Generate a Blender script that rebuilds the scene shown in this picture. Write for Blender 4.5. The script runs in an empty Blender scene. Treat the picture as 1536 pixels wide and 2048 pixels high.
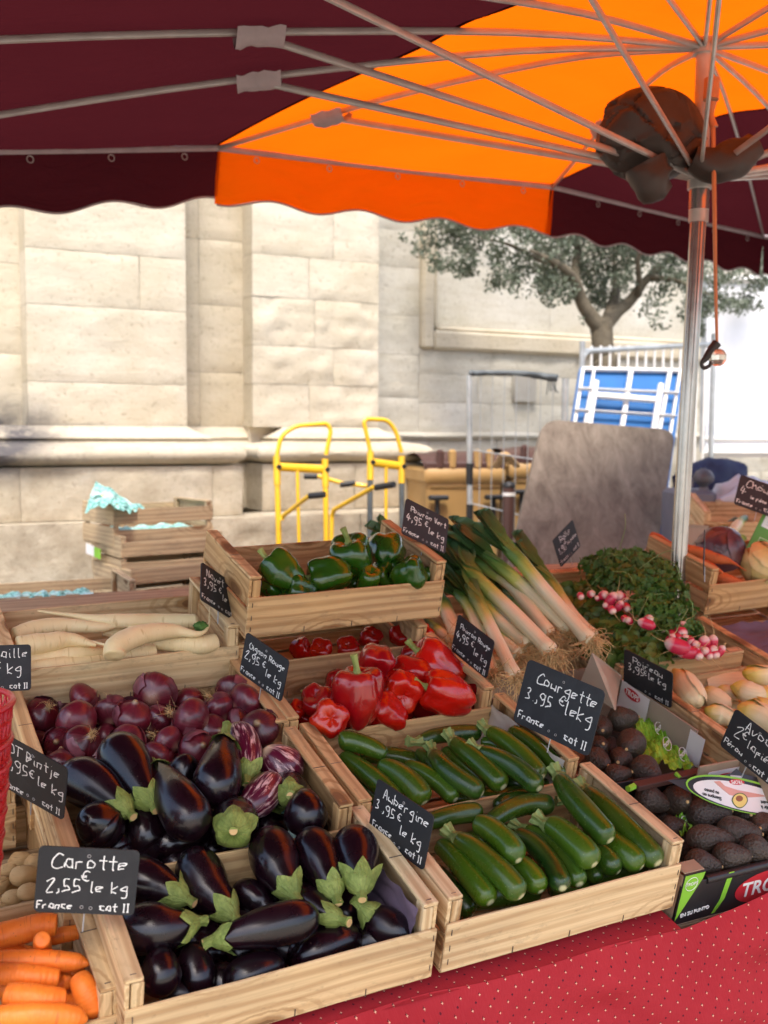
import bpy, bmesh, math, random
import numpy as np
from mathutils import Vector, Matrix, noise
R=math.radians
S=bpy.context.scene
col=S.collection
random.seed(7); rng=np.random.default_rng(7)

# ---------------------------------------------------------------- camera, world, sun, exposure
CW=np.array([[0.89117668,-0.45362636,0.00522053],[-0.03016395,-0.0707333,-0.99703908],[0.45265248,0.88838051,-0.07671903]])
CAM0=np.array([0,0,1.5]); FPX=2100.0
cd=bpy.data.cameras.new('camera'); cam=bpy.data.objects.new('camera',cd); col.objects.link(cam); S.camera=cam
cd.sensor_fit='VERTICAL'; cd.sensor_height=36; cd.lens=FPX/2048*36; cd.clip_end=400; cd.clip_start=.05
cm=np.array([CW[0],-CW[1],-CW[2]]).T
cam.matrix_world=Matrix([list(cm[0])+[0],list(cm[1])+[0],list(cm[2])+[1.5],[0,0,0,1]])
cd.dof.use_dof=True; cd.dof.focus_distance=1.95; cd.dof.aperture_fstop=4.5
S.render.resolution_x=768; S.render.resolution_y=1024
w=bpy.data.worlds.new('World'); S.world=w; w.use_nodes=True
SUN_EL,SUN_AZ=R(60),R(205)   # azimuth clockwise from +Y
nt=w.node_tree; nt.nodes.clear()
o=nt.nodes.new('ShaderNodeOutputWorld'); b=nt.nodes.new('ShaderNodeBackground'); s=nt.nodes.new('ShaderNodeTexSky')
s.sky_type='NISHITA'; s.sun_disc=False; s.sun_elevation=SUN_EL; s.sun_rotation=SUN_AZ; s.air_density=1.0; s.dust_density=3.5; s.ozone_density=1.0
b.inputs['Strength'].default_value=.15
nt.links.new(s.outputs[0],b.inputs[0]); nt.links.new(b.outputs[0],o.inputs[0])
sl=bpy.data.lights.new('sun','SUN'); sl.energy=1.2; sl.angle=R(12); sl.color=(1,.95,.87)
so=bpy.data.objects.new('sun',sl); col.objects.link(so); so.location=(0,-4,8)
sd=Vector((math.sin(SUN_AZ)*math.cos(SUN_EL),math.cos(SUN_AZ)*math.cos(SUN_EL),math.sin(SUN_EL)))
so.rotation_euler=sd.to_track_quat('Z','Y').to_euler()
S.view_settings.view_transform='Standard'; S.view_settings.look='None'; S.view_settings.exposure=1.5; S.view_settings.gamma=1
S.view_settings.use_curve_mapping=False
S.render.engine='CYCLES'

# ---------------------------------------------------------------- placement helpers
def at(u,v,z):
    c=np.array([(u-768)/FPX*z,(v-1024)/FPX*z,z]); return CW.T@c+CAM0
def ray(u,v): return CW.T@np.array([(u-768)/FPX,(v-1024)/FPX,1.0])
def rotv(ax,a):
    c,s_=math.cos(a),math.sin(a)
    return {'x':np.array([[1,0,0],[0,c,-s_],[0,s_,c]]),'y':np.array([[c,0,s_],[0,1,0],[-s_,0,c]]),'z':np.array([[c,-s_,0],[s_,c,0],[0,0,1]])}[ax]
def RM(rx,ry,rz): return rotv('z',R(rz))@rotv('y',R(ry))@rotv('x',R(rx))
TILT=RM(15,-1,.6)
def stall(s_,v,n): # point in the tilted display plane's coordinates
    return rotv('x',R(15))@np.array([s_,v,n])
def onplane(u,v,n,Rm=None,T=None):
    Rm=rotv('x',R(15)) if Rm is None else Rm; T=np.zeros(3) if T is None else np.array(T)
    nn=Rm[:,2]; d=ray(u,v); t=(n-nn@(CAM0-T))/(nn@d); return CAM0+t*d
def depth(P): return CW[2]@(np.array(P)-CAM0)

# ---------------------------------------------------------------- nodes
class NT:
    def __init__(s,name,disp=False):
        s.m=bpy.data.materials.new(name); s.m.use_nodes=True; s.t=s.m.node_tree; s.t.nodes.clear()
        s.out=s.n('ShaderNodeOutputMaterial'); s.p=s.n('ShaderNodeBsdfPrincipled'); s.l(s.p.outputs[0],s.out.inputs[0])
    def n(s,t,ins=None,**k):
        x=s.t.nodes.new(t)
        for a,b in k.items(): setattr(x,a,b)
        for a,b in (ins or {}).items(): s.set(x.inputs[a],b)
        return x
    def l(s,a,b): s.t.links.new(a,b)
    def set(s,i,v):
        if hasattr(v,'is_linked') or isinstance(v,bpy.types.NodeSocket): s.l(v,i)
        else:
            if isinstance(v,tuple) and len(v)==3 and i.type=='RGBA': v=v+(1,)
            i.default_value=v
    def P(s,**k):
        for a,b in k.items(): s.set(s.p.inputs[a.replace('_',' ')],b)
    def co(s,kind='Object'): return s.n('ShaderNodeTexCoord').outputs[kind]
    def map(s,v,scale=(1,1,1),loc=(0,0,0)): return s.n('ShaderNodeMapping',{'Vector':v,'Scale':scale,'Location':loc}).outputs[0]
    def noise(s,v,scale=5,detail=4,rough=.55,dist=0): return s.n('ShaderNodeTexNoise',{'Vector':v,'Scale':scale,'Detail':detail,'Roughness':rough,'Distortion':dist}).outputs[0]
    def vor(s,v,scale=5,feature='F1'): return s.n('ShaderNodeTexVoronoi',{'Vector':v,'Scale':scale},feature=feature).outputs[0]
    def ramp(s,f,*st):
        r=s.n('ShaderNodeValToRGB',{'Fac':f}); e=r.color_ramp.elements
        for i,(p,c) in enumerate(st):
            if i>=2: e.new(p)
        for i,(p,c) in enumerate(st): 
            e[i].position=p; e[i].color=(c,c,c,1) if not isinstance(c,tuple) else c+(1,)
        return r.outputs[0]
    def mix(s,f,a,b,mode='MIX'):
        x=s.n('ShaderNodeMix',data_type='RGBA',blend_type=mode); s.set(x.inputs[0],f); s.set(x.inputs[6],a); s.set(x.inputs[7],b); return x.outputs[2]
    def math(s,op,a,b=0.0,c=0.0):
        x=s.n('ShaderNodeMath',operation=op); s.set(x.inputs[0],a); s.set(x.inputs[1],b); s.set(x.inputs[2],c); return x.outputs[0]
    def sep(s,v): return s.n('ShaderNodeSeparateXYZ',{'Vector':v}).outputs
    def bump(s,h,st=.3,dist=.01): s.l(s.n('ShaderNodeBump',{'Height':h,'Strength':st,'Distance':dist}).outputs[0],s.p.inputs['Normal'])
    def rnd(s): return s.n('ShaderNodeObjectInfo').outputs['Random']
    def shift(s,v,k=37.): # offset coordinates per object
        c=s.n('ShaderNodeCombineXYZ'); r=s.math('MULTIPLY',s.rnd(),k); s.l(r,c.inputs[0]); s.l(s.math('MULTIPLY',r,1.7),c.inputs[1]); s.l(s.math('MULTIPLY',r,.6),c.inputs[2])
        x=s.n('ShaderNodeVectorMath',operation='ADD'); s.l(v,x.inputs[0]); s.l(c.outputs[0],x.inputs[1]); return x.outputs[0]
def mul(c,k): return tuple(min(1,x*k) for x in c)
def simple(name,c,rough=.6,var=.18,scale=9,bump=0,bs=60,metal=0,coat=0,trans=0,spec=.5,c2=None):
    m=NT(name); v=m.shift(m.co()); f=m.noise(v,scale,5)
    m.P(Base_Color=m.ramp(f,(.3,mul(c,1-var)),(.7,c2 or mul(c,1+var))),Roughness=m.ramp(m.noise(v,scale*2.3),(.3,rough*.85),(.7,min(1,rough*1.15))),Metallic=metal,Coat_Weight=coat)
    m.p.inputs['Specular IOR Level'].default_value=spec
    if trans: m.P(Transmission_Weight=trans)
    if bump: m.bump(m.noise(v,bs,5),bump,.004)
    return m.m
def woodmat(name,c1,c2,dark,grey=0.):
    m=NT(name); uv=m.shift(m.co('UV')); big=m.noise(m.map(uv,(2.2,9,1)),1,3,.5,.6)
    g=m.map(uv,(3.,150,1)); 
    wv=m.n('ShaderNodeTexWave',{'Vector':m.map(uv,(.8,9,1)),'Scale':1.5,'Distortion':7.5,'Detail':3.,'Detail Scale':.8,'Detail Roughness':.6},wave_type='BANDS',bands_direction='Y').outputs[1]
    fine=m.noise(g,1,4,.65)
    base=m.mix(m.rnd(),c1,c2)
    k=m.mix(m.math('MULTIPLY',m.ramp(wv,(.35,0.),(.95,.75)),m.ramp(big,(.3,.3),(.6,1.))),base,dark)
    k=m.mix(m.ramp(fine,(.42,0.),(.75,.5)),k,mul(dark,.7))
    k=m.mix(m.ramp(big,(.45,0.),(.8,.4+grey)),k,mul((.30,.235,.16),1))
    # knots
    kvn=m.n('ShaderNodeTexVoronoi',{'Vector':m.map(uv,(2.6,6.5,1)),'Scale':1.},voronoi_dimensions='2D'); kv=kvn.outputs[0]; kv=m.math('ADD',kv,m.math('MULTIPLY',m.noise(uv,60,3),.05)); k=m.mix(m.ramp(kv,(.105,.92),(.155,0.)),k,(.17,.075,.03))
    kr=m.math('SINE',m.math('MULTIPLY',kv,70.)); k=m.mix(m.math('MULTIPLY',m.ramp(kv,(.12,.9),(.42,0.)),m.ramp(kr,(.3,0.),(.8,1.))),k,mul(dark,.8))
    # stains on the faces
    k=m.mix(m.ramp(m.noise(m.map(uv,(7,14,1),(3,9,0)),1,6,.75),(.55,0.),(.75,.6)),k,(.15,.11,.075))
    k=m.mix(m.ramp(m.noise(m.map(uv,(30,60,1)),1,5,.7),(.6,0.),(.7,.35)),k,(.20,.13,.07))
    m.P(Base_Color=k,Roughness=.72); m.p.inputs['Specular IOR Level'].default_value=.25
    m.bump(m.math('ADD',m.math('MULTIPLY',fine,.7),m.math('MULTIPLY',wv,.3)),.5,.002)
    return m.m

# ---------------------------------------------------------------- meshes
class G:
    """collects geometry with per-face uvs"""
    def __init__(s): s.v=[]; s.f=[]; s.uv=[]
    def add(s,v,f,uv=None):
        k=len(s.v); s.v+= [tuple(x) for x in v]; s.f+=[tuple(i+k for i in q) for q in f]
        s.uv+= uv if uv is not None else [[(0,0)]*len(q) for q in f]
        return s
    def box(s,c,d,Rm=None,bev=.0,warp=0,seg=1):
        """bevelled board centred at c with full size d, uv running along its longest side"""
        d=np.array(d,float); c=np.array(c,float); L=int(np.argmax(d)); a,b_=[i for i in range(3) if i!=L]
        bv=bev if bev else min(d)*.1
        n=seg; prof=[]
        ha,hb=d[a]/2,d[b_]/2
        for x,y in ((-1,-1),(1,-1),(1,1),(-1,1)):
            if x*y>0: prof+=[(x*ha,y*(hb-bv)),(x*(ha-bv),y*hb)] if False else ([(x*(ha-bv),y*hb),(x*ha,y*(hb-bv))] if y<0 and x<0 else [(x*ha,y*(hb-bv)),(x*(ha-bv),y*hb)])
            else: prof+=[(x*(ha-bv),y*hb),(x*ha,y*(hb-bv))] if y<0 else [(x*(ha-bv),y*hb),(x*ha,y*(hb-bv))]
        # order by angle to be safe
        prof=sorted(prof,key=lambda q:math.atan2(q[1],q[0]))
        ts=[-.5,-.5+bv/d[L]]+[-.5+(i/n) for i in range(1,n)]+[.5-bv/d[L],.5]
        V=[]; ph=random.random()*50
        for i,t in enumerate(ts):
            sh=1 if 0<i<len(ts)-1 else None
            for (x,y) in prof:
                if sh is None: x=math.copysign(max(abs(x)-bv,0),x); y=math.copysign(max(abs(y)-bv,0),y)
                p=np.zeros(3); p[L]=t*d[L]; p[a]=x; p[b_]=y
                if warp: p[a]+=warp*noise.noise((t*d[L]*6+ph,y*8,ph)); p[b_]+=warp*noise.noise((t*d[L]*6-ph,x*8,ph+9))
                V.append(p)
        F=[];U=[]; per=[0]
        for j in range(8): q=prof[j]; r=prof[(j+1)%8]; per.append(per[-1]+math.hypot(q[0]-r[0],q[1]-r[1]))
        for i in range(len(ts)-1):
            for j in range(8):
                j2=(j+1)%8; F.append((i*8+j,i*8+j2,(i+1)*8+j2,(i+1)*8+j)); u0,u1=ts[i]*d[L],ts[i+1]*d[L]
                U.append([(u0,per[j]),(u0,per[j+1]),(u1,per[j+1]),(u1,per[j])])
        e=len(ts)-1
        F.append(tuple(range(7,-1,-1))); U.append([(q[0]*.15,q[1]) for q in prof[::-1]])
        F.append(tuple(e*8+j for j in range(8))); U.append([(q[0]*.15,q[1]) for q in prof])
        if L==1: F=[tuple(reversed(q)) for q in F]; U=[list(reversed(q)) for q in U]
        V=np.array(V)
        if Rm is not None: V=V@np.array(Rm).T
        return s.add(V+c,F,U)
    def sweep(s,P,rad,seg=12,cross=None,n=None,flat=None,cap=True,ends='cos'):
        """tube along smooth path P; rad: number, list or function of t"""
        P=np.array(P,float); m=len(P)
        n=n or (m-1)*5
        if ends=='cos': T=[.5-.5*math.cos(math.pi*i/n) for i in range(n+1)]
        else: T=[i/n for i in range(n+1)]
        C=np.array([cr(P,t) for t in T])
        fr=frames(C)
        V=[];F=[];U=[]
        for i,t in enumerate(T):
            r=rad(t) if callable(rad) else (float(np.interp(t,np.linspace(0,1,len(rad)),rad)) if hasattr(rad,'__len__') else rad)
            for j in range(seg):
                a=2*math.pi*j/seg; k=r*(cross(a,t) if cross else 1)
                fx,fy=(flat(t) if flat else (1,1))
                V.append(C[i]+k*(math.cos(a)*fx*fr[i][0]+math.sin(a)*fy*fr[i][1]))
        for i in range(n):
            for j in range(seg):
                j2=(j+1)%seg; F.append((i*seg+j,i*seg+j2,(i+1)*seg+j2,(i+1)*seg+j))
                U.append([(j/seg,T[i]),((j+1)/seg,T[i]),((j+1)/seg,T[i+1]),(j/seg,T[i+1])])
        if cap:
            F.append(tuple(range(seg-1,-1,-1))); U.append([(.5,0)]*seg); F.append(tuple(n*seg+j for j in range(seg))); U.append([(.5,1)]*seg)
        s.add(V,F,U); s.C=C; s.fr=fr; s.T=T
        return s
    def grid(s,fn,nu,nv,uvs=(1,1),flip=False):
        V=[fn(i/nu,j/nv) for j in range(nv+1) for i in range(nu+1)]; F=[];U=[]
        for j in range(nv):
            for i in range(nu):
                a=j*(nu+1)+i; q=(a,a+1,a+nu+2,a+nu+1); u=[(i/nu,j/nv),((i+1)/nu,j/nv),((i+1)/nu,(j+1)/nv),(i/nu,(j+1)/nv)]
                u=[(x*uvs[0],y*uvs[1]) for x,y in u]
                if flip: q=q[::-1];u=u[::-1]
                F.append(q);U.append(u)
        return s.add(V,F,U)
    def mesh(s,name,mat,smooth=True,org=(0,0,0),mats=None,fm=None):
        me=bpy.data.meshes.new(name); V=np.array(s.v,float)-np.array(org,float)
        me.from_pydata(V.tolist(),[],s.f)
        uvl=me.uv_layers.new(name='UVMap'); flat=[c for q in s.uv for p in q for c in p]; uvl.data.foreach_set('uv',flat)
        for m_ in (mats or [mat]): me.materials.append(m_)
        if fm: me.polygons.foreach_set('material_index',fm)
        me.polygons.foreach_set('use_smooth',[smooth]*len(me.polygons)); me.update(); return me
def cr(P,t):
    m=len(P)-1; x=min(max(t,0),1)*m; i=min(int(x),m-1); f=x-i
    if m==1: return P[0]*(1-f)+P[1]*f
    p1,p2=P[i],P[i+1]; p0=P[i-1] if i>0 else 2*p1-p2; p3=P[i+2] if i+2<=m else 2*p2-p1
    return .5*((2*p1)+(-p0+p2)*f+(2*p0-5*p1+4*p2-p3)*f*f+(-p0+3*p1-3*p2+p3)*f**3)
def frames(C):
    out=[]; n=len(C); up=None
    for i in range(n):
        t=C[min(i+1,n-1)]-C[max(i-1,0)]; L=np.linalg.norm(t); t=t/L if L>1e-9 else np.array([0,0,1.])
        if up is None:
            up=np.array([0,0,1.]) if abs(t[2])<.9 else np.array([0,1.,0])
        a=up-t*(up@t); a/=np.linalg.norm(a); b_=np.cross(t,a); up=a; out.append((a,b_,t))
    return out
def shade(me,ang=40):
    try: me.set_sharp_from_angle(angle=R(ang))
    except Exception: pass
def link(name,me,parent=None,loc=(0,0,0),kind=None,label=None,cat=None,group=None,flat=False):
    o=bpy.data.objects.new(name,me); col.objects.link(o); o.location=loc
    if parent is not None: o.parent=parent
    if kind: o['kind']=kind
    if label: o['label']=label
    if cat: o['category']=cat
    if group: o['group']=group
    return o
def thing(name,label,cat,loc=(0,0,0),group=None,Rm=None):
    o=bpy.data.objects.new(name,None); col.objects.link(o); o.empty_display_size=.05
    o.location=tuple(loc); o['label']=label; o['category']=cat
    if group: o['group']=group
    if Rm is not None: o.rotation_euler=Matrix([list(map(float,r)) for r in Rm]).to_euler()
    return o
def part(name,g,mat,par,smooth=True,org=(0,0,0),ang=40,kind=None,label=None):
    me=g.mesh(name,mat,smooth,org)
    if smooth and ang<180: shade(me,ang)
    return link(name,me,par,kind=kind,label=label)
def copytree(o,parent=None):
    c=o.copy(); col.objects.link(c); c.parent=parent
    for ch in list(o.children): copytree(ch,c)
    return c
NUM=['leftmost','second from the left','third from the left','fourth from the left','fifth from the left','sixth from the left','seventh from the left','eighth from the left','ninth from the left','tenth from the left','eleventh from the left']
def rows(items,base,where,nrow=3,rn=('back','middle','front')):
    """items: [(obj,u,v,desc)] ; give each its own label from its row and order"""
    it=sorted(items,key=lambda q:q[2]); k=math.ceil(len(it)/nrow)
    for r in range(nrow):
        row=sorted(it[r*k:(r+1)*k],key=lambda q:q[1])
        for i,(o,u,v,d) in enumerate(row):
            pos=NUM[min(i,10)] if i<len(row)-1 or i==0 else 'rightmost'
            rr=f' of the {rn[r]} row' if nrow>1 else ''
            o['label']=d if d else base+f', {pos}{rr} {where}'
# ---------------------------------------------------------------- materials
WOOD=woodmat('crate_wood',(.72,.475,.225),(.60,.37,.16),(.38,.19,.07))
WOODP=woodmat('pale_crate_wood',(.80,.61,.35),(.72,.51,.26),(.48,.28,.12))
WOODG=woodmat('weathered_crate_wood',(.56,.42,.25),(.47,.34,.20),(.25,.16,.09),.2)
STEEL=simple('staple_steel',(.16,.14,.12),.45,metal=.8)
def stone_mat(name,c1,c2,wh=.0,dark=True):
    m=NT(name); v=m.shift(m.co('Object'),11.); P=m.n('ShaderNodeNewGeometry').outputs['Position']
    a=m.noise(v,2.2,6,.6); b=m.noise(m.map(v,(3,3,26)),1,5,.6,.4); pit=m.noise(v,34,4,.7)
    k=m.mix(m.ramp(a,(.35,0.),(.68,1.)),c1,c2)
    k=m.mix(m.ramp(b,(.5,0.),(.8,.35)),k,(.36,.29,.19))
    k=m.mix(m.ramp(m.noise(P,.9,5,.6),(.5,0.),(.72,.4)),k,(.42,.36,.26))
    k=m.mix(m.ramp(m.noise(P,3.1,6,.7),(.62,0.),(.8,.3)),k,(.70,.66,.58))
    k=m.mix(m.ramp(pit,(.30,.5),(.42,0.)),k,(.19,.15,.10))
    z=m.sep(P)[2]; xx=m.sep(P)[0]
    k=m.mix(m.math('MULTIPLY',m.ramp(m.math('MULTIPLY',z,.4),(.40,1.),(.62,0.)),m.ramp(m.noise(P,5,6,.7),(.35,.1),(.65,.75))),k,(.27,.215,.145))
    # black crust: stains on the ledge at the left end of the wall
    st=m.math('MULTIPLY',m.ramp(m.math('MULTIPLY',z,.5),(.58,0.),(.66,1.),(.78,1.),(.86,0.)),m.ramp(m.math('ADD',m.math('MULTIPLY',xx,.4),m.math('MULTIPLY',m.noise(P,4,5),.3)),(.44,1.),(.62,0.)))
    k=m.mix(m.math('MULTIPLY',st,m.ramp(m.noise(P,6,6,.7),(.22,0.),(.5,.95))),k,(.085,.08,.085))
    m.P(Base_Color=k,Roughness=.9); m.p.inputs['Specular IOR Level'].default_value=.15
    h=m.math('ADD',m.math('MULTIPLY',pit,.6),m.math('MULTIPLY',m.noise(v,12,9,.8),1.0)); m.bump(h,.5,.018)
    return m.m
STONE=stone_mat('limestone',(.50,.435,.32),(.59,.53,.42))
STONET=stone_mat('tan_limestone',(.44,.375,.265),(.52,.455,.345))
STONEG=stone_mat('grey_limestone',(.47,.44,.36),(.57,.545,.48))
MORTAR=simple('mortar',(.50,.44,.34),.95,.2,6,bump=.4)
# umbrella cloth: lets light through
def canopy_mat(name,c,tr,tf):
    m=NT(name); uv=m.co('UV'); d=m.n('ShaderNodeBsdfDiffuse'); t=m.n('ShaderNodeBsdfTranslucent'); x=m.n('ShaderNodeMixShader')
    wv=m.noise(m.map(uv,(3,40,1)),1,4); wr=m.noise(m.map(uv,(2,5,1)),1.5,4,.6,1.)
    m.set(d.inputs['Color'],m.mix(m.ramp(wv,(.3,0.),(.7,.25)),c,mul(c,.75))); m.set(t.inputs['Color'],m.mix(m.ramp(wr,(.3,0.),(.75,.45)),tr,mul(tr,.72))); x.inputs[0].default_value=tf
    bp=m.n('ShaderNodeBump',{'Height':m.noise(m.map(uv,(3,9,1)),1.3,5,.6,1.2),'Strength':.9,'Distance':.03}); m.l(bp.outputs[0],d.inputs['Normal'])
    m.l(d.outputs[0],x.inputs[1]); m.l(t.outputs[0],x.inputs[2]); m.l(x.outputs[0],m.out.inputs[0]); return m.m
ORANGE=canopy_mat('orange_canvas',(.95,.12,.002),(1.,.135,.002),.60)
MAROON=canopy_mat('maroon_canvas',(.058,.010,.014),(.06,.008,.011),.35)
ALU=simple('aluminium_tube',(.44,.42,.40),.22,.12,14,metal=.85)
ALUD=simple('dull_aluminium',(.42,.40,.38),.45,.12,14,metal=.6)
GREYFAB=simple('grey_sleeve_fabric',(.30,.25,.26),.8,.12,20,bump=.5,bs=30)
BAGM=simple('brown_nylon',(.028,.019,.015),.62,.2,7,bump=.15,bs=18)
ORANGELIT=simple('pull_rod_orange_lit',(.42,.17,.07),.45,.1)  # orange light under the canopy is put into this rod colour
BLACK=simple('black_plastic',(.015,.015,.016),.5,.1)
# vegetables
def aub_mat(name,c,c2,rg=.12):
    m=NT(name); uv=m.co('UV'); v=m.shift(m.co()); v2=m.shift(uv,9.)
    k=m.mix(m.ramp(m.noise(m.map(v2,(5,1.2,1)),1,4),(.35,0.),(.75,1.)),c,c2)
    t=m.sep(uv)[1]
    k=m.mix(m.ramp(m.vor(v,55),(.03,.5),(.07,0.)),k,(.10,.07,.05))
    m.P(Base_Color=k,Roughness=m.ramp(m.noise(v,14,5),(.3,rg),(.75,rg+.22)),Coat_Weight=.12,Coat_Roughness=.12)
    m.p.inputs['Specular IOR Level'].default_value=.5
    m.bump(m.noise(m.map(v2,(9,2,1)),1,3),.12,.004); return m.m
AUB=aub_mat('aubergine_skin',(.004,.0015,.003),(.014,.003,.007),.17)
def calyx_mat():
    m=NT('aubergine_calyx'); uv=m.co('UV'); v=m.shift(m.co()); t=m.sep(uv)[1]; u2=m.map(uv,(40,2.5,1)); f=m.noise(v,45,5,.7)
    k=m.mix(m.ramp(f,(.3,0.),(.7,1.)),(.125,.185,.028),(.30,.36,.085)); k=m.mix(m.ramp(m.noise(u2,1,3),(.45,0.),(.7,.6)),k,(.10,.14,.03))
    k=m.mix(m.ramp(m.math('ADD',t,m.math('MULTIPLY',f,.4)),(1.05,0.),(1.25,.8)),k,(.16,.09,.04)); k=m.mix(m.ramp(m.vor(v,120),(.08,.6),(.16,0.)),k,(.14,.09,.03))
    m.P(Base_Color=k,Roughness=.62); m.bump(m.math('ADD',f,m.noise(u2,1,3)),.8,.004); return m.m
CALX=calyx_mat()
def striped_mat():
    m=NT('striped_aubergine_skin'); uv=m.co('UV'); v=m.shift(uv,9.)
    n_=m.noise(m.map(v,(26,3.2,1)),1,5,.7,.5); t=m.sep(uv)[1]
    k=m.mix(m.ramp(n_,(.51,0.),(.62,1.)),(.085,.005,.022),(.62,.40,.38))
    k=m.mix(m.ramp(t,(.90,0.),(.985,1.)),k,(.72,.55,.35))
    m.P(Base_Color=k,Roughness=.28,Coat_Weight=.3); return m.m
STRIPED=striped_mat()
CALYX=simple('calyx_green',(.20,.27,.05),.6,.3,28,bump=.7,bs=60,c2=(.38,.43,.12))
def courg_mat():
    m=NT('courgette_skin'); uv=m.co('UV'); v=m.shift(m.co()); u2=m.shift(uv,9.)
    base=m.mix(m.rnd(),(.007,.032,.004),(.045,.105,.005))
    k=m.mix(m.ramp(m.noise(m.map(u2,(3,1.1,1)),1,4,.6),(.45,0.),(.8,.55)),base,(.12,.15,.008))
    k=m.mix(m.ramp(m.noise(m.map(u2,(10,.6,1)),1,2),(.5,0.),(.7,.35)),k,(.07,.14,.02))
    k=m.mix(m.ramp(m.noise(v,260,2,.5),(.66,0.),(.74,.6)),k,(.22,.30,.09))
    t=m.sep(uv)[1]; k=m.mix(m.ramp(t,(.990,0.),(.997,1.)),k,(.50,.48,.26))
    m.P(Base_Color=k,Roughness=m.ramp(m.noise(v,22,4),(.3,.22),(.75,.42)),Coat_Weight=.15); m.p.inputs['Specular IOR Level'].default_value=.45
    m.bump(m.noise(v,30,4),.12,.003); return m.m
COURG=courg_mat()
CSTEM=simple('courgette_stem',(.16,.24,.05),.6,.35,40,bump=.4,bs=90,c2=(.30,.36,.11))
def onion_mat():
    m=NT('red_onion_skin'); uv=m.co('UV'); u2=m.shift(uv,9.); v=m.shift(m.co())
    base=m.mix(m.rnd(),(.060,.003,.008),(.13,.008,.018))
    ln=m.noise(m.map(u2,(60,1.1,1)),1,3,.6,.3)
    k=m.mix(m.ramp(ln,(.45,0.),(.72,.4)),base,(.22,.035,.05))
    k=m.mix(m.ramp(m.noise(v,16,5,.7,.8),(.52,0.),(.66,.8)),k,(.045,.006,.012))
    t=m.sep(uv)[1]; k=m.mix(m.ramp(t,(.03,.9),(.10,0.)),k,(.36,.24,.12)); k=m.mix(m.ramp(t,(.9,0.),(.985,.9)),k,(.30,.15,.10))
    m.P(Base_Color=k,Roughness=m.ramp(m.noise(v,22,4),(.3,.25),(.7,.5)),Coat_Weight=.35,Coat_Roughness=.15); m.bump(ln,.25,.002); return m.m
ONION=onion_mat()
OFLAKE=simple('onion_flake',(.075,.008,.018),.4,.4,25,c2=(.26,.075,.09))
ROOTM=simple('root_fibre',(.60,.40,.17),.8,.25,30)
def pepper_mat(name,c1,c2,c3):
    m=NT(name); v=m.shift(m.co()); uv=m.shift(m.co('UV'),9.)
    k=m.mix(m.rnd(),c1,c2); k=m.mix(m.ramp(m.noise(v,11,3),(.5,0.),(.75,.7)),k,c3)
    m.P(Base_Color=k,Roughness=m.ramp(m.noise(v,16,3),(.3,.17),(.8,.34)),Coat_Weight=.35,Coat_Roughness=.1); m.p.inputs['Specular IOR Level'].default_value=.5
    m.bump(m.noise(v,13,3,.5),.25,.012); return m.m
REDP=pepper_mat('red_pepper_skin',(.36,.003,.003),(.52,.009,.003),(.60,.04,.003))
CRIMP=pepper_mat('crimson_pepper_skin',(.24,.002,.006),(.34,.004,.006),(.44,.02,.01))
GREENP=pepper_mat('green_pepper_skin',(.012,.058,.004),(.026,.088,.005),(.075,.105,.006))
def avo_mat():
    m=NT('avocado_skin'); v=m.shift(m.co()); k=m.mix(m.rnd(),(.026,.015,.012),(.040,.024,.016))
    k=m.mix(m.ramp(m.noise(v,9,4),(.5,0.),(.8,.5)),k,(.045,.042,.012)); vv=m.vor(v,190)
    k=m.mix(m.ramp(vv,(.2,0.),(.6,.3)),k,(.10,.075,.05))
    m.P(Base_Color=k,Roughness=.46); m.bump(m.math('ADD',m.noise(v,120,5,.7),m.math('MULTIPLY',vv,.6)),.9,.0035); return m.m
AVO=avo_mat()
def root_mat(name,c1,c2,sp,rg=.5):
    m=NT(name); uv=m.shift(m.co('UV'),9.); v=m.shift(m.co())
    k=m.mix(m.ramp(m.noise(v,14,4),(.3,0.),(.7,1.)),c1,c2)
    k=m.mix(m.ramp(m.noise(m.map(uv,(2.5,34,1)),1,3,.5),(.62,0.),(.70,.55)),k,sp)
    k=m.mix(m.ramp(m.vor(m.map(v,(1,1,1)),70),(.04,.6),(.09,0.)),k,mul(sp,.6))
    m.P(Base_Color=k,Roughness=rg); m.p.inputs['Specular IOR Level'].default_value=.35; m.p.inputs['Subsurface Weight'].default_value=.08; m.p.inputs['Subsurface Radius'].default_value=(.01,.005,.003)
    m.bump(m.noise(m.map(uv,(2,30,1)),1,4),.6,.003); return m.m
CARROT=root_mat('carrot_skin',(.78,.16,.016),(.88,.24,.03),(.48,.10,.02),.42)
CARROTD=root_mat('dusty_carrot_skin',(.42,.105,.03),(.50,.13,.035),(.22,.07,.04),.75)
DAIKON=root_mat('white_turnip_skin',(.72,.54,.27),(.80,.64,.36),(.50,.32,.13),.45)
POTATO=root_mat('potato_skin',(.42,.26,.11),(.50,.33,.15),(.16,.09,.04),.7)
def grad_mat(name,stops,rg=.45,streak=(26,1.6,1),amt=.35,rndc=None):
    m=NT(name); uv=m.co('UV'); u2=m.shift(uv,9.); t=m.sep(uv)[1]
    t=m.math('ADD',t,m.math('MULTIPLY',m.math('SUBTRACT',m.noise(m.map(u2,(5,2,1)),1,3),.5),.14))
    k=m.ramp(t,*stops); s_=m.noise(m.map(u2,streak),1,3)
    k=m.mix(m.ramp(s_,(.35,0.),(.75,amt)),k,m.mix(.55,k,(.10,.09,.04)))
    m.P(Base_Color=k,Roughness=rg); m.bump(s_,.3,.002); return m.m
LEEK=grad_mat('leek_skin',((0.,(.78,.68,.42)),(.38,(.84,.76,.50)),(.50,(.50,.56,.12)),(.62,(.11,.22,.035)),(1.,(.045,.12,.045))))
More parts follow.
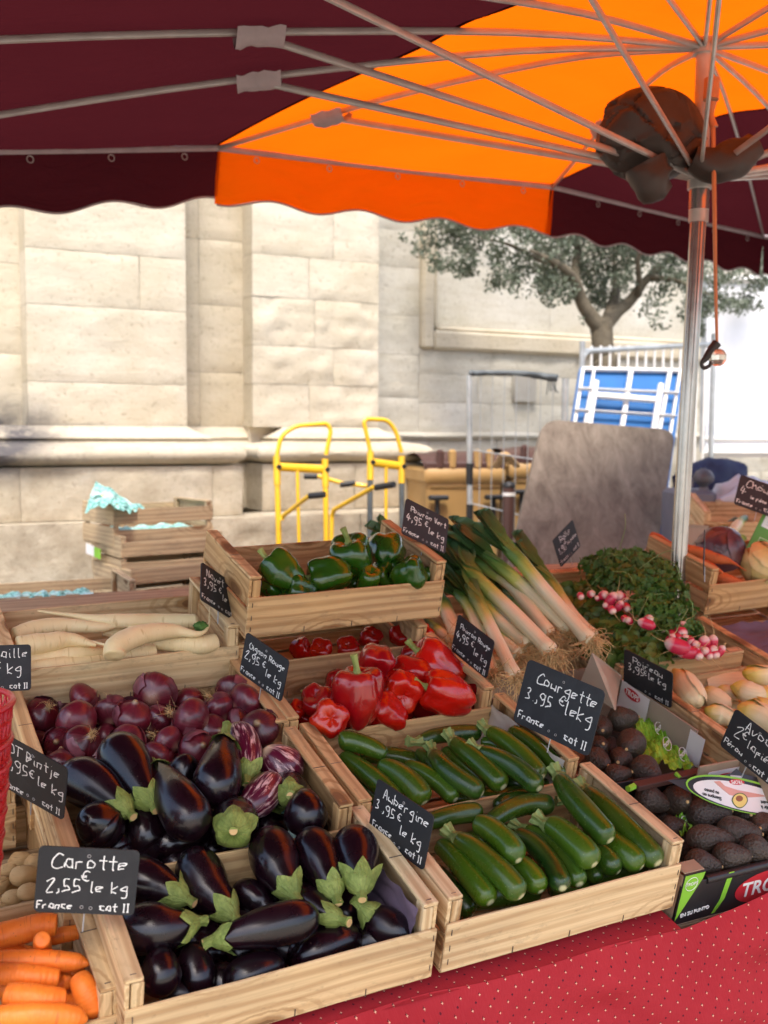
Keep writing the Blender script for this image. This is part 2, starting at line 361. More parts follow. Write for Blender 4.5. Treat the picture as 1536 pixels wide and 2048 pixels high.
ENDIVE=grad_mat('endive_leaf',((0.,(.70,.54,.30)),(.5,(.76,.62,.36)),(.8,(.74,.54,.13)),(1.,(.64,.44,.04))),.5,(14,1.2,1),.3)
RADISH=grad_mat('radish_skin',((0.,(.75,.60,.46)),(.16,(.74,.42,.40)),(.32,(.56,.03,.075)),(1.,(.46,.015,.05))),.25,(9,2,1),.15)
def leaf_mat(name,c1,c2,c3,tl=.25):
    m=NT(name); v=m.co(); g=m.n('ShaderNodeNewGeometry').outputs['Random Per Island']
    k=m.mix(g,c1,c2); k=m.mix(m.ramp(m.noise(v,9,3),(.5,0.),(.75,.6)),k,c3)
    m.P(Base_Color=k,Roughness=.5); t=m.n('ShaderNodeBsdfTranslucent'); m.set(t.inputs['Color'],k); x=m.n('ShaderNodeMixShader'); x.inputs[0].default_value=tl
    m.l(m.p.outputs[0],x.inputs[1]); m.l(t.outputs[0],x.inputs[2]); m.l(x.outputs[0],m.out.inputs[0]); return m.m
PARSLEY=leaf_mat('parsley_leaf',(.05,.125,.014),(.095,.18,.025),(.15,.21,.05))
RLEAF=leaf_mat('radish_leaf',(.065,.13,.018),(.13,.19,.03),(.20,.20,.04))
OAKLEAF=leaf_mat('holm_oak_leaf',(.10,.125,.08),(.18,.205,.14),(.08,.10,.055),.3)
STEMG=simple('green_stem',(.16,.24,.07),.5,.3,20)
BARK=simple('bark',(.105,.085,.055),.9,.35,18,bump=.8,bs=45)
CABR=grad_mat('red_cabbage_leaf',((0.,(.035,.010,.014)),(.5,(.07,.018,.025)),(1.,(.12,.05,.06))),.3,(9,3,1),.3)
CABY=grad_mat('yellow_cabbage_leaf',((0.,(.50,.34,.10)),(.6,(.62,.46,.17)),(1.,(.66,.50,.22))),.5,(12,2,1),.4)
# misc
SLATE=NT('chalkboard'); _v=SLATE.shift(SLATE.co())
SLATE.P(Base_Color=SLATE.mix(SLATE.ramp(SLATE.noise(_v,14,6,.7,1.),(.5,0.),(.8,.35)),(.012,.0135,.016),(.05,.053,.06)),Roughness=.62)
SLATE=SLATE.m
CHALK=simple('chalk',(.80,.79,.75),.9,.12,120)
CHALKR=simple('red_chalk',(.75,.22,.22),.9,.1,80)
PURPLE=simple('purple_tissue_paper',(.125,.085,.125),.75,.2,9,bump=.5,bs=22)
BEIGEP=simple('beige_paper',(.50,.43,.34),.8,.12,9,bump=.4,bs=18)
CARD=simple('brown_cardboard',(.33,.235,.15),.85,.1,12,bump=.15)
CARDIN=simple('tan_cardboard',(.36,.28,.20),.85,.08,10)
WHITEP=simple('white_print',(.72,.68,.66),.6,.05)
BLACKC=simple('black_print_cardboard',(.018,.017,.018),.38,.1)
GREENC=simple('green_print',(.22,.50,.035),.5,.08)
REDPR=simple('red_print',(.52,.02,.03),.5,.08)
WHITEL=simple('white_lettering',(.80,.77,.72),.6,.03)
BLACKL=simple('black_lettering',(.02,.02,.02),.6,.03)
DKGREENL=simple('dark_green_lettering',(.03,.07,.04),.7,.2)
SKINP=simple('printed_arm',(.62,.30,.24),.6,.1)
AVOY=simple('printed_avocado_flesh',(.72,.55,.16),.6,.12)
AVOB=simple('printed_avocado_stone',(.26,.09,.03),.5,.12)
AVOG=simple('printed_avocado_rind',(.07,.11,.03),.5,.1)
YELLOW=simple('yellow_paint',(.80,.47,.012),.35,.08,8,coat=.3)
GALV=simple('galvanised_steel',(.40,.42,.42),.5,.2,12,metal=.5)
DARKST=simple('dark_steel',(.10,.115,.12),.5,.2,12,metal=.4)
BINTAN=simple('tan_bin_plastic',(.40,.24,.085),.5,.1,4)
BINBR=simple('brown_bin_plastic',(.075,.035,.028),.45,.15,4)
WPAINT=simple('white_painted_metal',(.76,.74,.70),.45,.06,6)
BLUEP=simple('blue_board',(.006,.11,.33),.45,.15,4)
GREYW=NT('weathered_plywood'); _v=GREYW.co()
GREYW.P(Base_Color=GREYW.mix(GREYW.ramp(GREYW.noise(GREYW.map(_v,(7,7,1.1)),1.6,8,.75,.6),(.35,0.),(.68,1.)),(.12,.092,.068),(.27,.225,.175)),Roughness=.85); GREYW=GREYW.m
NAVY=simple('navy_canvas',(.018,.022,.065),.8,.2,6,bump=.3)
SACK=simple('white_sack',(.62,.62,.68),.6,.08,6,bump=.5,bs=14)
GREYBOX=simple('grey_painted_wood',(.17,.17,.20),.6,.1,4)
REDNET=simple('red_basket_plastic',(.40,.002,.006),.35,.1,8)
def teal_mat():
    m=NT('teal_printed_paper'); v=m.co('Object'); k=m.mix(m.ramp(m.vor(v,32,'DISTANCE_TO_EDGE'),(.03,1.),(.09,0.)),(.27,.55,.50),(.05,.20,.17))
    k=m.mix(m.ramp(m.noise(v,9,3),(.5,0.),(.6,.6)),k,(.55,.70,.68)); k=m.mix(m.ramp(m.noise(v,13,2),(.68,0.),(.71,.9)),k,(.70,.68,.12))
    m.P(Base_Color=k,Roughness=.6); return m.m
TEAL=teal_mat()
def film_mat():
    m=NT('green_plastic_film'); v=m.co('Object'); k=m.mix(m.ramp(m.noise(v,18,4),(.3,0.),(.7,1.)),(.12,.34,.015),(.33,.60,.06))
    m.P(Base_Color=k,Roughness=.25,Coat_Weight=.3); m.bump(m.noise(v,35,4,.6,1.),.6,.01); return m.m
FILM=film_mat()
def cloth_mat():
    m=NT('red_provencal_cloth'); uv=m.co('UV')   # uv in metres
    def dots(sc,loc,r,shape='c'):
        q=m.map(uv,(sc,sc,1),loc); x,y,_=m.sep(q); fx=m.math('SUBTRACT',m.math('FRACT',x),.5); fy=m.math('SUBTRACT',m.math('FRACT',y),.5)
        ax=m.math('ABSOLUTE',fx); ay=m.math('ABSOLUTE',fy)
        d=m.math('ADD',ax,ay) if shape=='d' else m.math('ADD',m.math('MULTIPLY',m.math('MINIMUM',ax,ay),3.2),m.math('MAXIMUM',ax,ay))
        return m.math('LESS_THAN',d,r)
    base=m.mix(m.ramp(m.noise(m.map(uv,(1,1,1)),4,3),(.3,0.),(.7,1.)),(.33,.016,.024),(.40,.024,.032))
    th=m.noise(m.map(uv,(500,60,1)),1,2); k=m.mix(m.ramp(th,(.4,0.),(.7,.15)),base,(.50,.06,.07))
    k=m.mix(dots(29,(.025,.05,0),.09),k,(.10,.01,.015))
    k=m.mix(dots(29,(0,0,0),.072),k,(.78,.44,.29))
    k=m.mix(dots(29,(.525,.45,0),.09),k,(.10,.01,.015))
    k=m.mix(dots(29,(.5,.4,0),.072),k,(.78,.44,.29))
    k=m.mix(dots(29,(.25,.7,0),.07,'d'),k,(.10,.01,.02))
    m.P(Base_Color=k,Roughness=.8); m.p.inputs['Specular IOR Level'].default_value=.2; m.bump(th,.15,.001)
    return m.m
CLOTH=cloth_mat()
PAVE=simple('paving_stone',(.30,.27,.23),.85,.2,3,bump=.3)

# ================================================================ SETTING
# ground with paving slabs near the stall
g=G(); g.grid(lambda a,b:(-150+300*a,-150+300*b,-.035),2,2); link('ground',g.mesh('ground',MORTAR,False),kind='structure')
g=G()
PAVING=bpy.data.objects.new('pavement',None); col.objects.link(PAVING); PAVING['kind']='structure'
slab=None
for i in range(16):
    for j in range(12):
        if slab is None:
            g=G(); g.box((0,0,0),(.79,.49,.06),bev=.006); slab=g.mesh('paving_slab',PAVE)
        link('paving_slab',slab,PAVING,loc=(-2.4+i*.8+(j%2)*.4,.6+j*.5,-.031+random.uniform(-.002,.002)))

# church wall ------------------------------------------------------
WALL=thing('church_wall','pale limestone church wall with pilasters and moulded base, behind the stall','church wall',(0,6,0))
def wx(u,Y): d=ray(u,860); return d[0]/d[1]*Y
def wz(u,v,Y): d=ray(u,v); return 1.5+d[2]/d[1]*Y
ORG=(0,6,0)
def stone(x0,x1,z0,z1,Y,deep=.34,mat=STONE,rough=.010,par=None,bev=.005,er=0.):
    """rough-faced block, front at y=Y; er = how eroded"""
    W=x1-x0;H=z1-z0; q_=.035 if er>.007 else .07; nu=max(3,min(34,int(W/q_))); nv=max(2,min(14,int(H/q_))); ph=random.random()*90
    def fn(a,b):
        x=x0+.0012+(W-.0024)*a; z=z0+.0012+(H-.0024)*b
        ea=min(a,1-a)*W; eb=min(b,1-b)*H; e=min(ea,eb)
        rd=bev*max(0,1-e/.02)**2*(.4+1.2*abs(noise.noise((x*5,z*5,ph)))) if e<.02 else 0
        k=rough*noise.noise((x*3.1+ph,z*3.1,ph))+er*(noise.noise((x*7+ph,z*14,ph*2))*.7+noise.noise((x*15,z*24,ph))*.5)
        return (x,Y+rd*1.5-k*(1 if e>1e-6 else .2),z)
    g=G(); g.grid(fn,nu,nv)
    # sides going back
    a=[(x0+.0012,Y+.009,z0+.0012),(x1-.0012,Y+.009,z0+.0012),(x1-.0012,Y+.009,z1-.0012),(x0+.0012,Y+.009,z1-.0012)]; bq=[(p[0],Y+deep,p[2]) for p in a]
    g.add(a+bq,[(0,4,5,1),(1,5,6,2),(2,6,7,3),(3,7,4,0)])
    return part('stone_block',g,mat,par or WALL,org=ORG,ang=50)
def courses(x0,x1,z0,z1,Y,hs,ws,mat=STONE,er=None,off=0):
    z=z0;i=off
    while z<z1-.02:
        h=min(hs[i%len(hs)],z1-z); x=x0; j=i*2
        if z1-z-h<.06: h=z1-z
        while x<x1-.02:
            w_=min(ws[j%len(ws)],x1-x)
            if x1-x-w_<.12: w_=x1-x
            stone(x,x+w_,z,z+h,Y,mat=mat,er=(er(x+w_/2,z+h/2) if er else 0)); x+=w_; j+=1
        z+=h;i+=1
def moulding(x0,x1,Yf,Yb,prof,name='base_moulding',mat=STONE):
    """profile [(out,z)] carried round the front and both returns"""
    g=G(); n=0
    segs=26
    rows_=[]
    for d,z in prof:
        L=[(x0-d,Yb,z),(x0-d,Yf-d,z)]
        for i in range(1,segs): 
            x=x0-d+(x1-x0+2*d)*i/segs; L.append((x,Yf-d-.010*noise.noise((x*4,z*9,3))-.005*noise.noise((x*17,z*30,8)),z))
        L+=[(x1+d,Yf-d,z),(x1+d,Yb,z)]; rows_.append(L)
    m=len(rows_[0]); V=[p for L in rows_ for p in L]; F=[(i*m+j,i*m+j+1,(i+1)*m+j+1,(i+1)*m+j) for i in range(len(prof)-1) for j in range(m-1)]
    g.add(V,F); return part(name,g,mat,WALL,org=ORG,ang=45)
YP=6.0; YR=6.35; YB=6.75
zt=wz(240,930,YP); zm=wz(240,852,YP)             # torus underside, top of the base
p1a,p1b=wx(57,YP),wx(375,YP); Y2=YP+.22; p2a,p2b=wx(506,Y2),wx(757,Y2)
TOP=3.6
def basis(z0,z1,d=.16):
    h=z1-z0
    P=[(0,z0-.004),(d*.55,z0)]
    for i in range(9): a=-math.pi/2+math.pi*i/8; P.append((d*.55+d*.45*math.cos(a),z0+h*.28+h*.28*math.sin(a)))
    P+=[(d*.50,z0+h*.57),(d*.42,z0+h*.58),(d*.42,z0+h*.62)]
    for i in range(6): a=math.pi*i/5; P.append((d*.30+d*.13*math.sin(a),z0+h*(.62+.15*i/5)))
    P+=[(d*.26,z0+h*.80),(d*.14,z0+h*.88),(d*.04,z0+h*.96),(0,z1)]
    return P
er1=lambda x,z:.008
er2=lambda x,z:.034 if (z>2.0 and z<2.45) else (.026 if 1.62<z<1.95 else .009)
# shafts
courses(p1a,p1b,zm,TOP,YP,(.24,.42,.30,.44,.36),(.9,.62,1.3),er=er1)
courses(p2a,p2b,zm,TOP,Y2,(.2,.27,.24,.30,.26,.33),(.42,.55,.38),er=er2,off=1)
courses(p1a-1.4,p1a+.02,zm,TOP,YP+.22,(.4,.5),(1.6,),er=er1)
courses(p1b-.02,p2a+.3,zm,TOP,YR+.05,(.34,.42,.4),(.22,.5),mat=STONET,er=er1)
moulding(p1a-1.5,p1b,YP,YB,basis(zt,zm,.27)); moulding(p2a+.2,p2b,Y2,YB,basis(zt,zm,.27))
moulding(p1b+.1,p2a+.25,YR+.05,YB,basis(zt,zm,.14))
# plinths
zp=wz(240,1032,YP)
courses(p1a-1.5,p1b+.26,zp,zt-.002,YP-.22,(.4,),(1.42,1.05,1.05),er=lambda x,z:.012)
courses(p2a-.02,p2b+.25,zp,zt-.002,Y2-.22,(.4,),(.62,.7),er=lambda x,z:.012)
courses(p1b+.2,p2a+.1,zp,zt-.002,YR-.05,(.4,),(.6,),er=er1)
courses(p1a-1.5,p2b+.32,0,zp-.002,YP-.34,(.45,.5),(1.3,.95,1.1),er=lambda x,z:.02)
# main wall to the right, with string course and framed panel
pa=wx(838,YB); pb=wz(838,684,YB); zs=wz(1000,868,YB)
WR=5.9+3.2
courses(p2b,pa,zs,TOP+.4,YB,(.26,.31,.28,.34),(.55,.8),mat=STONEG,er=lambda x,z:.008)
courses(pa,WR+1,zs,pb-.035,YB,(.23,.21,.25),(.62,.8,.5,.7),mat=STONEG,er=lambda x,z:.010)
courses(p2b,WR+1,0,zs-.02,YB-.03,(.3,.24,.3,.33),(.6,.75,.66),mat=STONEG,er=lambda x,z:.02)
courses(pa+.12,WR+1,pb+.1,TOP+.4,YB+.09,(.5,.45),(1.1,1.5),mat=STONEG,er=lambda x,z:.003)
g=G()
for (c,d) in (((pa+.05,YB+.03,(pb+TOP)/2+.15),(.10,.16,TOP-pb+.4)),(((pa+.097+WR)/2,YB+.034,pb+.02),(WR-pa-.10,.16,.14)),((pa+.13,YB+.05,(pb+TOP)/2+.1),(.04,.12,TOP-pb)),(((pa+.15+WR)/2,YB+.055,pb+.105),(WR-pa-.15,.12,.035))): g.box(c,d,bev=.02)
part('panel_frame',g,STONE,WALL,org=ORG)
g=G(); g.box(((p2b+WR)/2,YB-.02,zs-.012),(WR-p2b,.10,.05),bev=.02,warp=.01,seg=20); part('string_course',g,STONEG,WALL,org=ORG)
g=G(); hx=wx(1045,YB); hz=wz(1045,778,YB); g.box((hx,YB-.012,hz),(.20,.05,.20),bev=.004); part('stone_patch',g,simple('grey_patch',(.34,.32,.28),.9,.1),WALL,org=ORG)
g=G(); g.box(((p1a-2+WR+1.5)/2,YB+.5,TOP/2+1),(WR-p1a+3.5,.6,TOP+2)); part('wall_core',g,MORTAR,WALL,org=ORG)
g=G()
for x0,x1,y in ((p1a+.01,p1b-.01,YP+.08),(p2a+.01,p2b-.01,YP+.32),(p1a-1.5,p1a,YP+.3),(p1a-1.5,p1b+.24,YP-.14),(p2a,p2b+.24,YP+.1),(p1b,p2a,YR+.08)):
    hi=zt if y<YP+.15 and y!=YP+.08 else TOP+.3
    lo=0 if y<YP+.15 and y!=YP+.08 else zt
    g.box(((x0+x1)/2,(y+YB+.3)/2,(lo+hi)/2),(x1-x0,YB+.3-y,hi-lo),bev=.001)
part('wall_backing',g,MORTAR,WALL,org=ORG)

# ================================================================ UMBRELLA
HUB=at(1410,88,3.07); RING=at(1400,358,3.10)
UM=thing('market_umbrella','large orange and maroon striped market umbrella with a crank pole, over the whole stall','umbrella',stall(2.19,2.6,0))
UO=tuple(UM.location)
base=at(1340,1420,3.17); base=RING+(base-RING)*((RING[2]-0)/(RING[2]-base[2]))
TH=R(37)-R(0)
# umbrella frame: X' (along the far edge) and Y' (away), in world
fwd=np.array([CW[2][0],CW[2][1],0]); fwd/=np.linalg.norm(fwd); rgt=np.array([CW[0][0],CW[0][1],0]); rgt/=np.linalg.norm(rgt)
UX=.8*rgt+.6*fwd; UY=-.6*rgt+.8*fwd
def um(x,y,z): return HUB*np.array([1,1,0])+UX*x+UY*y+np.array([0,0,z])
def inum(P): d=np.array(P)-HUB; return d@UX,d@UY
zc=1.5
tips=[at(437,303,3.96),at(1105,380,4.59),at(1527,478,5.62)]          # far-left rib, far-right rib, right corner
lc=None                                                  # left corner (rear)
tipL1=um(-2.15,.66,zc+.86)
def online(u0,v0,u1,v1,L,h):  # tip of a rib that shows along a picture line, at length L from the hub, height h over the eye
    best=None
    for k in np.linspace(1.0,40,2000):
        u=u0+(u1-u0)*k; v=v0+(v1-v0)*k; d=ray(u,v)
        if d[2]<=0.01: continue
        P=CAM0+d*(h/d[2]); e=abs(np.linalg.norm((P-HUB)[:2])-L)
        if depth(P)>.02 and (best is None or e<best[0]): best=(e,P)
    return best[1]
tipA=um(-2.82,1.0,2.24)
tipB=um(-2.62,-.10,2.20)
tipC=um(-2.5,-.98,2.47); tipD=um(-2.9,-2.3,2.45)
lc=um(-2.24,1.51,2.26)
near=[um(-.73,-2.45,zc+.98),um(.75,-2.45,zc+.98),um(2.6,-2.3,zc+.9),um(2.6,.2,zc+.95),um(2.6,.9,zc+.95)]  # near rim out of view, drawn out past true size to shade the crates
RIBS=[tips[0],tips[1],tips[2],near[4],near[3],near[2],near[1],near[0],tipD,tipC,tipB,tipA,lc]
RIBS=sorted(RIBS,key=lambda P:math.atan2(inum(P)[1],inum(P)[0]))
RL=[(math.atan2(inum(P)[1],inum(P)[0]),np.array([*inum(P)]),P[2]) for P in RIBS]
def czh(x,y,up=0):
    """canopy height at umbrella coordinates, outline factor"""
    a=math.atan2(y,x); n=len(RL)
    for i in range(n):
        a0,p0,z0=RL[i]; a1,p1,z1=RL[(i+1)%n]
        da=(a1-a0)%(2*math.pi); dd=(a-a0)%(2*math.pi)
        if dd<=da+1e-9:
            M2=np.array([p0,p1]).T; s_=np.linalg.solve(M2,np.array([x,y])); k=s_.sum()
            f=s_[1]/max(k,1e-9); rim=z0*(1-f)+z1*f
            sag=.045*math.sin(math.pi*f)*min(k,1)
            return (HUB[2]+.015)*(1-k)+rim*k+.0+ -sag*.35+.045*math.sin(math.pi*min(k,1)), k
    return HUB[2],0
def edge(x,sgn):
    lo,hi=0,4
    for _ in range(28):
        m_=(lo+hi)/2
        if czh(x,sgn*m_)[1]>1: hi=m_
        else: lo=m_
    return sgn*lo
xl=min(p[1][0] for p in RL)+.002; xr=max(p[1][0] for p in RL)-.002
SX1,SX2=inum(tips[0])[0],inum(tips[1])[0]
def panel(x0,x1,mat,nm,label):
    nu=max(10,int((x1-x0)/.07)); g=G()
    ys=[(edge(x0+(x1-x0)*i/nu,-1),edge(x0+(x1-x0)*i/nu,1)) for i in range(nu+1)]
    def fn(a,b):
        i=int(round(a*nu)); x=x0+(x1-x0)*a; y=ys[i][0]+(ys[i][1]-ys[i][0])*b
        z=czh(x,y)[0]
        z+=.0035*noise.noise((x*7,y*3,1))
        return um(x,y,z+.028)
    g.grid(fn,nu,44,(1,1)); part(nm,g,mat,UM,org=UO,ang=180,label=label)
panel(xl,SX1,MAROON,'canopy_panel','maroon canvas panel'); panel(SX1,SX2,ORANGE,'canopy_panel','orange canvas panel'); panel(SX2,xr,MAROON,'canopy_panel','maroon canvas panel')
# seams
for sx in (SX1,SX2):
    y0,y1=edge(sx,-1),edge(sx,1); P=[um(sx,y0+(y1-y0)*i/40,czh(sx,y0+(y1-y0)*i/40)[0]+.027) for i in range(41)]
    g=G(); g.sweep(P,.006,5,flat=lambda t:(.3,1)); part('seam',g,MAROON,UM,org=UO)
# valance with scalloped hem, hung from the rim, one piece between two ribs
def valance(A,B,mat,k0,n=1):
    L=np.linalg.norm(B-A); g=G(); nu=max(12,int(L/.02)); per=L/round(L/.36)
    out=np.cross((B-A)/L,[0,0,1.]); 
    if out@((A+B)/2-HUB)<0: out=-out
    def drop(s_): return .205+.016*math.cos(2*math.pi*(s_+k0)/per)
    def fn(a,b):
        P=A+(B-A)*(a*1.012-.006); d=drop(a*L)*b; w_=.014*noise.noise((a*L*2.6,b*1.2,k0*3.1))*b
        return P+np.array([0,0,.03-d])+out*(w_+.025*b)
    g.grid(fn,nu,6,(L,.2)); va=part('valance',g,mat,UM,org=UO,ang=180)
    g=G(); P=[A+(B-A)*i/nu+np.array([0,0,.03-drop(L*i/nu)-.003])+out*(.025+.014*noise.noise((i/nu*L*2.6,1.2,k0*3.1))) for i in range(nu+1)]
    g.sweep(P,.004,6,n=nu*2,ends='lin'); part('hem_binding',g,GREYFAB,va,org=UO)
    g=G(); g.sweep([A+np.array([0,0,.012]),(A+B)/2+np.array([0,0,.010]),B+np.array([0,0,.012])],.009,8,flat=lambda t:(1.2,.6)); part('edge_tape',g,GREYFAB,UM,org=UO)
    for i in range(max(1,int(L/.3))):
        c=A+(B-A)*((i+.5)*.3/L); g=G(); g.sweep([c+np.array([0,0,-.006])+.011*np.array([math.cos(q),math.cos(q)*.2,math.sin(q)-1])*1. for q in np.linspace(0,2*math.pi,11)],.0018,5); part('hem_ring',g,ALUD,va,org=UO)
for i in range(len(RIBS)):
    A=RIBS[i];B=RIBS[(i+1)%len(RIBS)]; mx=(inum(A)[0]+inum(B)[0])/2
    m_=ORANGE if SX1-.05<mx<SX2+.05 and abs(inum(A)[0]-inum(B)[0])>.3 else MAROON
    valance(A,B,m_,i*.17)
# pole, hub, runner
up=(HUB-RING)/np.linalg.norm(HUB-RING)
def cyl(P0,P1,r,mat,name,par,org,seg=20,cross=None,rr=None):
    g=G(); g.sweep([P0,P1],rr or r,seg,cross=cross,n=8,ends='lin'); return part(name,g,mat,par,org=org)
cyl(RING-up*.10,HUB+up*.01,.024,ALUD,'upper_pole',UM,UO)
cyl(base,RING-up*.09,.0235,ALU,'lower_pole',UM,UO,seg=98,cross=lambda a,t:1-.10*max(0,1-abs(math.sin(a*3.5))/.35))
cyl(RING-up*.125,RING-up*.08,.029,ALUD,'pole_collar',UM,UO)
cyl(HUB-up*.03,HUB+up*.012,.034,ALUD,'top_hub',UM,UO)
cyl(RING-up*.03,RING+up*.012,.036,ALUD,'runner',UM,UO); cyl(RING-up*.09,RING-up*.03,.030,ALU,'runner_sleeve',UM,UO)
cyl(RING+up*.14,RING+up*.20,.020,ALUD,'slider_clamp',UM,UO); cyl(RING,RING+up*.15,.013,ORANGELIT,'inner_rod',UM,UO)
g=G(); g.sweep([np.array(base)+[0,0,0],np.array(base)+[0,0,.04],np.array(base)+[0,0,.3]],[.25,.24,.03],24); part('foot_weight',g,DARKST,UM,org=UO)
def pxl(P): c=CW@(P-CAM0); return 768+FPX*c[0]/c[2],1024+FPX*c[1]/c[2]
def WK(P,i):
    # joints sit a little over half way; the ones in view are matched to the photograph
    want={0:665,11:510,10:510}
    for key,Q in ((0,tips[0]),(11,lc),(10,tipA)):
        if Q is P:
            ks=np.linspace(.3,.95,66); return float(min(ks,key=lambda k:abs(pxl(HUB+(P-HUB)*k)[0]-want[key])))
    return .56
for i,P in enumerate(RIBS):
    d=(P-HUB); L=np.linalg.norm(d); d=d/L
    g=G(); pts=[HUB+d*.03-up*.006]; 
    for k in (.2,.4,.6,.8): x,y=inum(HUB+d*L*k); pts.append(um(x,y,czh(x,y)[0]+.004))
    pts.append(P+np.array([0,0,.012])); g.sweep(pts,.0082,8,n=20,flat=lambda t:(1.25,.8)); part('rib',g,ALUD,UM,org=UO)
    k=WK(P,i)
    x,y=inum(HUB+d*L*k); W_=um(x,y,czh(x,y)[0]-.008); dd=(W_-RING)/np.linalg.norm(W_-RING)
    g=G(); g.sweep([RING+dd*.03,W_],.0082,8,n=6,flat=lambda t:(1.3,.75)); part('strut',g,ALUD,UM,org=UO)
    # sleeve of grey cloth wrapped round the joint
    g=G(); ph=i*5.
    def fn(a,b):
        q=W_+d*(-.07+.14*a)*(.9) ; ang=(b-.5)*2.6
        side=np.cross(d,[0,0,1]); side/=np.linalg.norm(side)
        return q+side*.035*math.sin(ang)*1.2+np.array([0,0,.026-.05*math.cos(ang)*1.0+.012*noise.noise((a*4+ph,b*3,ph))])
    g.grid(fn,8,8); part('joint_sleeve',g,GREYFAB,UM,org=UO,ang=180)
# crumpled cover bag hung on the pole
BAG=thing('umbrella_bag','crumpled dark brown nylon umbrella bag stuffed between the struts by the pole','bag',at(1310,290,3.05))
bo=np.array(BAG.location); c0=at(1297,272,3.07)
def fold(p,ph=0): 
    q=np.array([p@CW[0]-.15,-(p@CW[1])-.1]); th=math.atan2(q[1],q[0]); rr=math.hypot(*q); n1=noise.noise((p[0]*1.1+ph,p[1]*1.1,p[2]*1.1)); n2=noise.noise((p[0]*2.3+ph,p[1]*2.3,p[2]*2.3)); s1=math.sin(2.5*th+2.6*rr+3.5*n1+1); s2=math.sin(5*th-3*rr+4*n2); return .16*n1-.17*(1-abs(s1))**2.5*min(1,2.2*rr)-.07*(1-abs(s2))**2-.10*math.exp(-rr*rr*9)+.05
def fn(a,b):
    th=2*math.pi*a; f=math.pi*b; p=np.array([math.sin(f)*math.cos(th),math.sin(f)*math.sin(th),math.cos(f)]); w_=p+.16*np.array([noise.noise((p[0]*1.6,p[1]*1.6,p[2]*1.6+q)) for q in (0,7,13)]); w_/=np.linalg.norm(w_)
    dd=BN@w_; ks=np.where(dd>.12,BD/np.maximum(dd,.12),9); o_=np.sort(ks); k=.150*(min(o_[0],1.02)*.80+.20*min(o_[1],1.1)) *(1-.10*max(0,1-(o_[1]-o_[0])/.09)**2*(1 if noise.noise(Vector(p*1.7))>0 else -.35))
    q=p*k*np.array([1.08,1.0,.86]); return c0+q
BN=rng.normal(size=(22,3)); BN/=np.linalg.norm(BN,axis=1)[:,None]; BD=rng.uniform(.82,1.0,22)
g=G(); g.grid(fn,120,70); part('cover_body',g,BAGM,BAG,org=bo,ang=28)
# hanging tail of the bag to the right with an open end
g=G(); P=[at(1385,315,3.0),at(1430,330,3.0),at(1480,312,3.0),at(1512,292,3.0)]
g.sweep(P,[.035,.055,.05,.036],26,cross=lambda a,t:1+.22*noise.noise((math.cos(a)*1.6,math.sin(a)*1.6,t*4)),n=16,cap=False,ends='lin'); part('cover_tail',g,BAGM,BAG,org=bo,ang=180)
g=G(); g.sweep([at(1290,330,2.98),at(1310,370,2.98),at(1335,386,2.98)],[.06,.06,.02],20,cross=lambda a,t:1+.3*noise.noise((math.cos(a)*2,math.sin(a)*2,t*4+7)),n=14); part('cover_fold',g,BAGM,BAG,org=bo,ang=180)
# crank rod with glass ball
CR=thing('crank_cord','orange lit pull rod hanging beside the umbrella pole with a black strap','pull cord',at(1428,420,2.95))
co_=np.array(CR.location)
g=G(); g.sweep([at(1426,250,2.98),at(1429,420,2.95),at(1431,560,2.95),at(1434,688,2.95)],[.0068,.006,.005,.004],8,n=24,ends='lin'); part('pull_rod',g,ORANGELIT,CR,org=co_)
g=G(); g.sweep([at(1424,158,2.99),at(1422,200,2.99)],.022,14,n=3,ends='lin'); part('crank_housing',g,ORANGELIT,CR,org=co_)
g=G(); g.sweep([at(1425,205,2.98),at(1422,230,2.98),at(1428,255,2.98)],[.012,.008,.012],10,n=10); part('swivel_hook',g,ORANGELIT,CR,org=co_)
g=G(); g.sweep([at(1434,686,2.95),at(1424,698,2.95),at(1412,716,2.95),at(1403,727,2.95),at(1408,736,2.95),at(1419,731,2.95),at(1421,722,2.95)],[.014,.013,.010,.005,.006,.005,.004],10,n=40); part('strap',g,BLACK,CR,org=co_)
GL=NT('crystal'); GL.P(Base_Color=(1,.93,.85),Roughness=.03,Transmission_Weight=.85,IOR=1.5,Metallic=.15); 
GB=thing('crystal_ball','faceted crystal ball hanging at the end of the umbrella pull cord','ball',at(1435,715,2.95))
g=G(); g.sweep([np.array(GB.location)+[0,0,.024],np.array(GB.location)-[0,0,.024]],lambda t:.026*math.sqrt(max(.04,1-(2*t-1)**2*.9)),10,n=5); part('glass_ball',g,GL.m,GB,smooth=False,org=GB.location)

# ================================================================ BACKGROUND OBJECTS
def tube(P,r,name,mat,par,seg=10,org=None,n=None,**k):
    g=G(); g.sweep(P,r,seg,n=n or max(4,(len(P)-1)*6),**k); return part(name,g,mat,par,org=org if org is not None else par.location)
def corner_path(P,rad=.04,k=5): # polyline with rounded corners
    P=[np.array(p,float) for p in P]; out=[P[0]]
    for i in range(1,len(P)-1):
        a=P[i]-P[i-1];b=P[i+1]-P[i]; la,lb=np.linalg.norm(a),np.linalg.norm(b); r=min(rad,la*.45,lb*.45)
        p0=P[i]-a/la*r;p1=P[i]+b/lb*r
        for j in range(k+1): t=j/k; out.append((1-t)**2*p0+2*t*(1-t)*P[i]+t*t*p1)
    out.append(P[-1]); return out
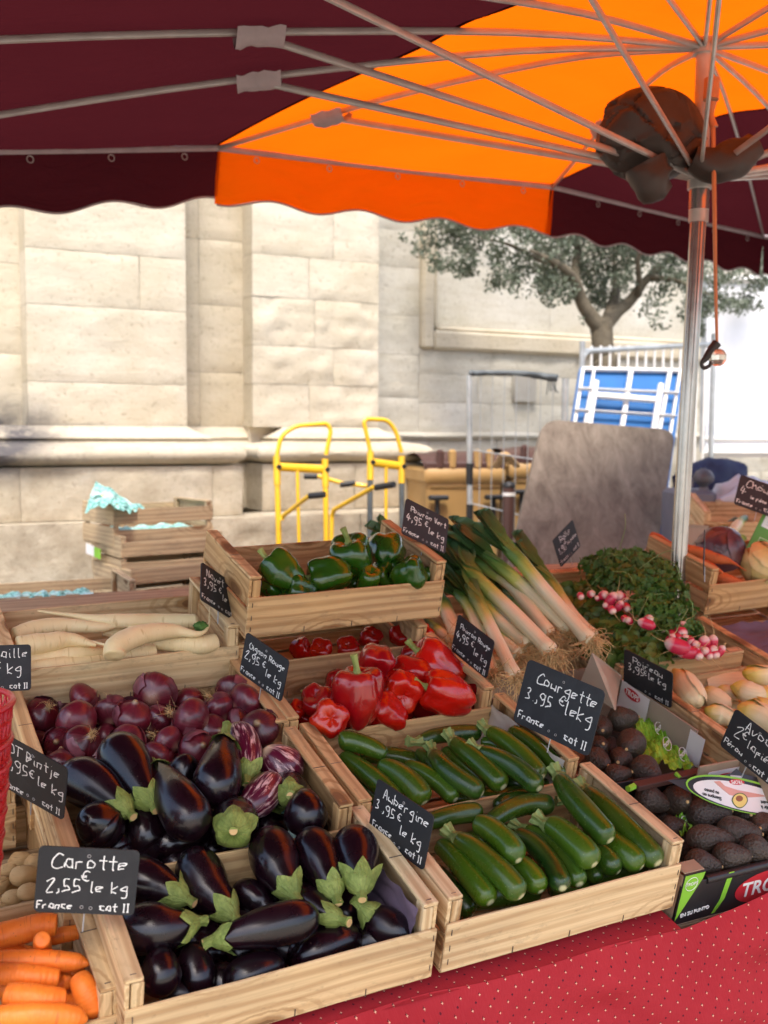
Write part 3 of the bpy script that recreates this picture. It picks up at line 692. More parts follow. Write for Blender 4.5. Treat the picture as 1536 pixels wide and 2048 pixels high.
# hand trucks
def truck(nm,label,z,L,Rr,post2,black):
    """L,Rr: pixel tops of the two posts; """
    o=np.array([*(at((L[0]+Rr[0])/2,1400,z)[:2]),0]); t=thing('hand_truck',label,'hand truck',o,'yellow hand trucks by the church wall')
    return t
def build_truck(label,z0,z1,lp,rp,loop,rails,mid,blk):
    pl=at(*lp,z0); pr=at(*rp,z1); bl=at(lp[0]+blk[0],1500,z0); br=at(rp[0]+blk[1],1500,z1)
    def down(p,q): d=(q-p); return p+d*((p[2]-.05)/(p[2]-q[2]))
    fl,fr_=down(pl,bl),down(pr,br)
    t=thing('hand_truck',label,'hand truck',tuple((fl+fr_)/2*[1,1,0]),'hand trucks by the church wall')
    M_=YELLOW
    def lerp(a,b,k): return a+(b-a)*k
    m2=DARKST if blk[2] else YELLOW
    for a,f in ((pl,fl),(pr,fr_)):
        g=G(); g.sweep([a,lerp(a,f,.12)],.021,10,n=3,flat=lambda t:(1.15,.9)); part('post_socket',g,YELLOW,t,org=t.location)
        g=G(); g.sweep([lerp(a,f,.12),f],.017,10,n=4,flat=lambda t:(1.2,.9)); part('post',g,m2,t,org=t.location)
    tube(corner_path([at(u,v,z0+(z1-z0)*((u-lp[0])/(rp[0]-lp[0]+1e-6))) for u,v in loop],.06),.0125,'handle_loop',YELLOW,t,n=50)
    a,b=lerp(pl,fl,.045),lerp(pr,fr_,.045); g=G(); g.sweep([a,b],.018,8,n=3,flat=lambda t:(1.3,.7)); part('cross_bar',g,YELLOW,t,org=t.location)
    for q in (a,b): g=G(); g.sweep([q-UY*.03,q+UY*.02],.014,8,n=2); part('bolt',g,BLACK,t,org=t.location)
    c0_,c1_=lerp(a,b,mid),lerp(fl,fr_,mid); tube([c0_,c1_],.010,'centre_bar',YELLOW,t,n=3)
    for P,grip in rails:
        Q=[at(u,v,z) for u,v,z in P]; fh=tube(corner_path(Q,.05),.0125,'folding_handle',YELLOW,t,n=30)
        Gp=[at(u,v,z) for u,v,z in grip]; tube(Gp,.0165,'rubber_grip',BLACK,fh,n=6,org=t.location)
    g=G(); g.box((fl+fr_)/2+np.array([0,-.12,-.03]),(np.linalg.norm(fl-fr_)+.05,.28,.015)); part('toe_plate',g,DARKST,t,org=t.location)
    for f in (fl,fr_):
        g=G(); q=f+np.array([0,.1,.08]); g.sweep([q-UX*.03,q+UX*.03],[.10,.11,.11,.10],24,n=6,ends='lin'); w_=part('wheel',g,BLACK,t,org=t.location)
    return t
build_truck('yellow hand truck with arched handle and black grips, nearer of the two by the wall',5.75,5.85,(553,912),(650,918),[(553,915),(562,872),(590,852),(654,847),(662,860),(652,910)],
   [([(563,1040,5.7),(566,1032,5.7),(618,992,5.4)],[(619,992,5.4),(649,989,5.35)]),([(663,1080,5.8),(664,1022,5.8),(748,974,5.4)],[(752,975,5.4),(788,969,5.3)])],.42,(16,10,False))
build_truck('yellow and black hand truck farther back, leaning its handle toward the bins',5.95,6.05,(741,903),(803,912),[(741,905),(728,845),(733,838),(775,840),(792,862),(803,905)],
   [([(635,952,6.1),(690,968,6.1)],[(608,953,6.1),(635,953,6.1)]),([(700,968,6.0),(748,974,6.0)],[(680,970,6.0),(711,966,6.0)])],.5,(-6,3,True))
# roll cage
zc1,zc2=6.0,5.85
CA=thing('roll_cage','galvanised wire roll cage standing in front of the tan bins','roll cage',tuple(at(1035,1300,6)*[1,1,0]))
A0,B0=at(938,750,zc1),at(1131,757,zc2)
def gnd(p): return np.array([p[0],p[1],.14])
sh=at(945,1100,zc1)-at(938,1100,zc1)
tube([A0,gnd(A0)+sh*1.5],.0165,'post',GALV,CA,n=4); tube([B0,gnd(B0)],.020,'post',GALV,CA,n=4)
for k in (.30,.44): pA=A0+(gnd(A0)+sh*1.5-A0)*k; tube([pA,pA-[0,0,.12]],.021,'black_sleeve',BLACK,CA,n=3)
tube([A0+[0,0,.01],A0*.5+B0*.5+[0,0,.02],A0*.08+B0*.92+[0,0,.0]],[.017,.014,.018,.022],'top_bar',DARKST,CA,n=30,cross=lambda a,t:1+.35*noise.noise((a,t*60,2)))
g=G()
for i in range(5):
    q=A0*.1+B0*.9; g.sweep([q+(A0-B0)*.02*i,q+(A0-B0)*.02*i-[0,0,.02+.05*random.random()],q+(B0-A0)*.03+(A0-B0)*.03*i-[0,0,.06+.04*random.random()]],.003,5)
part('frayed_tie',g,DARKST,CA,org=CA.location)
for i in range(1,8): 
    k=i/8; p=A0*(1-k)+B0*k; q=(gnd(A0))*(1-k)+gnd(B0)*k; tube([p,q],.0026,'wire',GALV,CA,seg=6,n=3)
for zf in (.36,.62,.86): tube([A0*(1-zf*.7)+gnd(A0)*zf*.7,B0*(1-zf*.8)+gnd(B0)*zf*.8],.004,'cross_wire',GALV,CA,seg=6,n=3)
g=G(); g.box((gnd(A0)+gnd(B0))/2+UY*.3,(.62,.62,.03),rotv('z',R(-27)+math.atan2(UX[1],UX[0]))); part('base_frame',g,GALV,CA,org=CA.location)
for i in range(4):
    q=(gnd(A0) if i%2 else gnd(B0))+UY*(.05 if i<2 else .55); g=G(); g.sweep([q-UX*.015-[0,0,.085],q+UX*.015-[0,0,.085]],.055,18,n=3); part('castor',g,BLACK,CA,org=CA.location)
# wheeled bins
def bin_(label,u0,u1,z,vt):
    P=at(u0,vt,z); Q=at(u1,vt,z+.12); W=np.linalg.norm((Q-P)[:2]); x=(Q-P)*[1,1,0]; x/=np.linalg.norm(x); y=np.cross([0,0,1.],x); Rz=np.array([x,y,[0,0,1.]]).T
    H=P[2]; t=thing('wheeled_bin',label,'bin',tuple(P*[1,1,0]),'wheeled bins by the wall',Rm=Rz)
    g=G(); D=.62
    rows_=[]
    V=[];F=[]
    for z_,k in ((.12,.86),(.2,.88),(H*.6,.955),(H-.14,1.0),(H-.14,1.0)):
        for X,Y in ((0,0),(1,0),(1,1),(0,1)): V.append((W/2+(X-.5)*W*k*.93,D/2+(Y-.5)*D*k,z_))
    for i in range(3):
        for j in range(4): F.append((i*4+j,i*4+(j+1)%4,i*4+4+(j+1)%4,i*4+4+j))
    F.append((3,2,1,0)); g.add(V,F); b_=part('body',g,BINTAN,t); bv=b_.modifiers.new('b','BEVEL'); bv.width=.02; bv.segments=2
    g=G(); g.box((W/2,D/2,H-.09),(W,D+.06,.10),bev=.02); g.box((W/2,D/2,H-.15),(W-.04,D+.02,.05),bev=.015); part('rim',g,BINTAN,t)
    for X in (.08,W-.08):
        g=G(); g.box((X,-.045,H-.22),(.13,.05,.03),bev=.01); g.box((X,-.02,H-.30),(.03,.03,.16),bev=.01); part('lift_bracket',g,BLACK,t)
    g=G(); g.grid(lambda a,b:(W*(a),D*b,H-.03+.075*math.sin(math.pi*min(1,b*1.2))**.6+.01*(abs(a-.5)<.3)),16,10); g.box((W/2,-.0,H-.03),(W,.03,.05),bev=.01); ld=part('lid',g,BINBR,t,ang=30)
    for X in (.10,.34,W-.34,W-.10):
        g=G(); g.box((X*W/W,.0,H+.01),(.045,.05,.12),bev=.012); part('lid_rib',g,BINBR if X in(.1,) else BINTAN,ld)
    for X in (.1,W-.1): g=G(); g.sweep([(X-.03,D-.1,.10),(X+.03,D-.1,.10)],.10,20,n=4); part('wheel',g,BLACK,t)
    for X in (.12,W-.12): g=G(); g.sweep([(X-.02,.1,.10),(X+.02,.1,.10)],.10,20,n=4); part('wheel',g,BLACK,t)
bin_('tan wheeled bin with brown lid, its left end next to the stone plinth',848,1010,6.35,922)
bin_('tan wheeled bin with brown lid half hidden behind the leaning plywood board',1018,1180,6.5,912)
t=thing('bollard','dark brown bollard with a pale ring in front of the tan bins','bollard',tuple(at(1018,1300,5.95)*[1,1,0]))
p=at(1018,974,5.95); tube([p*[1,1,0],p],.034,'post',BINBR,t,n=6,seg=16); tube([p-[0,0,.03],p-[0,0,.05]],.038,'pale_ring',WPAINT,t,n=3,seg=16); tube([p,p+[0,0,.03]],[.038,.036,.02],'cap',BLACK,t,seg=16)
t=thing('broken_wood_piece','pale broken wooden wedge lying on the rim of the tan bin','wood piece',tuple(at(1014,930,6.28)))
for a,b in (((1009,908),(992,934)),((1009,908),(1034,932))): g=G(); g.sweep([at(*a,6.2),at(*b,6.28)],[.035,.028],8,n=4,flat=lambda t:(.5,1)); part('wood_slat',g,WOODP,t,org=t.location)
# leaning plywood board
def slab(name,P,th,mat,par,rad=.12,org=None):
    """rounded quadrilateral board through four corners, with real thickness"""
    P=[np.array(p,float) for p in P]; nrm=np.cross(P[1]-P[0],P[3]-P[0]); nrm/=np.linalg.norm(nrm); out=[]
    for i in range(4):
        a=P[i-1]-P[i]; b=P[(i+1)%4]-P[i]; la,lb=np.linalg.norm(a),np.linalg.norm(b); p0=P[i]+a/la*min(rad,la*.3); p1=P[i]+b/lb*min(rad,lb*.3)
        for j in range(7): t=j/6; out.append((1-t)**2*p0+2*t*(1-t)*P[i]+t*t*p1)
    n=len(out); g=G(); g.add(out+[q+nrm*th for q in out],[tuple(range(n)),tuple(range(2*n-1,n-1,-1))]+[(i,i+n,(i+1)%n+n,(i+1)%n) for i in range(n)])
    bm=None; me=g.mesh(name,mat,False,org if org is not None else par.location); o=link(name,me,par); return o,nrm
def ext(a,b,z=0.02): return a+(b-a)*((a[2]-z)/(a[2]-b[2]))
TL,TR,BL,BR=at(1088,838,5.75),at(1352,860,5.95),at(1012,1150,5.3),at(1305,1160,5.5)
PB=thing('plywood_board','large weathered grey plywood board with rounded corners leaning against a table','board',tuple((ext(TL,BL)+ext(TR,BR))/2))
slab('board_face',[TL,TR,ext(TR,BR),ext(TL,BL)],.035,GREYW,PB,.10)
dv=at(1400,1000,5.9)-at(1352,1000,5.9)
# dark folded table end behind the board
DT=thing('folded_table','dark folded table edge standing behind the grey board','table',tuple(ext(TR,BR)+UY*.3))
a,b=TR+UY*.25+UX*.0,ext(TR,BR)+UY*.25+UX*.16; slab('table_top',[TR-UX*.4+UY*.2,TR+UY*.2,b,b-UX*.5],.03,BINBR,DT,.02)
tube([TR+UY*.16,ext(TR,BR)+UY*.15+UX*.08],.010,'metal_edge',GALV,DT,n=3)
# blue table underside with white frame
ZB=6.35
def bp(u,v): 
    return bT+(u)*bX+(v)*bY
b00,b10,b01,b11=at(1166,735,6.45),at(1368,740,6.6),at(1146,845,6.25),at(1349,852,6.4)
b01=ext(b00,b01,.05);b11=ext(b10,b11,.05)
# pixel (u,v) -> point on that plane
nb=np.cross(b10-b00,b01-b00); nb/=np.linalg.norm(nb)
if nb@(CAM0-b00)<0: nb=-nb
def onb(u,v,k=.0): d=ray(u,v); t=(nb@(b00-CAM0)+k)/(nb@d); return CAM0+t*d
BT=thing('blue_folding_table','blue folding table seen from below, white frame, leaning on the barrier','table',tuple((b01+b11)/2))
slab('table_top',[onb(1160,733),onb(1368,738),ext(onb(1368,738),onb(1352,860),.05),ext(onb(1160,733),onb(1140,860),.05)],-.02 if False else .02,BLUEP,BT,.03)
def bar(P,w_,k,nm='frame_bar'):
    Q=[onb(u,v,k) for u,v in P]; w_*=.5; g=G(); d=(Q[1]-Q[0]); L=np.linalg.norm(d); x=d/L; y=np.cross(nb,x); Rm=np.array([x,y,nb]).T
    g.box((Q[0]+Q[1])/2,(L,w_,.03),Rm,bev=.003); part(nm,g,WPAINT,BT,org=BT.location)
bar([(1164,738),(1364,742)],.04,.02); bar([(1166,736),(1140,905)],.035,.022); bar([(1188,738),(1160,905)],.03,.028); bar([(1262,738),(1236,905)],.055,.034); bar([(1340,740),(1310,905)],.045,.028); bar([(1360,740),(1334,905)],.03,.022)
bar([(1156,777),(1358,786)],.016,.05,'tie_rod'); bar([(1150,820),(1352,832)],.016,.05,'tie_rod'); bar([(1187,790),(1314,800)],.065,.075,'cross_bar')
bar([(1192,762),(1170,905)],.06,.078,'folding_leg'); bar([(1322,768),(1300,905)],.06,.078,'folding_leg')
# crowd barrier
BA=thing('crowd_barrier','galvanised crowd barrier standing in front of the tree trunk','barrier',tuple(at(1265,1400,6.75)*[1,1,0]))
bt=[at(1164,712,6.6),at(1170,692,6.6),at(1262,686,6.75),at(1372,683,6.9)]
f0,f1=bt[0]*[1,1,0],bt[3]*[1,1,0]+UX*.3
tube(corner_path([f0,bt[0]+[0,0,.03],bt[3]+UX*.3,f1],.08),.018,'outer_tube',GALV,BA,n=60)
for i in range(1,15):
    k=i/15; q=f0*(1-k)+f1*k; tp=(bt[1]*(1-k)+(bt[3]+UX*.3)*k); tube([q+[0,0,.25],[q[0],q[1],tp[2]]],.008,'upright',WPAINT,BA,seg=8,n=2)
tube([f0+[0,0,.25],f1+[0,0,.25]],.012,'lower_rail',GALV,BA,n=3)
for q in (f0,f1): g=G(); g.box(q+[0,0,.015],(.05,.6,.03)); part('foot',g,GALV,BA,org=BA.location)
# white board with aluminium frame at the right
SB=thing('notice_board','big white notice board in an aluminium frame at the right edge','notice board',tuple(at(1560,1400,7.6)*[1,1,0]))
zb=7.6; c_=[at(1408,560,zb),at(1800,560,zb),at(1800,905,zb),at(1405,905,zb)]
o_,nb2=slab('white_panel',c_,.06,simple('white_panel_paint',(.80,.80,.82),.4,.03),SB,.01)
for a,b,wd in ((c_[3],c_[2],.05),(c_[0],c_[1],.05),(c_[0],c_[3],.04),(c_[1],c_[2],.04)):
    tube([a,b],wd*.7,'frame_edge',GALV if wd<.05 else WPAINT,SB,seg=4,n=2)
tube([c_[3]+[0,0,.10],c_[2]+[0,0,.10]],.018,'frame_bead',WPAINT,SB,seg=8,n=2)
q=at(1423,866,zb-.02); ring=[q+(rgt*math.cos(a)+np.array([0,0,1])*math.sin(a))*.055 for a in np.linspace(0,2*math.pi,25)]; tube(ring,.0022,'emblem_ring',simple('pale_blue_print',(.45,.50,.70),.6),SB,seg=5,n=48)
tube([q+rgt*-.03-[0,0,.015],q+rgt*.0+[0,0,.03],q+rgt*.03-[0,0,.015]],.003,'emblem_mark',simple('pale_blue_mark',(.45,.50,.70),.6),SB,seg=5)
for k in (.05,.9): p=c_[3]*(1-k)+c_[2]*k+fwd*.08; tube([p*[1,1,0],p],.03,'leg',GALV,SB,n=2)
# grey box with acorn finial, navy heap, white sack
GB_=thing('grey_planter_box','grey painted wooden planter corner with an acorn finial beside the pole','planter',tuple(at(1385,1300,5.3)*[1,1,0]))
p=at(1393,978,5.3); g=G(); g.box((p+at(1362,978,5.3))/2*[1,1,0]+[0,0,p[2]/2],(.20,.3,p[2]),rotv('z',R(-27))); part('box_panel',g,GREYBOX,GB_,org=GB_.location)
q=at(1407,975,5.2); tube([q*[1,1,0],q],.032,'corner_post',GREYBOX,GB_,seg=4,n=3)
g=G(); q2=at(1407,936,5.2); g.sweep([q,q2],lambda t:.012+.040*math.sin(math.pi*min(1,(t*1.05)))**.6*(1 if t>.25 else .35+t*1.5),16,n=18,ends='lin'); part('acorn_finial',g,simple('grey_finial',(.10,.10,.115),.5),GB_,org=GB_.location)
def blob(name,c,r,mat,par,org,amp=.15,sc=2.,nu=40,nv=26,ph=0.,squash=None,power=1.):
    def fn(a,b):
        th=2*math.pi*a;f=math.pi*b; p=np.array([math.sin(f)*math.cos(th),math.sin(f)*math.sin(th),math.cos(f)]); k=1+amp*noise.noise((p[0]*sc+ph,p[1]*sc,p[2]*sc))+amp*.5*noise.noise((p[0]*sc*2.7+ph,p[1]*sc*2.7,p[2]*sc*2.7))
        q=np.sign(p)*abs(p)**power*k*np.array(r); return np.array(c)+q
    g=G(); g.grid(fn,nu,nv,flip=True); return part(name,g,mat,par,org=org,ang=180)
NV=thing('navy_canvas_heap','navy blue canvas bundle heaped behind the grey planter','canvas bundle',tuple(at(1440,1000,5.9)))
blob('canvas_bundle',at(1425,985,5.9),(.24,.16,.19),NAVY,NV,NV.location,.16,1.8,power=.8)
WS=thing('white_sack','white plastic sack slumped against the navy canvas','sack',tuple(at(1490,1010,5.3)))
blob('sack_body',at(1500,1025,5.3),(.26,.18,.17),SACK,WS,WS.location,.25,2.2,ph=4)
WS2=thing('white_bag','small white bag poking out beside the umbrella pole','bag',tuple(at(1376,967,5.25))); blob('bag_body',at(1374,967,5.25),(.03,.03,.035),SACK,WS2,WS2.location,.2,2)
g=G(); p0=at(1370,1070,5.6); cxb=at(1440,1260,5.6)
TB=thing('side_table','low grey trestle table holding the planter bundles at the back right','table',tuple(cxb*[1,1,0]))
zt_=at(1440,1062,5.6)[2]; g.box((cxb[0]+.35,cxb[1],zt_-.02),(.7,.5,.03),rotv('z',R(-20))); part('table_top',g,GREYBOX,TB,org=TB.location)
for dx in (.1,.6): g=G(); g.box((cxb[0]+dx,cxb[1],zt_/2-.02),(.05,.05,zt_-.04)); part('leg',g,GREYBOX,TB,org=TB.location)

# tree ---------------------------------------------------------------
TR_=thing('holm_oak_tree','small evergreen tree with forked grey trunk in front of the panelled wall','tree',tuple(at(1207,1400,7.0)*[1,1,0]))
to=TR_.location
zt0=7.0
def br(P,r,name='branch'):
    Q=[at(u,v,z) for u,v,z in P]; g=G(); g.sweep(Q,r,10,n=len(P)*5,cross=lambda a,t:1+.12*noise.noise((math.cos(a)*2,math.sin(a)*2,t*9))); part(name,g,BARK,TR_,org=to,ang=180)
tb=at(1211,1000,7.0)*[1,1,0]
g=G(); g.sweep([tb,at(1210,780,7.0),at(1207,720,7.0),at(1204,672,7.0),at(1203,645,7.0)],[.12,.085,.078,.072,.075],14,n=26,cross=lambda a,t:1+.1*noise.noise((math.cos(a)*2,math.sin(a)*2,t*9))); part('trunk',g,BARK,TR_,org=to,ang=180)
br([(1204,660,7),(1180,630,6.95),(1160,595,6.9),(1150,560,6.8),(1120,530,6.7),(1060,500,6.6)],[.062,.05,.042,.034,.024,.01])
br([(1156,590,6.9),(1150,540,7.0),(1155,500,7.1),(1140,450,7.1)],[.036,.03,.024,.01])
br([(1206,655,7),(1232,625,7.05),(1262,600,7.1),(1292,560,7.1),(1340,520,7.2),(1400,500,7.3)],[.058,.045,.038,.028,.018,.008])
br([(1215,640,7),(1228,600,7.2),(1232,560,7.4),(1225,500,7.5)],[.045,.036,.026,.01])
br([(1275,590,7.1),(1278,560,6.9),(1276,520,6.7),(1290,470,6.6)],[.026,.02,.016,.008])
br([(1120,532,6.7),(1080,520,6.9),(1020,490,7.1),(960,475,7.2)],[.022,.018,.012,.006])
br([(1300,556,7.1),(1350,560,7),(1420,590,6.9)],[.02,.014,.006])
clus=[]
def cl(u,v,z,r): clus.append((at(u,v,z),r))
for q in [(900,470,7.2,.16),(850,490,7.2,.10),(960,455,7.1,.17),(950,500,7.0,.12),(1010,470,6.9,.18),(1030,530,6.9,.15),(1000,570,7.0,.10),(1060,560,6.8,.14),(1080,500,6.8,.18),(1130,470,6.9,.2),(1110,580,6.8,.12),(880,525,7.1,.08),(930,540,7.1,.08),
   (1190,450,7,.2),(1200,520,7.1,.18),(1210,570,7.2,.15),(1190,600,7.2,.09),(1250,480,6.9,.2),(1330,500,7.0,.2),(1350,550,7.1,.16),(1300,600,7.1,.12),(1320,640,7,.07),(1290,520,7.1,.16),(1390,480,7.2,.2),(1420,560,7.0,.17),(1460,600,7.0,.13),(1440,640,7,.07),(1400,620,7.0,.12),(1390,660,7.1,.06),(1500,600,7.4,.1),(1530,570,7.3,.1),(1280,430,7,.25),(1180,400,7,.3),(1050,420,6.9,.25),(930,410,7.1,.22),(1400,400,7.1,.25),(1500,520,7.3,.15),(1150,640,6.9,.05),(1240,555,6.9,.1),(1100,540,7.1,.12),(1150,540,7.3,.14),(820,470,7.1,.06)]: cl(*q)
g=G(); V=[];F=[]
for c,r in clus:
    n_=int(21000*r**1.75)+90
    for i in range(n_):
        d=rng.normal(size=3); d/=np.linalg.norm(d); k=(rng.random()**.45)*r*1.35; 
        p=c+d*k*np.array([1,1,.72])
        if noise.noise(Vector(p*6.))<-.08: continue
        a=rng.normal(size=3); a/=np.linalg.norm(a); b_=np.cross(a,rng.normal(size=3)); b_/=np.linalg.norm(b_); L=.011+.010*rng.random(); W2=L*.5
        k0=len(V); V+=[p-a*L,p+b_*W2,p+a*L,p-b_*W2]; F.append((k0,k0+1,k0+2,k0+3))
g.add(V,F); part('crown',g,OAKLEAF,TR_,smooth=False,org=to,kind='stuff')

# ================================================================ CRATES
CR_W,CR_D,CR_H,CR_h,CR_t=.5,.2945,.1418,.0935,.0272
def crate_parts(root,W,D,H,h,t,wood,gap=False,two=True):
    B=[]
    def b(name,c,d,n=1,sg=1,warp=.0020):
        g=G(); g.box(c,d,bev=.0014,warp=warp,seg=6); o=part(name,g,wood,root,ang=30); B.append(o); return o
    rt=.007
    for x0,sx in ((0,1),(W,-1)):
        cx=x0+sx*t/2
        b('end_rail',(cx,D/2,H-rt/2),(t,D-.012,rt))
        for y in (.006+t/2,D-.006-t/2): b('corner_post',(x0+sx*(t/2+.0045),y,(H-rt)/2-.001),(t-.009,t,H-rt-.002))
        hh=(H-rt)/2-.004
        b('end_board',(x0+sx*.0035,D/2,H-rt-hh/2-.0005),(.007,D-.013,hh)); b('end_board',(x0+sx*.0035,D/2,hh/2+.001),(.007,D-.013,hh-.004))
    for y,s_ in ((.003,1),(D-.003,-1)):
        if gap:
            b('long_slat',(W/2,y,h*.80),(W,.006,h*.40)); b('long_slat',(W/2,y,h*.24),(W,.006,h*.40))
        else: b('long_slat',(W/2,y,h/2),(W,.006,h))
    for i in range(4): b('floor_slat',(W/2,.035+(D-.07)*i/3,-.003),(W-.002,(D-.07)/3*.82,.004))
    g=G()
    for x in (.008,W-.008):
        for z in (.02,h*.5,h-.016): g.box((x+.002,-.0005,z),(.0012,.0016,.011))
    for x in (.14,.26,.38): g.box((x,-.0006,.007),(.0012,.0016,.014))
    for x in (t/2,W-t/2):
        for y in (.016,D*.45,D-.016): g.box((x,y,H+.0002),((t*.9 if y==D*.45 else .009),.0012,.0012))
    part('staples',g,STEEL,root,smooth=False,kind='stuff')
PROTO={}
CRT={}
def crate(key,label,T,Rm,W=CR_W,D=CR_D,H=CR_H,h=CR_h,wood=None,gap=False,group='wooden produce crates on the stall',cat='crate'):
    wood=wood or WOOD; k=(W,D,H,h,wood.name,gap)
    r=thing('wooden_crate',label,cat,tuple(T),group,Rm=Rm)
    if k in PROTO:
        for ch in list(PROTO[k].children): c=ch.copy(); col.objects.link(c); c.parent=r
    else: crate_parts(r,W,D,H,h,CR_t if H>.1 else .02,wood,gap); PROTO[k]=r
    CRT[key]=(np.array(Rm),np.array(T)); return r
crate('A','pale wooden crate of dark aubergines at the front edge, knotty front board',(.321,1.432,.602),RM(14.27,-1.36,.06),wood=WOODP)
crate('B','wooden crate with striped and dark aubergines, right behind the front aubergine crate',(.282,1.674,.696),RM(14.26,-.83,-.31))
crate('C','wooden crate full of red onions',(.275,1.96,.769),RM(15.21,-1.49,.6))
crate('D','clean pale crate of long white turnips behind the onions',(.261,2.209,.924),RM(15.13,-1.06,1.1),wood=WOODP)
crate('E','stained wooden crate of courgettes at the front edge above the red cloth',(.844,1.441,.61),RM(13.98,-.96,.24),wood=WOODP)
crate('F','wooden crate of courgettes behind the front courgette crate',(.806,1.704,.694),RM(15.15,-1.12,.52))
crate('G','wooden crate of shiny red peppers with the price board on its right rail',(.771,1.969,.785),RM(15.82,-1.09,.64))
crate('H','wooden crate of red peppers underneath the green pepper crate',stall(.748,2.385,.275),RM(15.5,-1.,.6))
crate('I','wooden crate of green peppers raised on top of another crate',(.759,2.154,1.048),RM(15.99,-.89,2.06))
crate('J','wooden crate of orange carrots in the front left corner',(-.174,1.478,.553),RM(14.3,-1.63,1.56),wood=WOODP)
crate('K','wooden crate of potatoes behind the carrots, next to the red baskets',stall(-.185,1.862,.14),RM(14.3,-1.6,1.2),wood=WOODP)
crate('K2','wooden crate behind the potatoes, left of the onions',stall(-.245,2.10,.18),RM(14.8,-1.4,1.),wood=WOODP)
crate('M','long wooden crate of pale yellow endives at the right edge',stall(1.752,1.80,.2),RM(15,-1.0,.3),W=.62,D=.42)
crate('L','wooden crate of radishes and parsley with green lettering on its front rail',stall(2.168,2.235,.2),RM(15,-.5,.3)@rotv('z',R(90)),W=.63,D=.44)
crate('LK','wooden crate carrying the leeks, mostly hidden under them',stall(1.715,2.36,.19),RM(15,-.5,.3)@rotv('z',R(90)),W=.55,D=.42)
crate('N','wooden crate lined with purple tissue paper at the right edge',stall(2.19,2.165,.2),RM(15,-1,.3))
crate('NU','wooden crate under the crate of cabbages at the right edge',stall(2.235,2.475,.195),RM(15,-1,.3))
crate('O','wooden crate of dusty carrots and cabbages stacked beside the pole',stall(2.222,2.462,.342),RM(15.2,-1.2,.6))
# stall table
TA=thing('stall_table','long tilted plank table under the crates, draped with red cloth','table',tuple(stall(1,2,0)*[1,1,0]))
for i in range(9):
    g=G(); g.box((0,0,0),(3.9,.19,.02),bev=.002,warp=.001,seg=4); o_=part('plank',g,WOODG,TA); o_.location=tuple(stall(1.15,1.66+i*.195,.150)-np.array(TA.location)); o_.rotation_euler=(R(15),0,0)
for s_ in (-.6,.4,1.4,2.6):
    for v in (1.62,3.1):
        q=stall(s_,v,.15); g=G(); g.box(q*[1,1,.5],(.06,.06,q[2])); part('trestle_leg',g,WOODG,TA,org=TA.location)
for s0,s1 in ((.2,1.3),):
    g=G(); q=stall((s0+s1)/2,2.52,.225); g.box(q,(s1-s0,.26,.09),rotv('x',R(15))); part('riser',g,WOODG,TA,org=TA.location)

# red cloth skirt
CL=thing('table_cloth','red tablecloth with tiny pale motifs hanging over the front of the stall','tablecloth',tuple(stall(1.2,1.5,.19)))
def clothfn(a,b):
    s_=-.25+3.1*a
    n=.198-.012*s_*0; 
    rise=max(0,min(1,(s_-1.36)/.5)); n=n-.002*(s_/1.3)+rise*.075
    top=stall(s_,1.528-.0*rise,n)
    L=.62*b
    lift=.006*noise.noise((s_*5,.3,2))
    fold=.034*noise.noise((s_*2.2+L*2.6,L*2.2-s_*1.1,1.))*min(1,b*6)+.016*noise.noise((s_*5+L*11,L*3.5-s_*2.5,5.))*min(1,b*5)
    fold+=.013*math.sin((L*1.0-s_*.34)*42+3*noise.noise((s_*3,L*3,8)))*math.exp(-((L-.09-.05*s_)/.14)**2)*(.5+.9*abs(noise.noise((s_*2,L*2,4)))*2)
    fold+=.007*(1-abs(math.sin(L*9.-s_*3.4+2.2*noise.noise((s_*2.3,L*3,3)))))**3*min(1,b*5)+.005*(1-abs(math.sin(L*17.-s_*8.+3*noise.noise((s_*3,L*4,6)))))**3*min(1,b*5)
    y=-.030*math.sin(min(1,b*8)*math.pi/2)-.05*b+fold
    return top+np.array([0,y,-L+lift+.0])
g=G(); g.grid(clothfn,220,64,(3.1,.62)); part('cloth_skirt',g,CLOTH,CL,org=CL.location,ang=180)
g=G(); g.grid(lambda a,b:stall(-.25+1.6*a,1.528+.10*b,.196-.002*(-.25+1.6*a)/1.3-.004*b),30,3,(1.6,.1)); part('cloth_top',g,CLOTH,CL,org=CL.location)

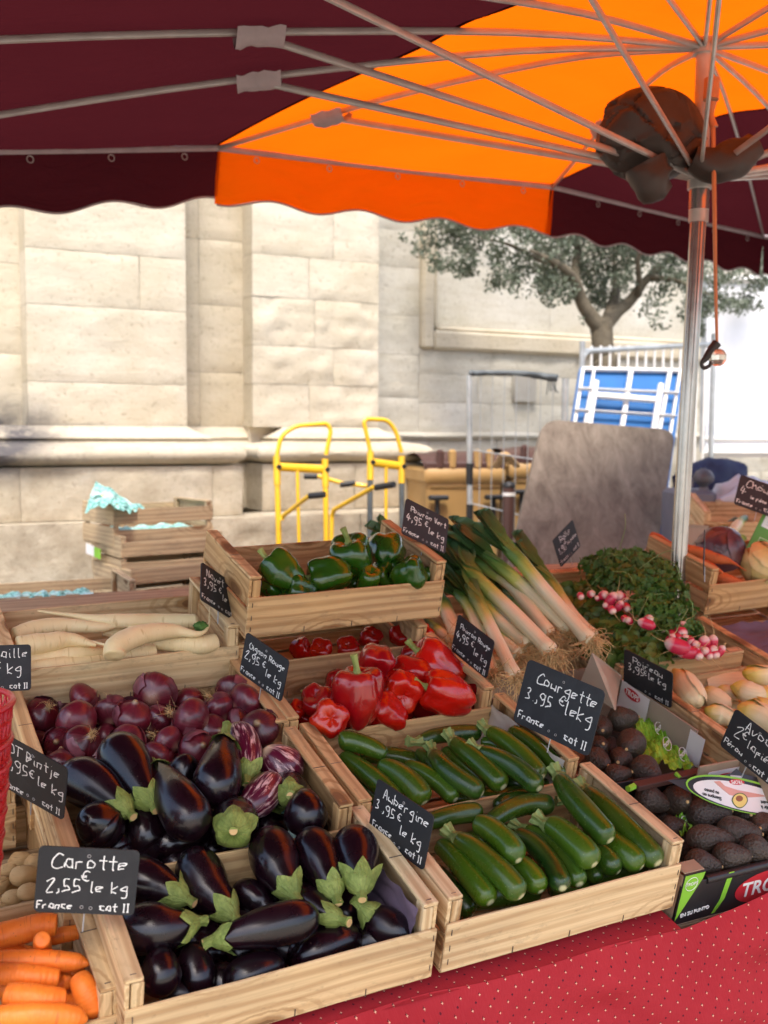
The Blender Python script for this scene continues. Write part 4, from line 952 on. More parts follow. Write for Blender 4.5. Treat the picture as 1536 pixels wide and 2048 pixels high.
# ================================================================ PRODUCE
def inc(c,u,v,h): Rm,T=CRT[c]; return onplane(u,v,h,Rm,T)
def pathin(c,P): return [inc(c,*p) for p in P]
def interp(tab): 
    x=[a for a,_ in tab]; y=[b for _,b in tab]
    return lambda t: float(np.interp(t,x,y))
def smooth(tab):
    P=[np.array([a,b,0.]) for a,b in tab]; C=[cr(P,t) for t in np.linspace(0,1,90)]; x=[c[0] for c in C]; y=[max(0,c[1]) for c in C]
    return lambda t: float(np.interp(t,x,y))
def rnd_end(t,te,p=2.): return math.sqrt(max(0,1-((t-te)/(1-te))**p)) if t>te else 1
def rnd_start(t,te): return math.sqrt(max(0,1-((te-t)/te)**2)) if t<te else 1
AP=smooth([(0,.40),(.12,.52),(.35,.72),(.6,.93),(.78,1.0),(1,1.0)])
def aubergine(c,P,rpx,name='aubergine',mat=None,label='glossy black aubergine',cal=1.,group='aubergines in the crates',calw=1.,stem=1.,fat=None,seed=None):
    Q=pathin(c,P); r0=1.15*rpx*depth(Q[-1])/FPX; dq=Q[-1]-Q[-2]; Q[-1]=Q[-1]+dq/max(1e-6,np.linalg.norm(dq))*r0*.8; t_=thing(name,label,'aubergine',tuple(sum(Q)/len(Q)),group); org=t_.location
    L=sum(np.linalg.norm(Q[i+1]-Q[i]) for i in range(len(Q)-1)); te=max(.35,1-.95*r0/L)
    pr=fat or AP
    f=lambda t:max(.0006,r0*pr(t)*rnd_end(t,te,2.2)*max(.5,rnd_start(t,.08)))
    ph=random.random()*40
    g=G(); g.sweep(Q,f,26,cross=lambda a,t:1+.035*noise.noise((math.cos(a)*.8+ph,math.sin(a)*.8,t*2.2)),n=40); part('body',g,mat or AUB,t_,org=org,ang=180)
    if cal:
        Qa=[np.array(q) for q in Q]; nl=5; off=random.random()*6; ls=[(.75+.5*random.random()) for _ in range(nl)]
        Lc=min(.0235*cal,L*.38); 
        def fr(t):
            p=cr(Qa,t);p2=cr(Qa,min(1,t+.01));p1=cr(Qa,max(0,t-.01)); d=(p2-p1)/np.linalg.norm(p2-p1); return p,d
        fs=frames(np.array([cr(Qa,k/30) for k in range(31)]))
        def fn(a,b):
            th=a*nl; i=int(th)%nl; w_=abs((th%1)-.5)*2   # 0 at lobe centre, 1 between lobes
            ext_=Lc*(.62+.85*ls[i]*(1-w_)**1.0); t=min(.8,(b*ext_)/L); p=cr(Qa,t); k=min(29,int(t*30)); e1,e2,_=fs[k]
            an=2*math.pi*a+off+.12*math.sin(b*3+i)
            lift=.0026+.0010*b*(1-w_)+ (.007*(b**4)*(1-w_) if (i+int(ph))%3==0 else 0)+.0012*noise.noise((a*40,b*6,ph))
            rr=(max(f(max(t,.02)),r0*.36)+lift)*min(1,.45+b*2.6)
            return p-fs[0][2]*.011*max(0,1-b*3.5)+rr*(math.cos(an)*e1+math.sin(an)*e2)
        g=G(); g.grid(fn,60,12); cx_=part('calyx',g,CALX,t_,org=org,ang=60)
        d=fs[0][2]; up_=np.array([0,0,1.]); s0=Qa[0]; k=.022*stem
        g=G(); g.sweep([s0+d*.006,s0-d*k*.5+up_*.001,s0-d*k+up_*.002*random.uniform(-1,1.5)],[r0*.36,.0085,.0075,.0085],12,cross=lambda a,t:1+.12*math.sin(a*5),n=10,ends='lin'); part('stem',g,CALX,cx_,org=org,ang=50)
        g=G(); q=s0-d*k; g.sweep([q,q-d*.0012],.0068,10,n=2); part('stem_cut',g,ROOTM,cx_,org=org)
    return t_
FATT=smooth([(0,.5),(.2,.75),(.5,.98),(.75,1.0),(1,.95)])
ITEMS=[]
def A_(c,P,r,desc=None,**k):
    o=aubergine(c,P,r,**k); u=sum(p[0] for p in P)/len(P); v=sum(p[1] for p in P)/len(P); ITEMS.append((o,u,v,desc)); return o
# front crate
ITEMS=[]
A_('A',[(462,1828,.10),(436,1800,.105),(408,1768,.11),(394,1732,.12)],43,'bent black aubergine curving up from its green cap')
A_('A',[(584,1784,.115),(566,1755,.12),(552,1726,.125),(541,1690,.13)],43,'plump black aubergine lying over the back board of its crate, big highlight')
A_('A',[(668,1786,.115),(655,1755,.12),(640,1722,.125),(625,1690,.13)],40,'black aubergine with a long bluish highlight and cap toward the front')
A_('A',[(722,1778,.125),(718,1745,.13),(713,1715,.13),(709,1688,.135)],42,'dark aubergine showing its long pointed green cap to the viewer',cal=1.6)
A_('A',[(436,1880,.105),(480,1868,.112),(540,1853,.118),(606,1838,.12)],37,'long curved black aubergine lying across the front, cap to the left',cal=1.1)
A_('A',[(676,1838,.10),(650,1828,.095),(615,1805,.09),(585,1790,.08)],30,'aubergine with only its large green cap showing, pointing right',cal=1.5)
A_('A',[(727,1818,.09),(745,1832,.08),(770,1850,.075),(798,1868,.07)],34,'dark aubergine below the purple paper, cap toward the middle',cal=1.1)
A_('A',[(366,1796,.115),(335,1782,.115),(300,1768,.115),(262,1756,.115)],42,'aubergine half behind the carrot price board, crumpled cap to the right, upper one',cal=1.1)
A_('A',[(386,1846,.118),(350,1855,.118),(310,1858,.115),(262,1856,.11)],45,'aubergine half behind the carrot price board, crumpled cap to the right, lower one',cal=1.2)
A_('A',[(322,1975,.06),(322,1962,.07),(321,1945,.085),(322,1925,.09)],36,'small egg shaped aubergine in the near left corner of its crate',cal=0,fat=FATT)
A_('A',[(405,1990,.03),(398,1965,.05),(392,1940,.06),(388,1915,.07)],32,None,cal=0,fat=FATT)
A_('A',[(470,1985,.02),(475,1965,.045),(500,1950,.06),(540,1935,.06)],34,None,cal=.8,fat=FATT)
A_('A',[(548,1830,.07),(530,1812,.075),(508,1795,.08),(488,1785,.08)],28,None,cal=0)
A_('A',[(590,1930,.03),(620,1910,.05),(660,1892,.055),(690,1880,.055)],36,None,cal=0,fat=FATT)
A_('A',[(700,1900,.03),(730,1888,.04),(765,1878,.045),(800,1868,.045)],34,None,cal=0,fat=FATT)
A_('A',[(420,1920,.03),(400,1890,.04),(470,1850,.04),(520,1840,.04)],34,None,cal=0,fat=FATT)
A_('A',[(620,1830,.04),(640,1780,.05),(600,1740,.06),(560,1720,.06)],36,None,cal=0,fat=FATT)
A_('A',[(690,1850,.04),(690,1800,.05),(700,1760,.06),(690,1720,.06)],36,None,cal=0,fat=FATT)
A_('A',[(350,1900,.03),(320,1880,.05),(330,1820,.06),(400,1780,.05)],38,None,cal=0,fat=FATT)
for (u,v) in [(330,1880),(400,1900),(480,1900),(560,1890),(640,1880),(720,1870),(350,1980),(440,1960),(520,1930),(600,1900),(680,1870),(760,1850),(300,1920),(460,1830),(540,1800),(640,1760),(320,1850),(700,1790),(740,1800)]:
    a=random.uniform(-.6,1.2); A_('A',[(u-20*math.cos(a),v-20*math.sin(a),.028),(u,v,.03),(u+10*math.cos(a),v+10*math.sin(a),.032),(u+25*math.cos(a),v+25*math.sin(a),.03)],34,None,cal=0,fat=FATT)
rows(ITEMS,'glossy dark aubergine','in the front aubergine crate')
ITEMS=[]
A_('B',[(302,1606,.135),(280,1572,.14),(258,1535,.145),(238,1505,.15)],43,'big black aubergine with blue sky shine, cap down',cal=1.05)
A_('B',[(252,1622,.13),(225,1600,.13),(190,1575,.13),(155,1555,.13)],42,'black aubergine pointing its cap to the lower right beside the potato price board',cal=1.25)
A_('B',[(312,1534,.145),(335,1568,.145),(360,1608,.145),(380,1640,.14)],43,'long aubergine lying diagonally, cap at its upper left end',cal=.9)
A_('B',[(225,1668,.085),(212,1660,.10),(200,1650,.11),(190,1645,.12)],44,'aubergine seen end on with scarred tip',cal=0,fat=FATT)
A_('B',[(449,1478,.17),(444,1510,.16),(437,1550,.15),(430,1575,.145)],43,'upright matte aubergine with a tall green stalk, in front of the onions',cal=1.0,stem=1.9)
A_('B',[(494,1552,.13),(494,1525,.135),(488,1495,.14),(478,1470,.145)],29,'pink and white striped aubergine standing next to the tall stalk',mat=STRIPED,cal=1.0,fat=FATT)
A_('B',[(573,1552,.09),(566,1540,.10),(559,1530,.115),(553,1524,.12)],41,'round striped aubergine showing its pale star shaped blossom end',mat=STRIPED,cal=0,fat=FATT)
A_('B',[(488,1628,.10),(505,1610,.11),(524,1590,.115),(540,1570,.12)],31,'crimson striped aubergine lying diagonally in the middle',mat=STRIPED,cal=0,fat=FATT)
A_('B',[(467,1660,.15),(468,1652,.13),(470,1645,.115),(470,1635,.10)],41,'small dark aubergine pointing its round green cap at the viewer',cal=1.2,stem=.5,fat=FATT)
A_('B',[(580,1590,.13),(579,1583,.115),(578,1578,.10),(577,1570,.09)],30,'little brown capped aubergine pointing at the viewer next to the right side board',cal=.8,stem=.5,fat=FATT)
A_('B',[(612,1650,.09),(612,1640,.10),(611,1625,.115),(610,1610,.12)],39,'round dark aubergine in the near right corner',cal=0,fat=FATT)
A_('B',[(345,1570,.09),(355,1560,.10),(365,1548,.11),(368,1538,.12)],34,None,cal=0,fat=FATT)
A_('B',[(318,1720,.04),(300,1690,.06),(290,1660,.08),(290,1630,.09)],38,None,cal=0,fat=FATT)
A_('B',[(250,1730,.04),(240,1710,.05),(225,1690,.06),(205,1680,.06)],38,None,cal=0,fat=FATT)
A_('B',[(410,1625,.09),(395,1660,.07),(360,1680,.06),(330,1690,.06)],34,None,cal=.8,fat=FATT)
A_('B',[(550,1625,.06),(520,1650,.05),(540,1660,.05),(560,1665,.04)],30,None,cal=.8,fat=FATT)
A_('B',[(380,1720,.02),(360,1700,.04),(400,1670,.04),(440,1650,.05)],36,None,cal=0,fat=FATT)
A_('B',[(560,1660,.02),(530,1640,.04),(500,1620,.05),(470,1600,.05)],36,None,cal=0,fat=FATT)
A_('B',[(430,1600,.05),(400,1580,.06),(380,1560,.07),(340,1550,.07)],36,None,cal=0,fat=FATT)
A_('B',[(300,1640,.05),(260,1620,.06),(230,1600,.07),(200,1590,.07)],40,None,cal=0,fat=FATT)
for (u,v) in [(230,1640),(300,1670),(370,1650),(440,1640),(510,1620),(280,1740),(350,1730),(420,1700),(490,1680),(560,1660),(620,1650),(200,1600),(340,1600),(470,1590),(540,1600)]:
    a=random.uniform(-.6,1.2); A_('B',[(u-18*math.cos(a),v-18*math.sin(a),.028),(u,v,.03),(u+9*math.cos(a),v+9*math.sin(a),.032),(u+22*math.cos(a),v+22*math.sin(a),.03)],32,None,cal=0,fat=FATT)
rows(ITEMS,'dark glossy aubergine','in the second aubergine crate')

# courgettes
CP=smooth([(0,.62),(.1,.78),(.3,.90),(.6,1.0),(.85,1.0),(1,.98)])
def courgette(c,P,rpx,stem=True,label=''):
    Q=pathin(c,P); r0=rpx*depth(Q[-1])/FPX; t_=thing('courgette',label or 'courgette','courgette',tuple(sum(Q)/len(Q)),'courgettes in the crates'); org=t_.location
    L=sum(np.linalg.norm(Q[i+1]-Q[i]) for i in range(len(Q)-1)); te=max(.5,1-1.0*r0/L); k=random.random()*30
    f=lambda t:max(.0004,r0*CP(t)*rnd_end(t,te,2.3)*max(.72,rnd_start(t,.05)))
    Q[1:-1]=[q+np.array([0,0,0.004]) for q in Q[1:-1]]
    g=G(); g.sweep(Q,f,24,cross=lambda a,t:1+.018*math.cos(5*a+k)+.03*noise.noise((math.cos(a)+k,math.sin(a),t*3)),n=34); part('body',g,COURG,t_,org=org,ang=180)
    if stem:
        d=(Q[1]-Q[0]); d/=np.linalg.norm(d); s0=np.array(Q[0]); up_=np.array([random.uniform(-.3,.3),0,.4+.3*random.random()])
        g=G(); g.sweep([s0+d*.012,s0-d*.004,s0-d*.016+up_*.004,s0-d*.029+up_*.012],[r0*.60,r0*.64,r0*.47,r0*.40,r0*.5,r0*.6],30,cross=lambda a,t:1+(.10+.10*t)*math.cos(6*a+k),n=14,ends='lin'); part('stem',g,CSTEM,t_,org=org,ang=60)
    ITEMS.append((t_,sum(p[0] for p in P)/len(P),sum(p[1] for p in P)/len(P),label or None))
ITEMS=[]
for P,r,st,lb in [
 ([(676,1484,.13),(700,1486,.13),(745,1500,.13),(772,1512,.125)][::-1],21,False,'short courgette lying crosswise on top at the left'),
 ([(684,1512,.11),(720,1540,.105),(760,1572,.10),(800,1604,.09)],22,False,''),
 ([(760,1530,.115),(795,1550,.115),(830,1580,.11),(850,1606,.10)],25,False,''),
 ([(812,1530,.10),(845,1548,.10),(885,1575,.095),(912,1600,.09)],19,False,''),
 ([(868,1508,.12),(885,1535,.12),(920,1565,.115),(966,1588,.11)],22,True,''),
 ([(908,1484,.12),(935,1510,.12),(975,1545,.115),(1008,1575,.11)],23,True,''),
 ([(960,1502,.135),(1000,1522,.135),(1045,1550,.13),(1080,1578,.13)],22,True,'scuffed courgette lying on top near the right'),
 ([(978,1462,.12),(1010,1485,.12),(1050,1520,.115),(1085,1555,.11)],21,True,''),
 ([(1022,1460,.11),(1055,1485,.11),(1095,1520,.105),(1128,1556,.10)],20,False,'courgette along the right side board'),
 ([(840,1482,.10),(870,1476,.10),(920,1470,.10),(962,1466,.10)],17,True,'courgette lying flat along the back board'),
 ([(836,1505,.09),(852,1520,.09),(875,1545,.085),(900,1570,.08)],16,False,''),
 ([(890,1500,.09),(915,1525,.09),(945,1550,.085),(975,1570,.08)],17,False,''),
 ([(962,1485,.09),(985,1490,.09),(1015,1505,.09),(1040,1520,.085)],15,False,''),
 ([(700,1570,.06),(740,1590,.06),(780,1610,.05),(830,1630,.04)],22,False,''),
 ([(900,1600,.05),(940,1600,.05),(1000,1600,.05),(1060,1590,.05)],20,False,''),
 ([(720,1510,.06),(760,1515,.06),(800,1520,.06),(850,1530,.06)],20,False,''),
 ([(1000,1560,.06),(1040,1570,.06),(1080,1580,.05),(1110,1570,.05)],20,False,'')]:
    courgette('F',P,r,st,lb)
rows(ITEMS,'dark green courgette','in the rear courgette crate',nrow=4,rn=('back','second','third','front'))
ITEMS=[]
for P,r,st,lb in [
 ([(1119,1556,.16),(1140,1592,.155),(1180,1640,.15),(1222,1682,.14)],26,True,'bright yellowish green courgette resting on top, stalk pointing up over the back board'),
 ([(1172,1582,.12),(1210,1620,.12),(1265,1675,.11),(1318,1728,.10)],27,True,'very dark courgette along the right side board'),
 ([(1170,1660,.10),(1210,1680,.10),(1250,1710,.10),(1285,1735,.095)],26,False,''),
 ([(1096,1650,.13),(1120,1665,.13),(1160,1700,.13),(1190,1730,.125)],29,True,''),
 ([(1150,1690,.09),(1180,1700,.09),(1210,1722,.09),(1238,1745,.085)],25,False,''),
 ([(1050,1660,.10),(1095,1685,.10),(1135,1730,.095),(1160,1770,.09)],22,True,''),
 ([(1030,1668,.11),(1065,1690,.11),(1105,1738,.10),(1126,1778,.10)],23,False,''),
 ([(950,1648,.14),(975,1660,.14),(1012,1690,.14),(1038,1722,.135)],28,False,'dark wrinkled courgette on top at the centre left'),
 ([(914,1678,.125),(950,1705,.125),(1005,1755,.12),(1044,1794,.11)],27,True,'long bright green courgette with a pale tip at the front left'),
 ([(878,1690,.10),(905,1715,.10),(950,1768,.095),(982,1806,.09)],26,False,''),
 ([(1010,1720,.10),(1040,1735,.10),(1065,1760,.095),(1082,1784,.09)],25,False,''),
 ([(850,1648,.11),(885,1640,.11),(930,1630,.11),(964,1624,.11)],20,False,'courgette lying crosswise at the back left'),
 ([(978,1645,.115),(1015,1625,.12),(1060,1612,.12),(1108,1610,.12)],21,False,'courgette lying crosswise at the back middle with a long highlight'),
 ([(990,1612,.10),(1015,1603,.10),(1045,1598,.10),(1068,1598,.10)],16,False,''),
 ([(870,1740,.05),(890,1770,.05),(920,1805,.045),(945,1830,.035)],24,False,''),
 ([(930,1700,.09),(950,1720,.09),(960,1740,.08),(980,1760,.08)],22,False,''),
 ([(1170,1735,.06),(1180,1745,.06),(1190,1755,.06),(1200,1765,.055)],20,False,''),
 ([(1140,1600,.10),(1155,1600,.10),(1170,1605,.10),(1185,1615,.10)],17,True,''),
 ([(900,1800,.03),(960,1800,.03),(1020,1790,.03),(1080,1780,.03)],26,False,''),
 ([(1080,1700,.05),(1120,1700,.05),(1180,1700,.05),(1240,1700,.05)],26,False,''),
 ([(900,1700,.05),(950,1690,.05),(1000,1680,.05),(1060,1670,.05)],26,False,''),
 ([(1100,1780,.03),(1160,1770,.03),(1220,1750,.03),(1290,1730,.03)],26,False,'')]:
    courgette('E',P,r,st,lb)
rows(ITEMS,'green courgette','in the front courgette crate',nrow=4,rn=('back','second','third','front'))

# onions
def onion(c,u,v,h,rpx,tuft=0):
    P=inc(c,u,v,h); r=1.18*rpx*depth(P)/FPX; t_=thing('red_onion','red onion','onion',tuple(P),'red onions in their crate'); 
    d=rng.normal(size=3); d[2]=abs(d[2])*.6+.1; d/=np.linalg.norm(d)
    if tuft==2: d=np.array([.3,-.75,.6]); d/=np.linalg.norm(d)
    k=random.random()*40; sq=random.uniform(.82,.95)
    prof=smooth([(0,.0),(.02,.10),(.06,.14),(.13,.30),(.22,.66),(.36,.93),(.52,1.0),(.7,.90),(.85,.62),(.95,.26),(1,.04)])
    g=G(); g.sweep([P+d*r*1.10*sq,P,P-d*r*.98*sq],lambda t:r*max(.02,prof(t)),26,cross=lambda a,t:1+.03*noise.noise((math.cos(a)+k,math.sin(a),t*2))+.012*math.cos(7*a+k),n=30,ends='lin'); part('bulb',g,ONION,t_,org=P,ang=180)
    # papery skin flakes: curled pieces lifting off the bulb
    for q in range(random.choice([1,2,3,4])):
        a0=random.random()*6.3; aw=random.uniform(.7,1.9); b0=random.uniform(-.9,.3); bw=random.uniform(.5,1.1)
        e1=np.cross(d,[.3,.2,.9]); e1/=np.linalg.norm(e1); e2=np.cross(d,e1)
        def fn(a,b):
            th=a0+aw*a; f=b0+bw*b*(1-.35*abs(a-.5)); lift=1.02+.10*max(0,b-.4)*(1+noise.noise((a*6,k,b*5)))+.02*noise.noise((a*9+k,b*9,q))
            rad=r*lift*math.cos(f); return P+rad*(math.cos(th)*e1+math.sin(th)*e2)+d*sq*r*lift*math.sin(f)
        g=G(); g.grid(fn,9,9); part('skin_flake',g,OFLAKE,t_,org=P,ang=180)
    if tuft:
        g=G()
        for q in range(26):
            dd=d*sq+rng.normal(size=3)*.35; s0=P+d*r*1.02*sq if tuft==1 else P+d*r*.86
            pts=[s0,s0+dd*r*.18,s0+dd*r*.30+rng.normal(size=3)*r*.14,s0+dd*r*.34+rng.normal(size=3)*r*.24]; g.sweep(pts,[.0006,.0005,.0002],3,n=6)
        part('root_tuft',g,ROOTM,t_,org=P,ang=180,kind='stuff')
    ITEMS.append((t_,u,v,None)); return t_
ITEMS=[]
for u,v,h,r,tf in [(83,1430,.095,31,2),(168,1397,.11,29,0),(222,1424,.11,31,1),(152,1443,.115,37,0),(310,1385,.13,36,1),(266,1432,.115,34,0),(315,1442,.10,28,0),(382,1438,.125,37,1),(336,1446,.09,32,0),(377,1404,.09,27,0),
 (438,1418,.11,29,1),(463,1380,.12,28,0),(492,1405,.12,34,0),(519,1457,.12,34,0),(118,1485,.10,27,0),(166,1488,.115,34,2),(254,1486,.11,32,0),(335,1484,.11,28,1),(395,1497,.11,32,0),(314,1514,.10,29,0),(120,1527,.10,29,0),
 (477,1442,.10,25,0),(424,1463,.10,29,0),(125,1420,.07,24,0),(83,1492,.06,28,0),(215,1476,.07,26,0),(287,1480,.07,26,0),(75,1460,.05,26,0),(200,1525,.08,30,0),(362,1530,.07,28,0),(260,1530,.06,30,0),(450,1500,.06,30,0),(530,1490,.05,26,0),
 (190,1440,.05,30,0),(290,1400,.05,30,0),(350,1400,.05,30,0),(410,1430,.05,30,0),(240,1400,.04,26,0),(470,1470,.06,30,0),(120,1450,.04,28,0)]:
    onion('C',u,v,h,r,tf)
rows(ITEMS,'shiny red onion','in the onion crate',nrow=5,rn=('back','second','third','fourth','front'))

# bell peppers
def pepper(c,u,v,h,rpx,ax,mat,stem=True,lob=4,el=1.05,label=None,name='bell_pepper',grp='red peppers in their crate',depthk=.2):
    """ax: direction of the stem end in picture-like axes (right, up, toward viewer)"""
    P=inc(c,u,v,h); r=1.24*rpx*depth(P)/FPX; t_=thing(name,'pepper','pepper',tuple(P),grp)
    d=ax[0]*CW[0]-ax[1]*CW[1]-ax[2]*CW[2]; d=d/np.linalg.norm(d); k=random.random()*30
    prof=smooth([(0,.02),(.01,.30),(.03,.55),(.08,.78),(.2,.97),(.38,1.0),(.6,.92),(.8,.76),(.92,.55),(.985,.3),(1,.03)])
    def cross(a,t):
        e=.5+.5*math.cos(lob*a+k); w_=(1-e)**2.2; dep=depthk*(.55+.9*abs(t-.5)); return 1-dep*w_+.17*noise.noise((math.cos(a)*1.1+k,math.sin(a)*1.1,t*2.3))+.05*noise.noise((math.cos(a)*3+k,math.sin(a)*3,t*6))+.03*math.cos(2*a+k)
    top=P+d*r*el; bot=P-d*r*el; side=np.cross(d,[0,0,1.]); side/=max(1e-6,np.linalg.norm(side))
    def rad(t): return r*max(.015,prof(t))
    g=G(); T=34; seg=40; V=[];F=[];U=[]; e1=side; e2=np.cross(d,e1)
    for i in range(T+1):
        t=.5-.5*math.cos(math.pi*i/T); 
        for j in range(seg):
            a=2*math.pi*j/seg; rr=rad(t)*cross(a,t); e=(.5+.5*math.cos(lob*a+k))
            z=el*(1-2*t)*r
            if t<.2: z-=(.22*r)*(1-min(1,prof(t)/.8))**1.3*1.6; z+= .06*r*e*(1-t/.2)
            if t>.8: z+=(.20*r)*(1-min(1,prof(t)/.8))**1.2*1.3; z-= .10*r*e*((t-.8)/.2)
            V.append(P+d*z+side*(.08*r*math.sin(t*3+k))+rr*(math.cos(a)*e1+math.sin(a)*e2))
    for i in range(T):
        for j in range(seg): F.append((i*seg+j,(i+1)*seg+j,(i+1)*seg+(j+1)%seg,i*seg+(j+1)%seg)); U.append([(j/seg,i/T),(j/seg,(i+1)/T),((j+1)/seg,(i+1)/T),((j+1)/seg,i/T)])
    F.append(tuple(range(seg)));U.append([(0,0)]*seg);F.append(tuple(T*seg+j for j in range(seg-1,-1,-1)));U.append([(0,1)]*seg)
    g.add(V,F,U); part('flesh',g,mat,t_,org=P,ang=180)
    if stem:
        s0=top-d*r*.36; bend=side*random.uniform(-.35,.35)+np.array([0,0,.3])
        g=G(); g.sweep([s0,s0+d*r*.22,s0+d*r*.45+bend*r*.15,s0+d*r*.72+bend*r*.42],[r*.42,r*.15,r*.115,r*.12,r*.15],12,cross=lambda a,t:1+.1*math.cos(5*a),n=14,ends='lin'); part('stem',g,CALYX,t_,org=P,ang=50)
    ITEMS.append((t_,u,v,label)); return t_
ITEMS=[]
for u,v,h,r,ax,m,st,el,lb in [
 (750,1324,.16,33,(-.1,-.35,.9),CRIMP,False,1.0,'crimson pepper on top of the pile showing its hollow underside'),(714,1398,.145,42,(0,1,.15),CRIMP,True,1.28,'large crinkled crimson pepper hanging over the front with its stalk up'),
 (797,1380,.12,37,(.2,-.2,1),REDP,False,1.0,''),(822,1350,.125,34,(.6,-.4,.5),REDP,False,1.1,''),(877,1332,.13,38,(-.75,.55,.1),REDP,True,1.3,'big red pepper lying on its side at the upper right'),
 (897,1390,.125,36,(-.9,.35,.2),REDP,True,1.35,'orange red pepper lying on its side, stalk to the left, at the lower right'),(641,1408,.11,29,(-.3,.6,.5),CRIMP,False,1.0,''),(657,1437,.12,32,(.1,.2,.9),REDP,False,1.1,''),
 (775,1428,.10,32,(-.6,.5,.2),REDP,False,1.15,''),(943,1396,.08,22,(.3,.3,.6),CRIMP,False,1.0,''),(829,1310,.10,20,(-.3,.8,.2),CRIMP,True,1.0,''),(594,1422,.09,17,(.2,.6,.5),REDP,False,1.0,''),(622,1397,.08,14,(-.6,.5,.3),CRIMP,True,1.1,''),
 (612,1440,.06,22,(.2,.6,.5),REDP,False,1.0,''),(715,1440,.05,34,(.5,.3,.5),REDP,False,1.,''),(850,1410,.05,34,(.5,.3,.5),CRIMP,False,1.,''),(680,1380,.05,32,(.1,.3,.5),CRIMP,False,1.,''),(760,1370,.05,34,(.5,.3,.1),CRIMP,False,1.,''),(920,1370,.05,30,(.5,.3,.5),CRIMP,False,1.,''),(840,1370,.05,34,(.5,.3,.5),CRIMP,False,1.,''),(790,1420,.04,32,(.1,.9,.5),CRIMP,False,1.,'')]:
    pepper('G',u,v,h,r,ax,m,st,4 if r>30 else 3,el,lb)
rows(ITEMS,'glossy red pepper','in the red pepper crate',nrow=3)
ITEMS=[]
for u,v,r in [(697,1292,24),(807,1268,26),(756,1298,12),(640,1296,24),(740,1270,22),(850,1262,20),(600,1290,22)]:
    pepper('H',u,v+8,.05,r*.85,(random.uniform(-1,1),.5,.5),REDP if r!=12 else simple('yellow_pepper_skin',(.65,.34,.02),.2),False,4,1.0,None)
rows(ITEMS,'red pepper in the gap','under the green pepper crate',nrow=1)
ITEMS=[]
for u,v,h,r,ax,st,el,lb in [
 (566,1146,.105,35,(-.75,.65,-.1),True,1.1,'big green pepper with its stalk pointing to the upper left'),(660,1150,.10,32,(-.98,-.12,.2),True,1.2,'oblong green pepper lying on its side in the middle of the crate'),
 (706,1114,.125,36,(-.25,.9,.45),True,1.0,'tall green pepper on top with its dimpled crown showing'),(777,1107,.12,32,(.1,.5,-.8),False,1.05,'dark green pepper leaning in the back right corner'),
 (735,1160,.09,22,(.2,.8,.5),False,1.0,'small blistered green pepper at the front board'),(815,1150,.10,28,(.7,.3,.2),False,1.1,''),(850,1157,.08,18,(.7,.3,.2),False,1.1,''),(600,1180,.075,26,(-.6,.2,.5),False,1.2,''),
 (763,1152,.075,26,(.6,.2,.5),False,1.0,''),(640,1142,.07,20,(.6,.2,.5),False,1.0,''),(710,1166,.06,16,(.6,.2,.5),False,1.0,''),(540,1172,.07,22,(.6,.2,.5),False,1.0,'')]:
    pepper('I',u,v,h,r,ax,GREENP,st,4 if r>24 else 3,el,lb,grp='green peppers in their crate')
rows(ITEMS,'green pepper','in the green pepper crate',nrow=2,rn=('back','front'))

# avocado cartons ---------------------------------------------------
PR=rotv('x',R(15)); CRT['P']=(PR,stall(1.36,1.87,.17)); CRT['Q']=(PR,stall(1.362,1.562,.165))
def avocado(c,u,v,h,rx,ry,lab):
    P=inc(c,u,v,h); k=depth(P)/FPX; r=min(rx,ry)*k; L=max(rx,ry)*k*1.08
    ang=random.uniform(-.5,.2); d=(CW[0]*math.cos(ang)-CW[1]*math.sin(ang)) if rx>=ry*1.15 else (CW[0]*random.uniform(-.6,.6)-CW[1]*random.uniform(-.5,.5)-CW[2]*.7)
    d=d/np.linalg.norm(d); t_=thing('avocado','avocado','avocado',tuple(P),'avocados in the cartons')
    prof=smooth([(0,.1),(.03,.28),(.1,.47),(.25,.68),(.5,.95),(.66,1.0),(.82,.86),(.94,.52),(1,.05)])
    g=G(); g.sweep([P+d*L,P,P-d*L],lambda t:r*max(.05,prof(t)),26,cross=lambda a,t:1+.05*noise.noise((math.cos(a)+u,math.sin(a),t*3)),n=26); part('skin',g,AVO,t_,org=P,ang=180)
    g=G(); q=P+d*L*.985; g.sweep([q-d*.003,q+d*.003],[.0035,.004,.003],8,n=4); part('stalk_scar',g,ROOTM,t_,org=P)
    ITEMS.append((t_,u,v,None))
ITEMS=[]
for u,v,h,rx,ry in [(1246,1437,.12,29,25),(1201,1456,.11,25,27),(1261,1489,.12,30,31),(1199,1494,.10,24,26),(1197,1522,.10,26,27),(1240,1519,.10,24,24),(1236,1549,.10,26,22),(1294,1543,.11,33,30),(1215,1500,.05,28,28),(1255,1530,.05,28,28),(1230,1470,.04,28,28),(1180,1545,.05,26,26)]: avocado('P',u,v,h,rx,ry,'')
rows(ITEMS,'rough dark avocado','in the rear avocado carton')
ITEMS=[]
for u,v,h,rx,ry in [(1305,1601,.10,34,28),(1358,1602,.10,32,34),(1349,1655,.07,28,24),(1418,1628,.10,43,32),(1485,1626,.09,30,27),(1421,1677,.10,46,28),(1478,1665,.105,43,31),(1524,1655,.09,32,30),(1406,1727,.09,35,27),(1464,1713,.095,37,30),(1516,1701,.10,36,29),(1570,1690,.09,36,29),(1560,1630,.09,34,30),
   (1330,1640,.04,30,28),(1380,1690,.04,34,28),(1440,1700,.04,34,28),(1500,1690,.04,34,28),(1450,1650,.04,34,28),(1390,1640,.04,34,28),(1600,1660,.08,34,28)]: avocado('Q',u,v,h,rx,ry,'')
rows(ITEMS,'bumpy brownish avocado','in the front avocado carton')

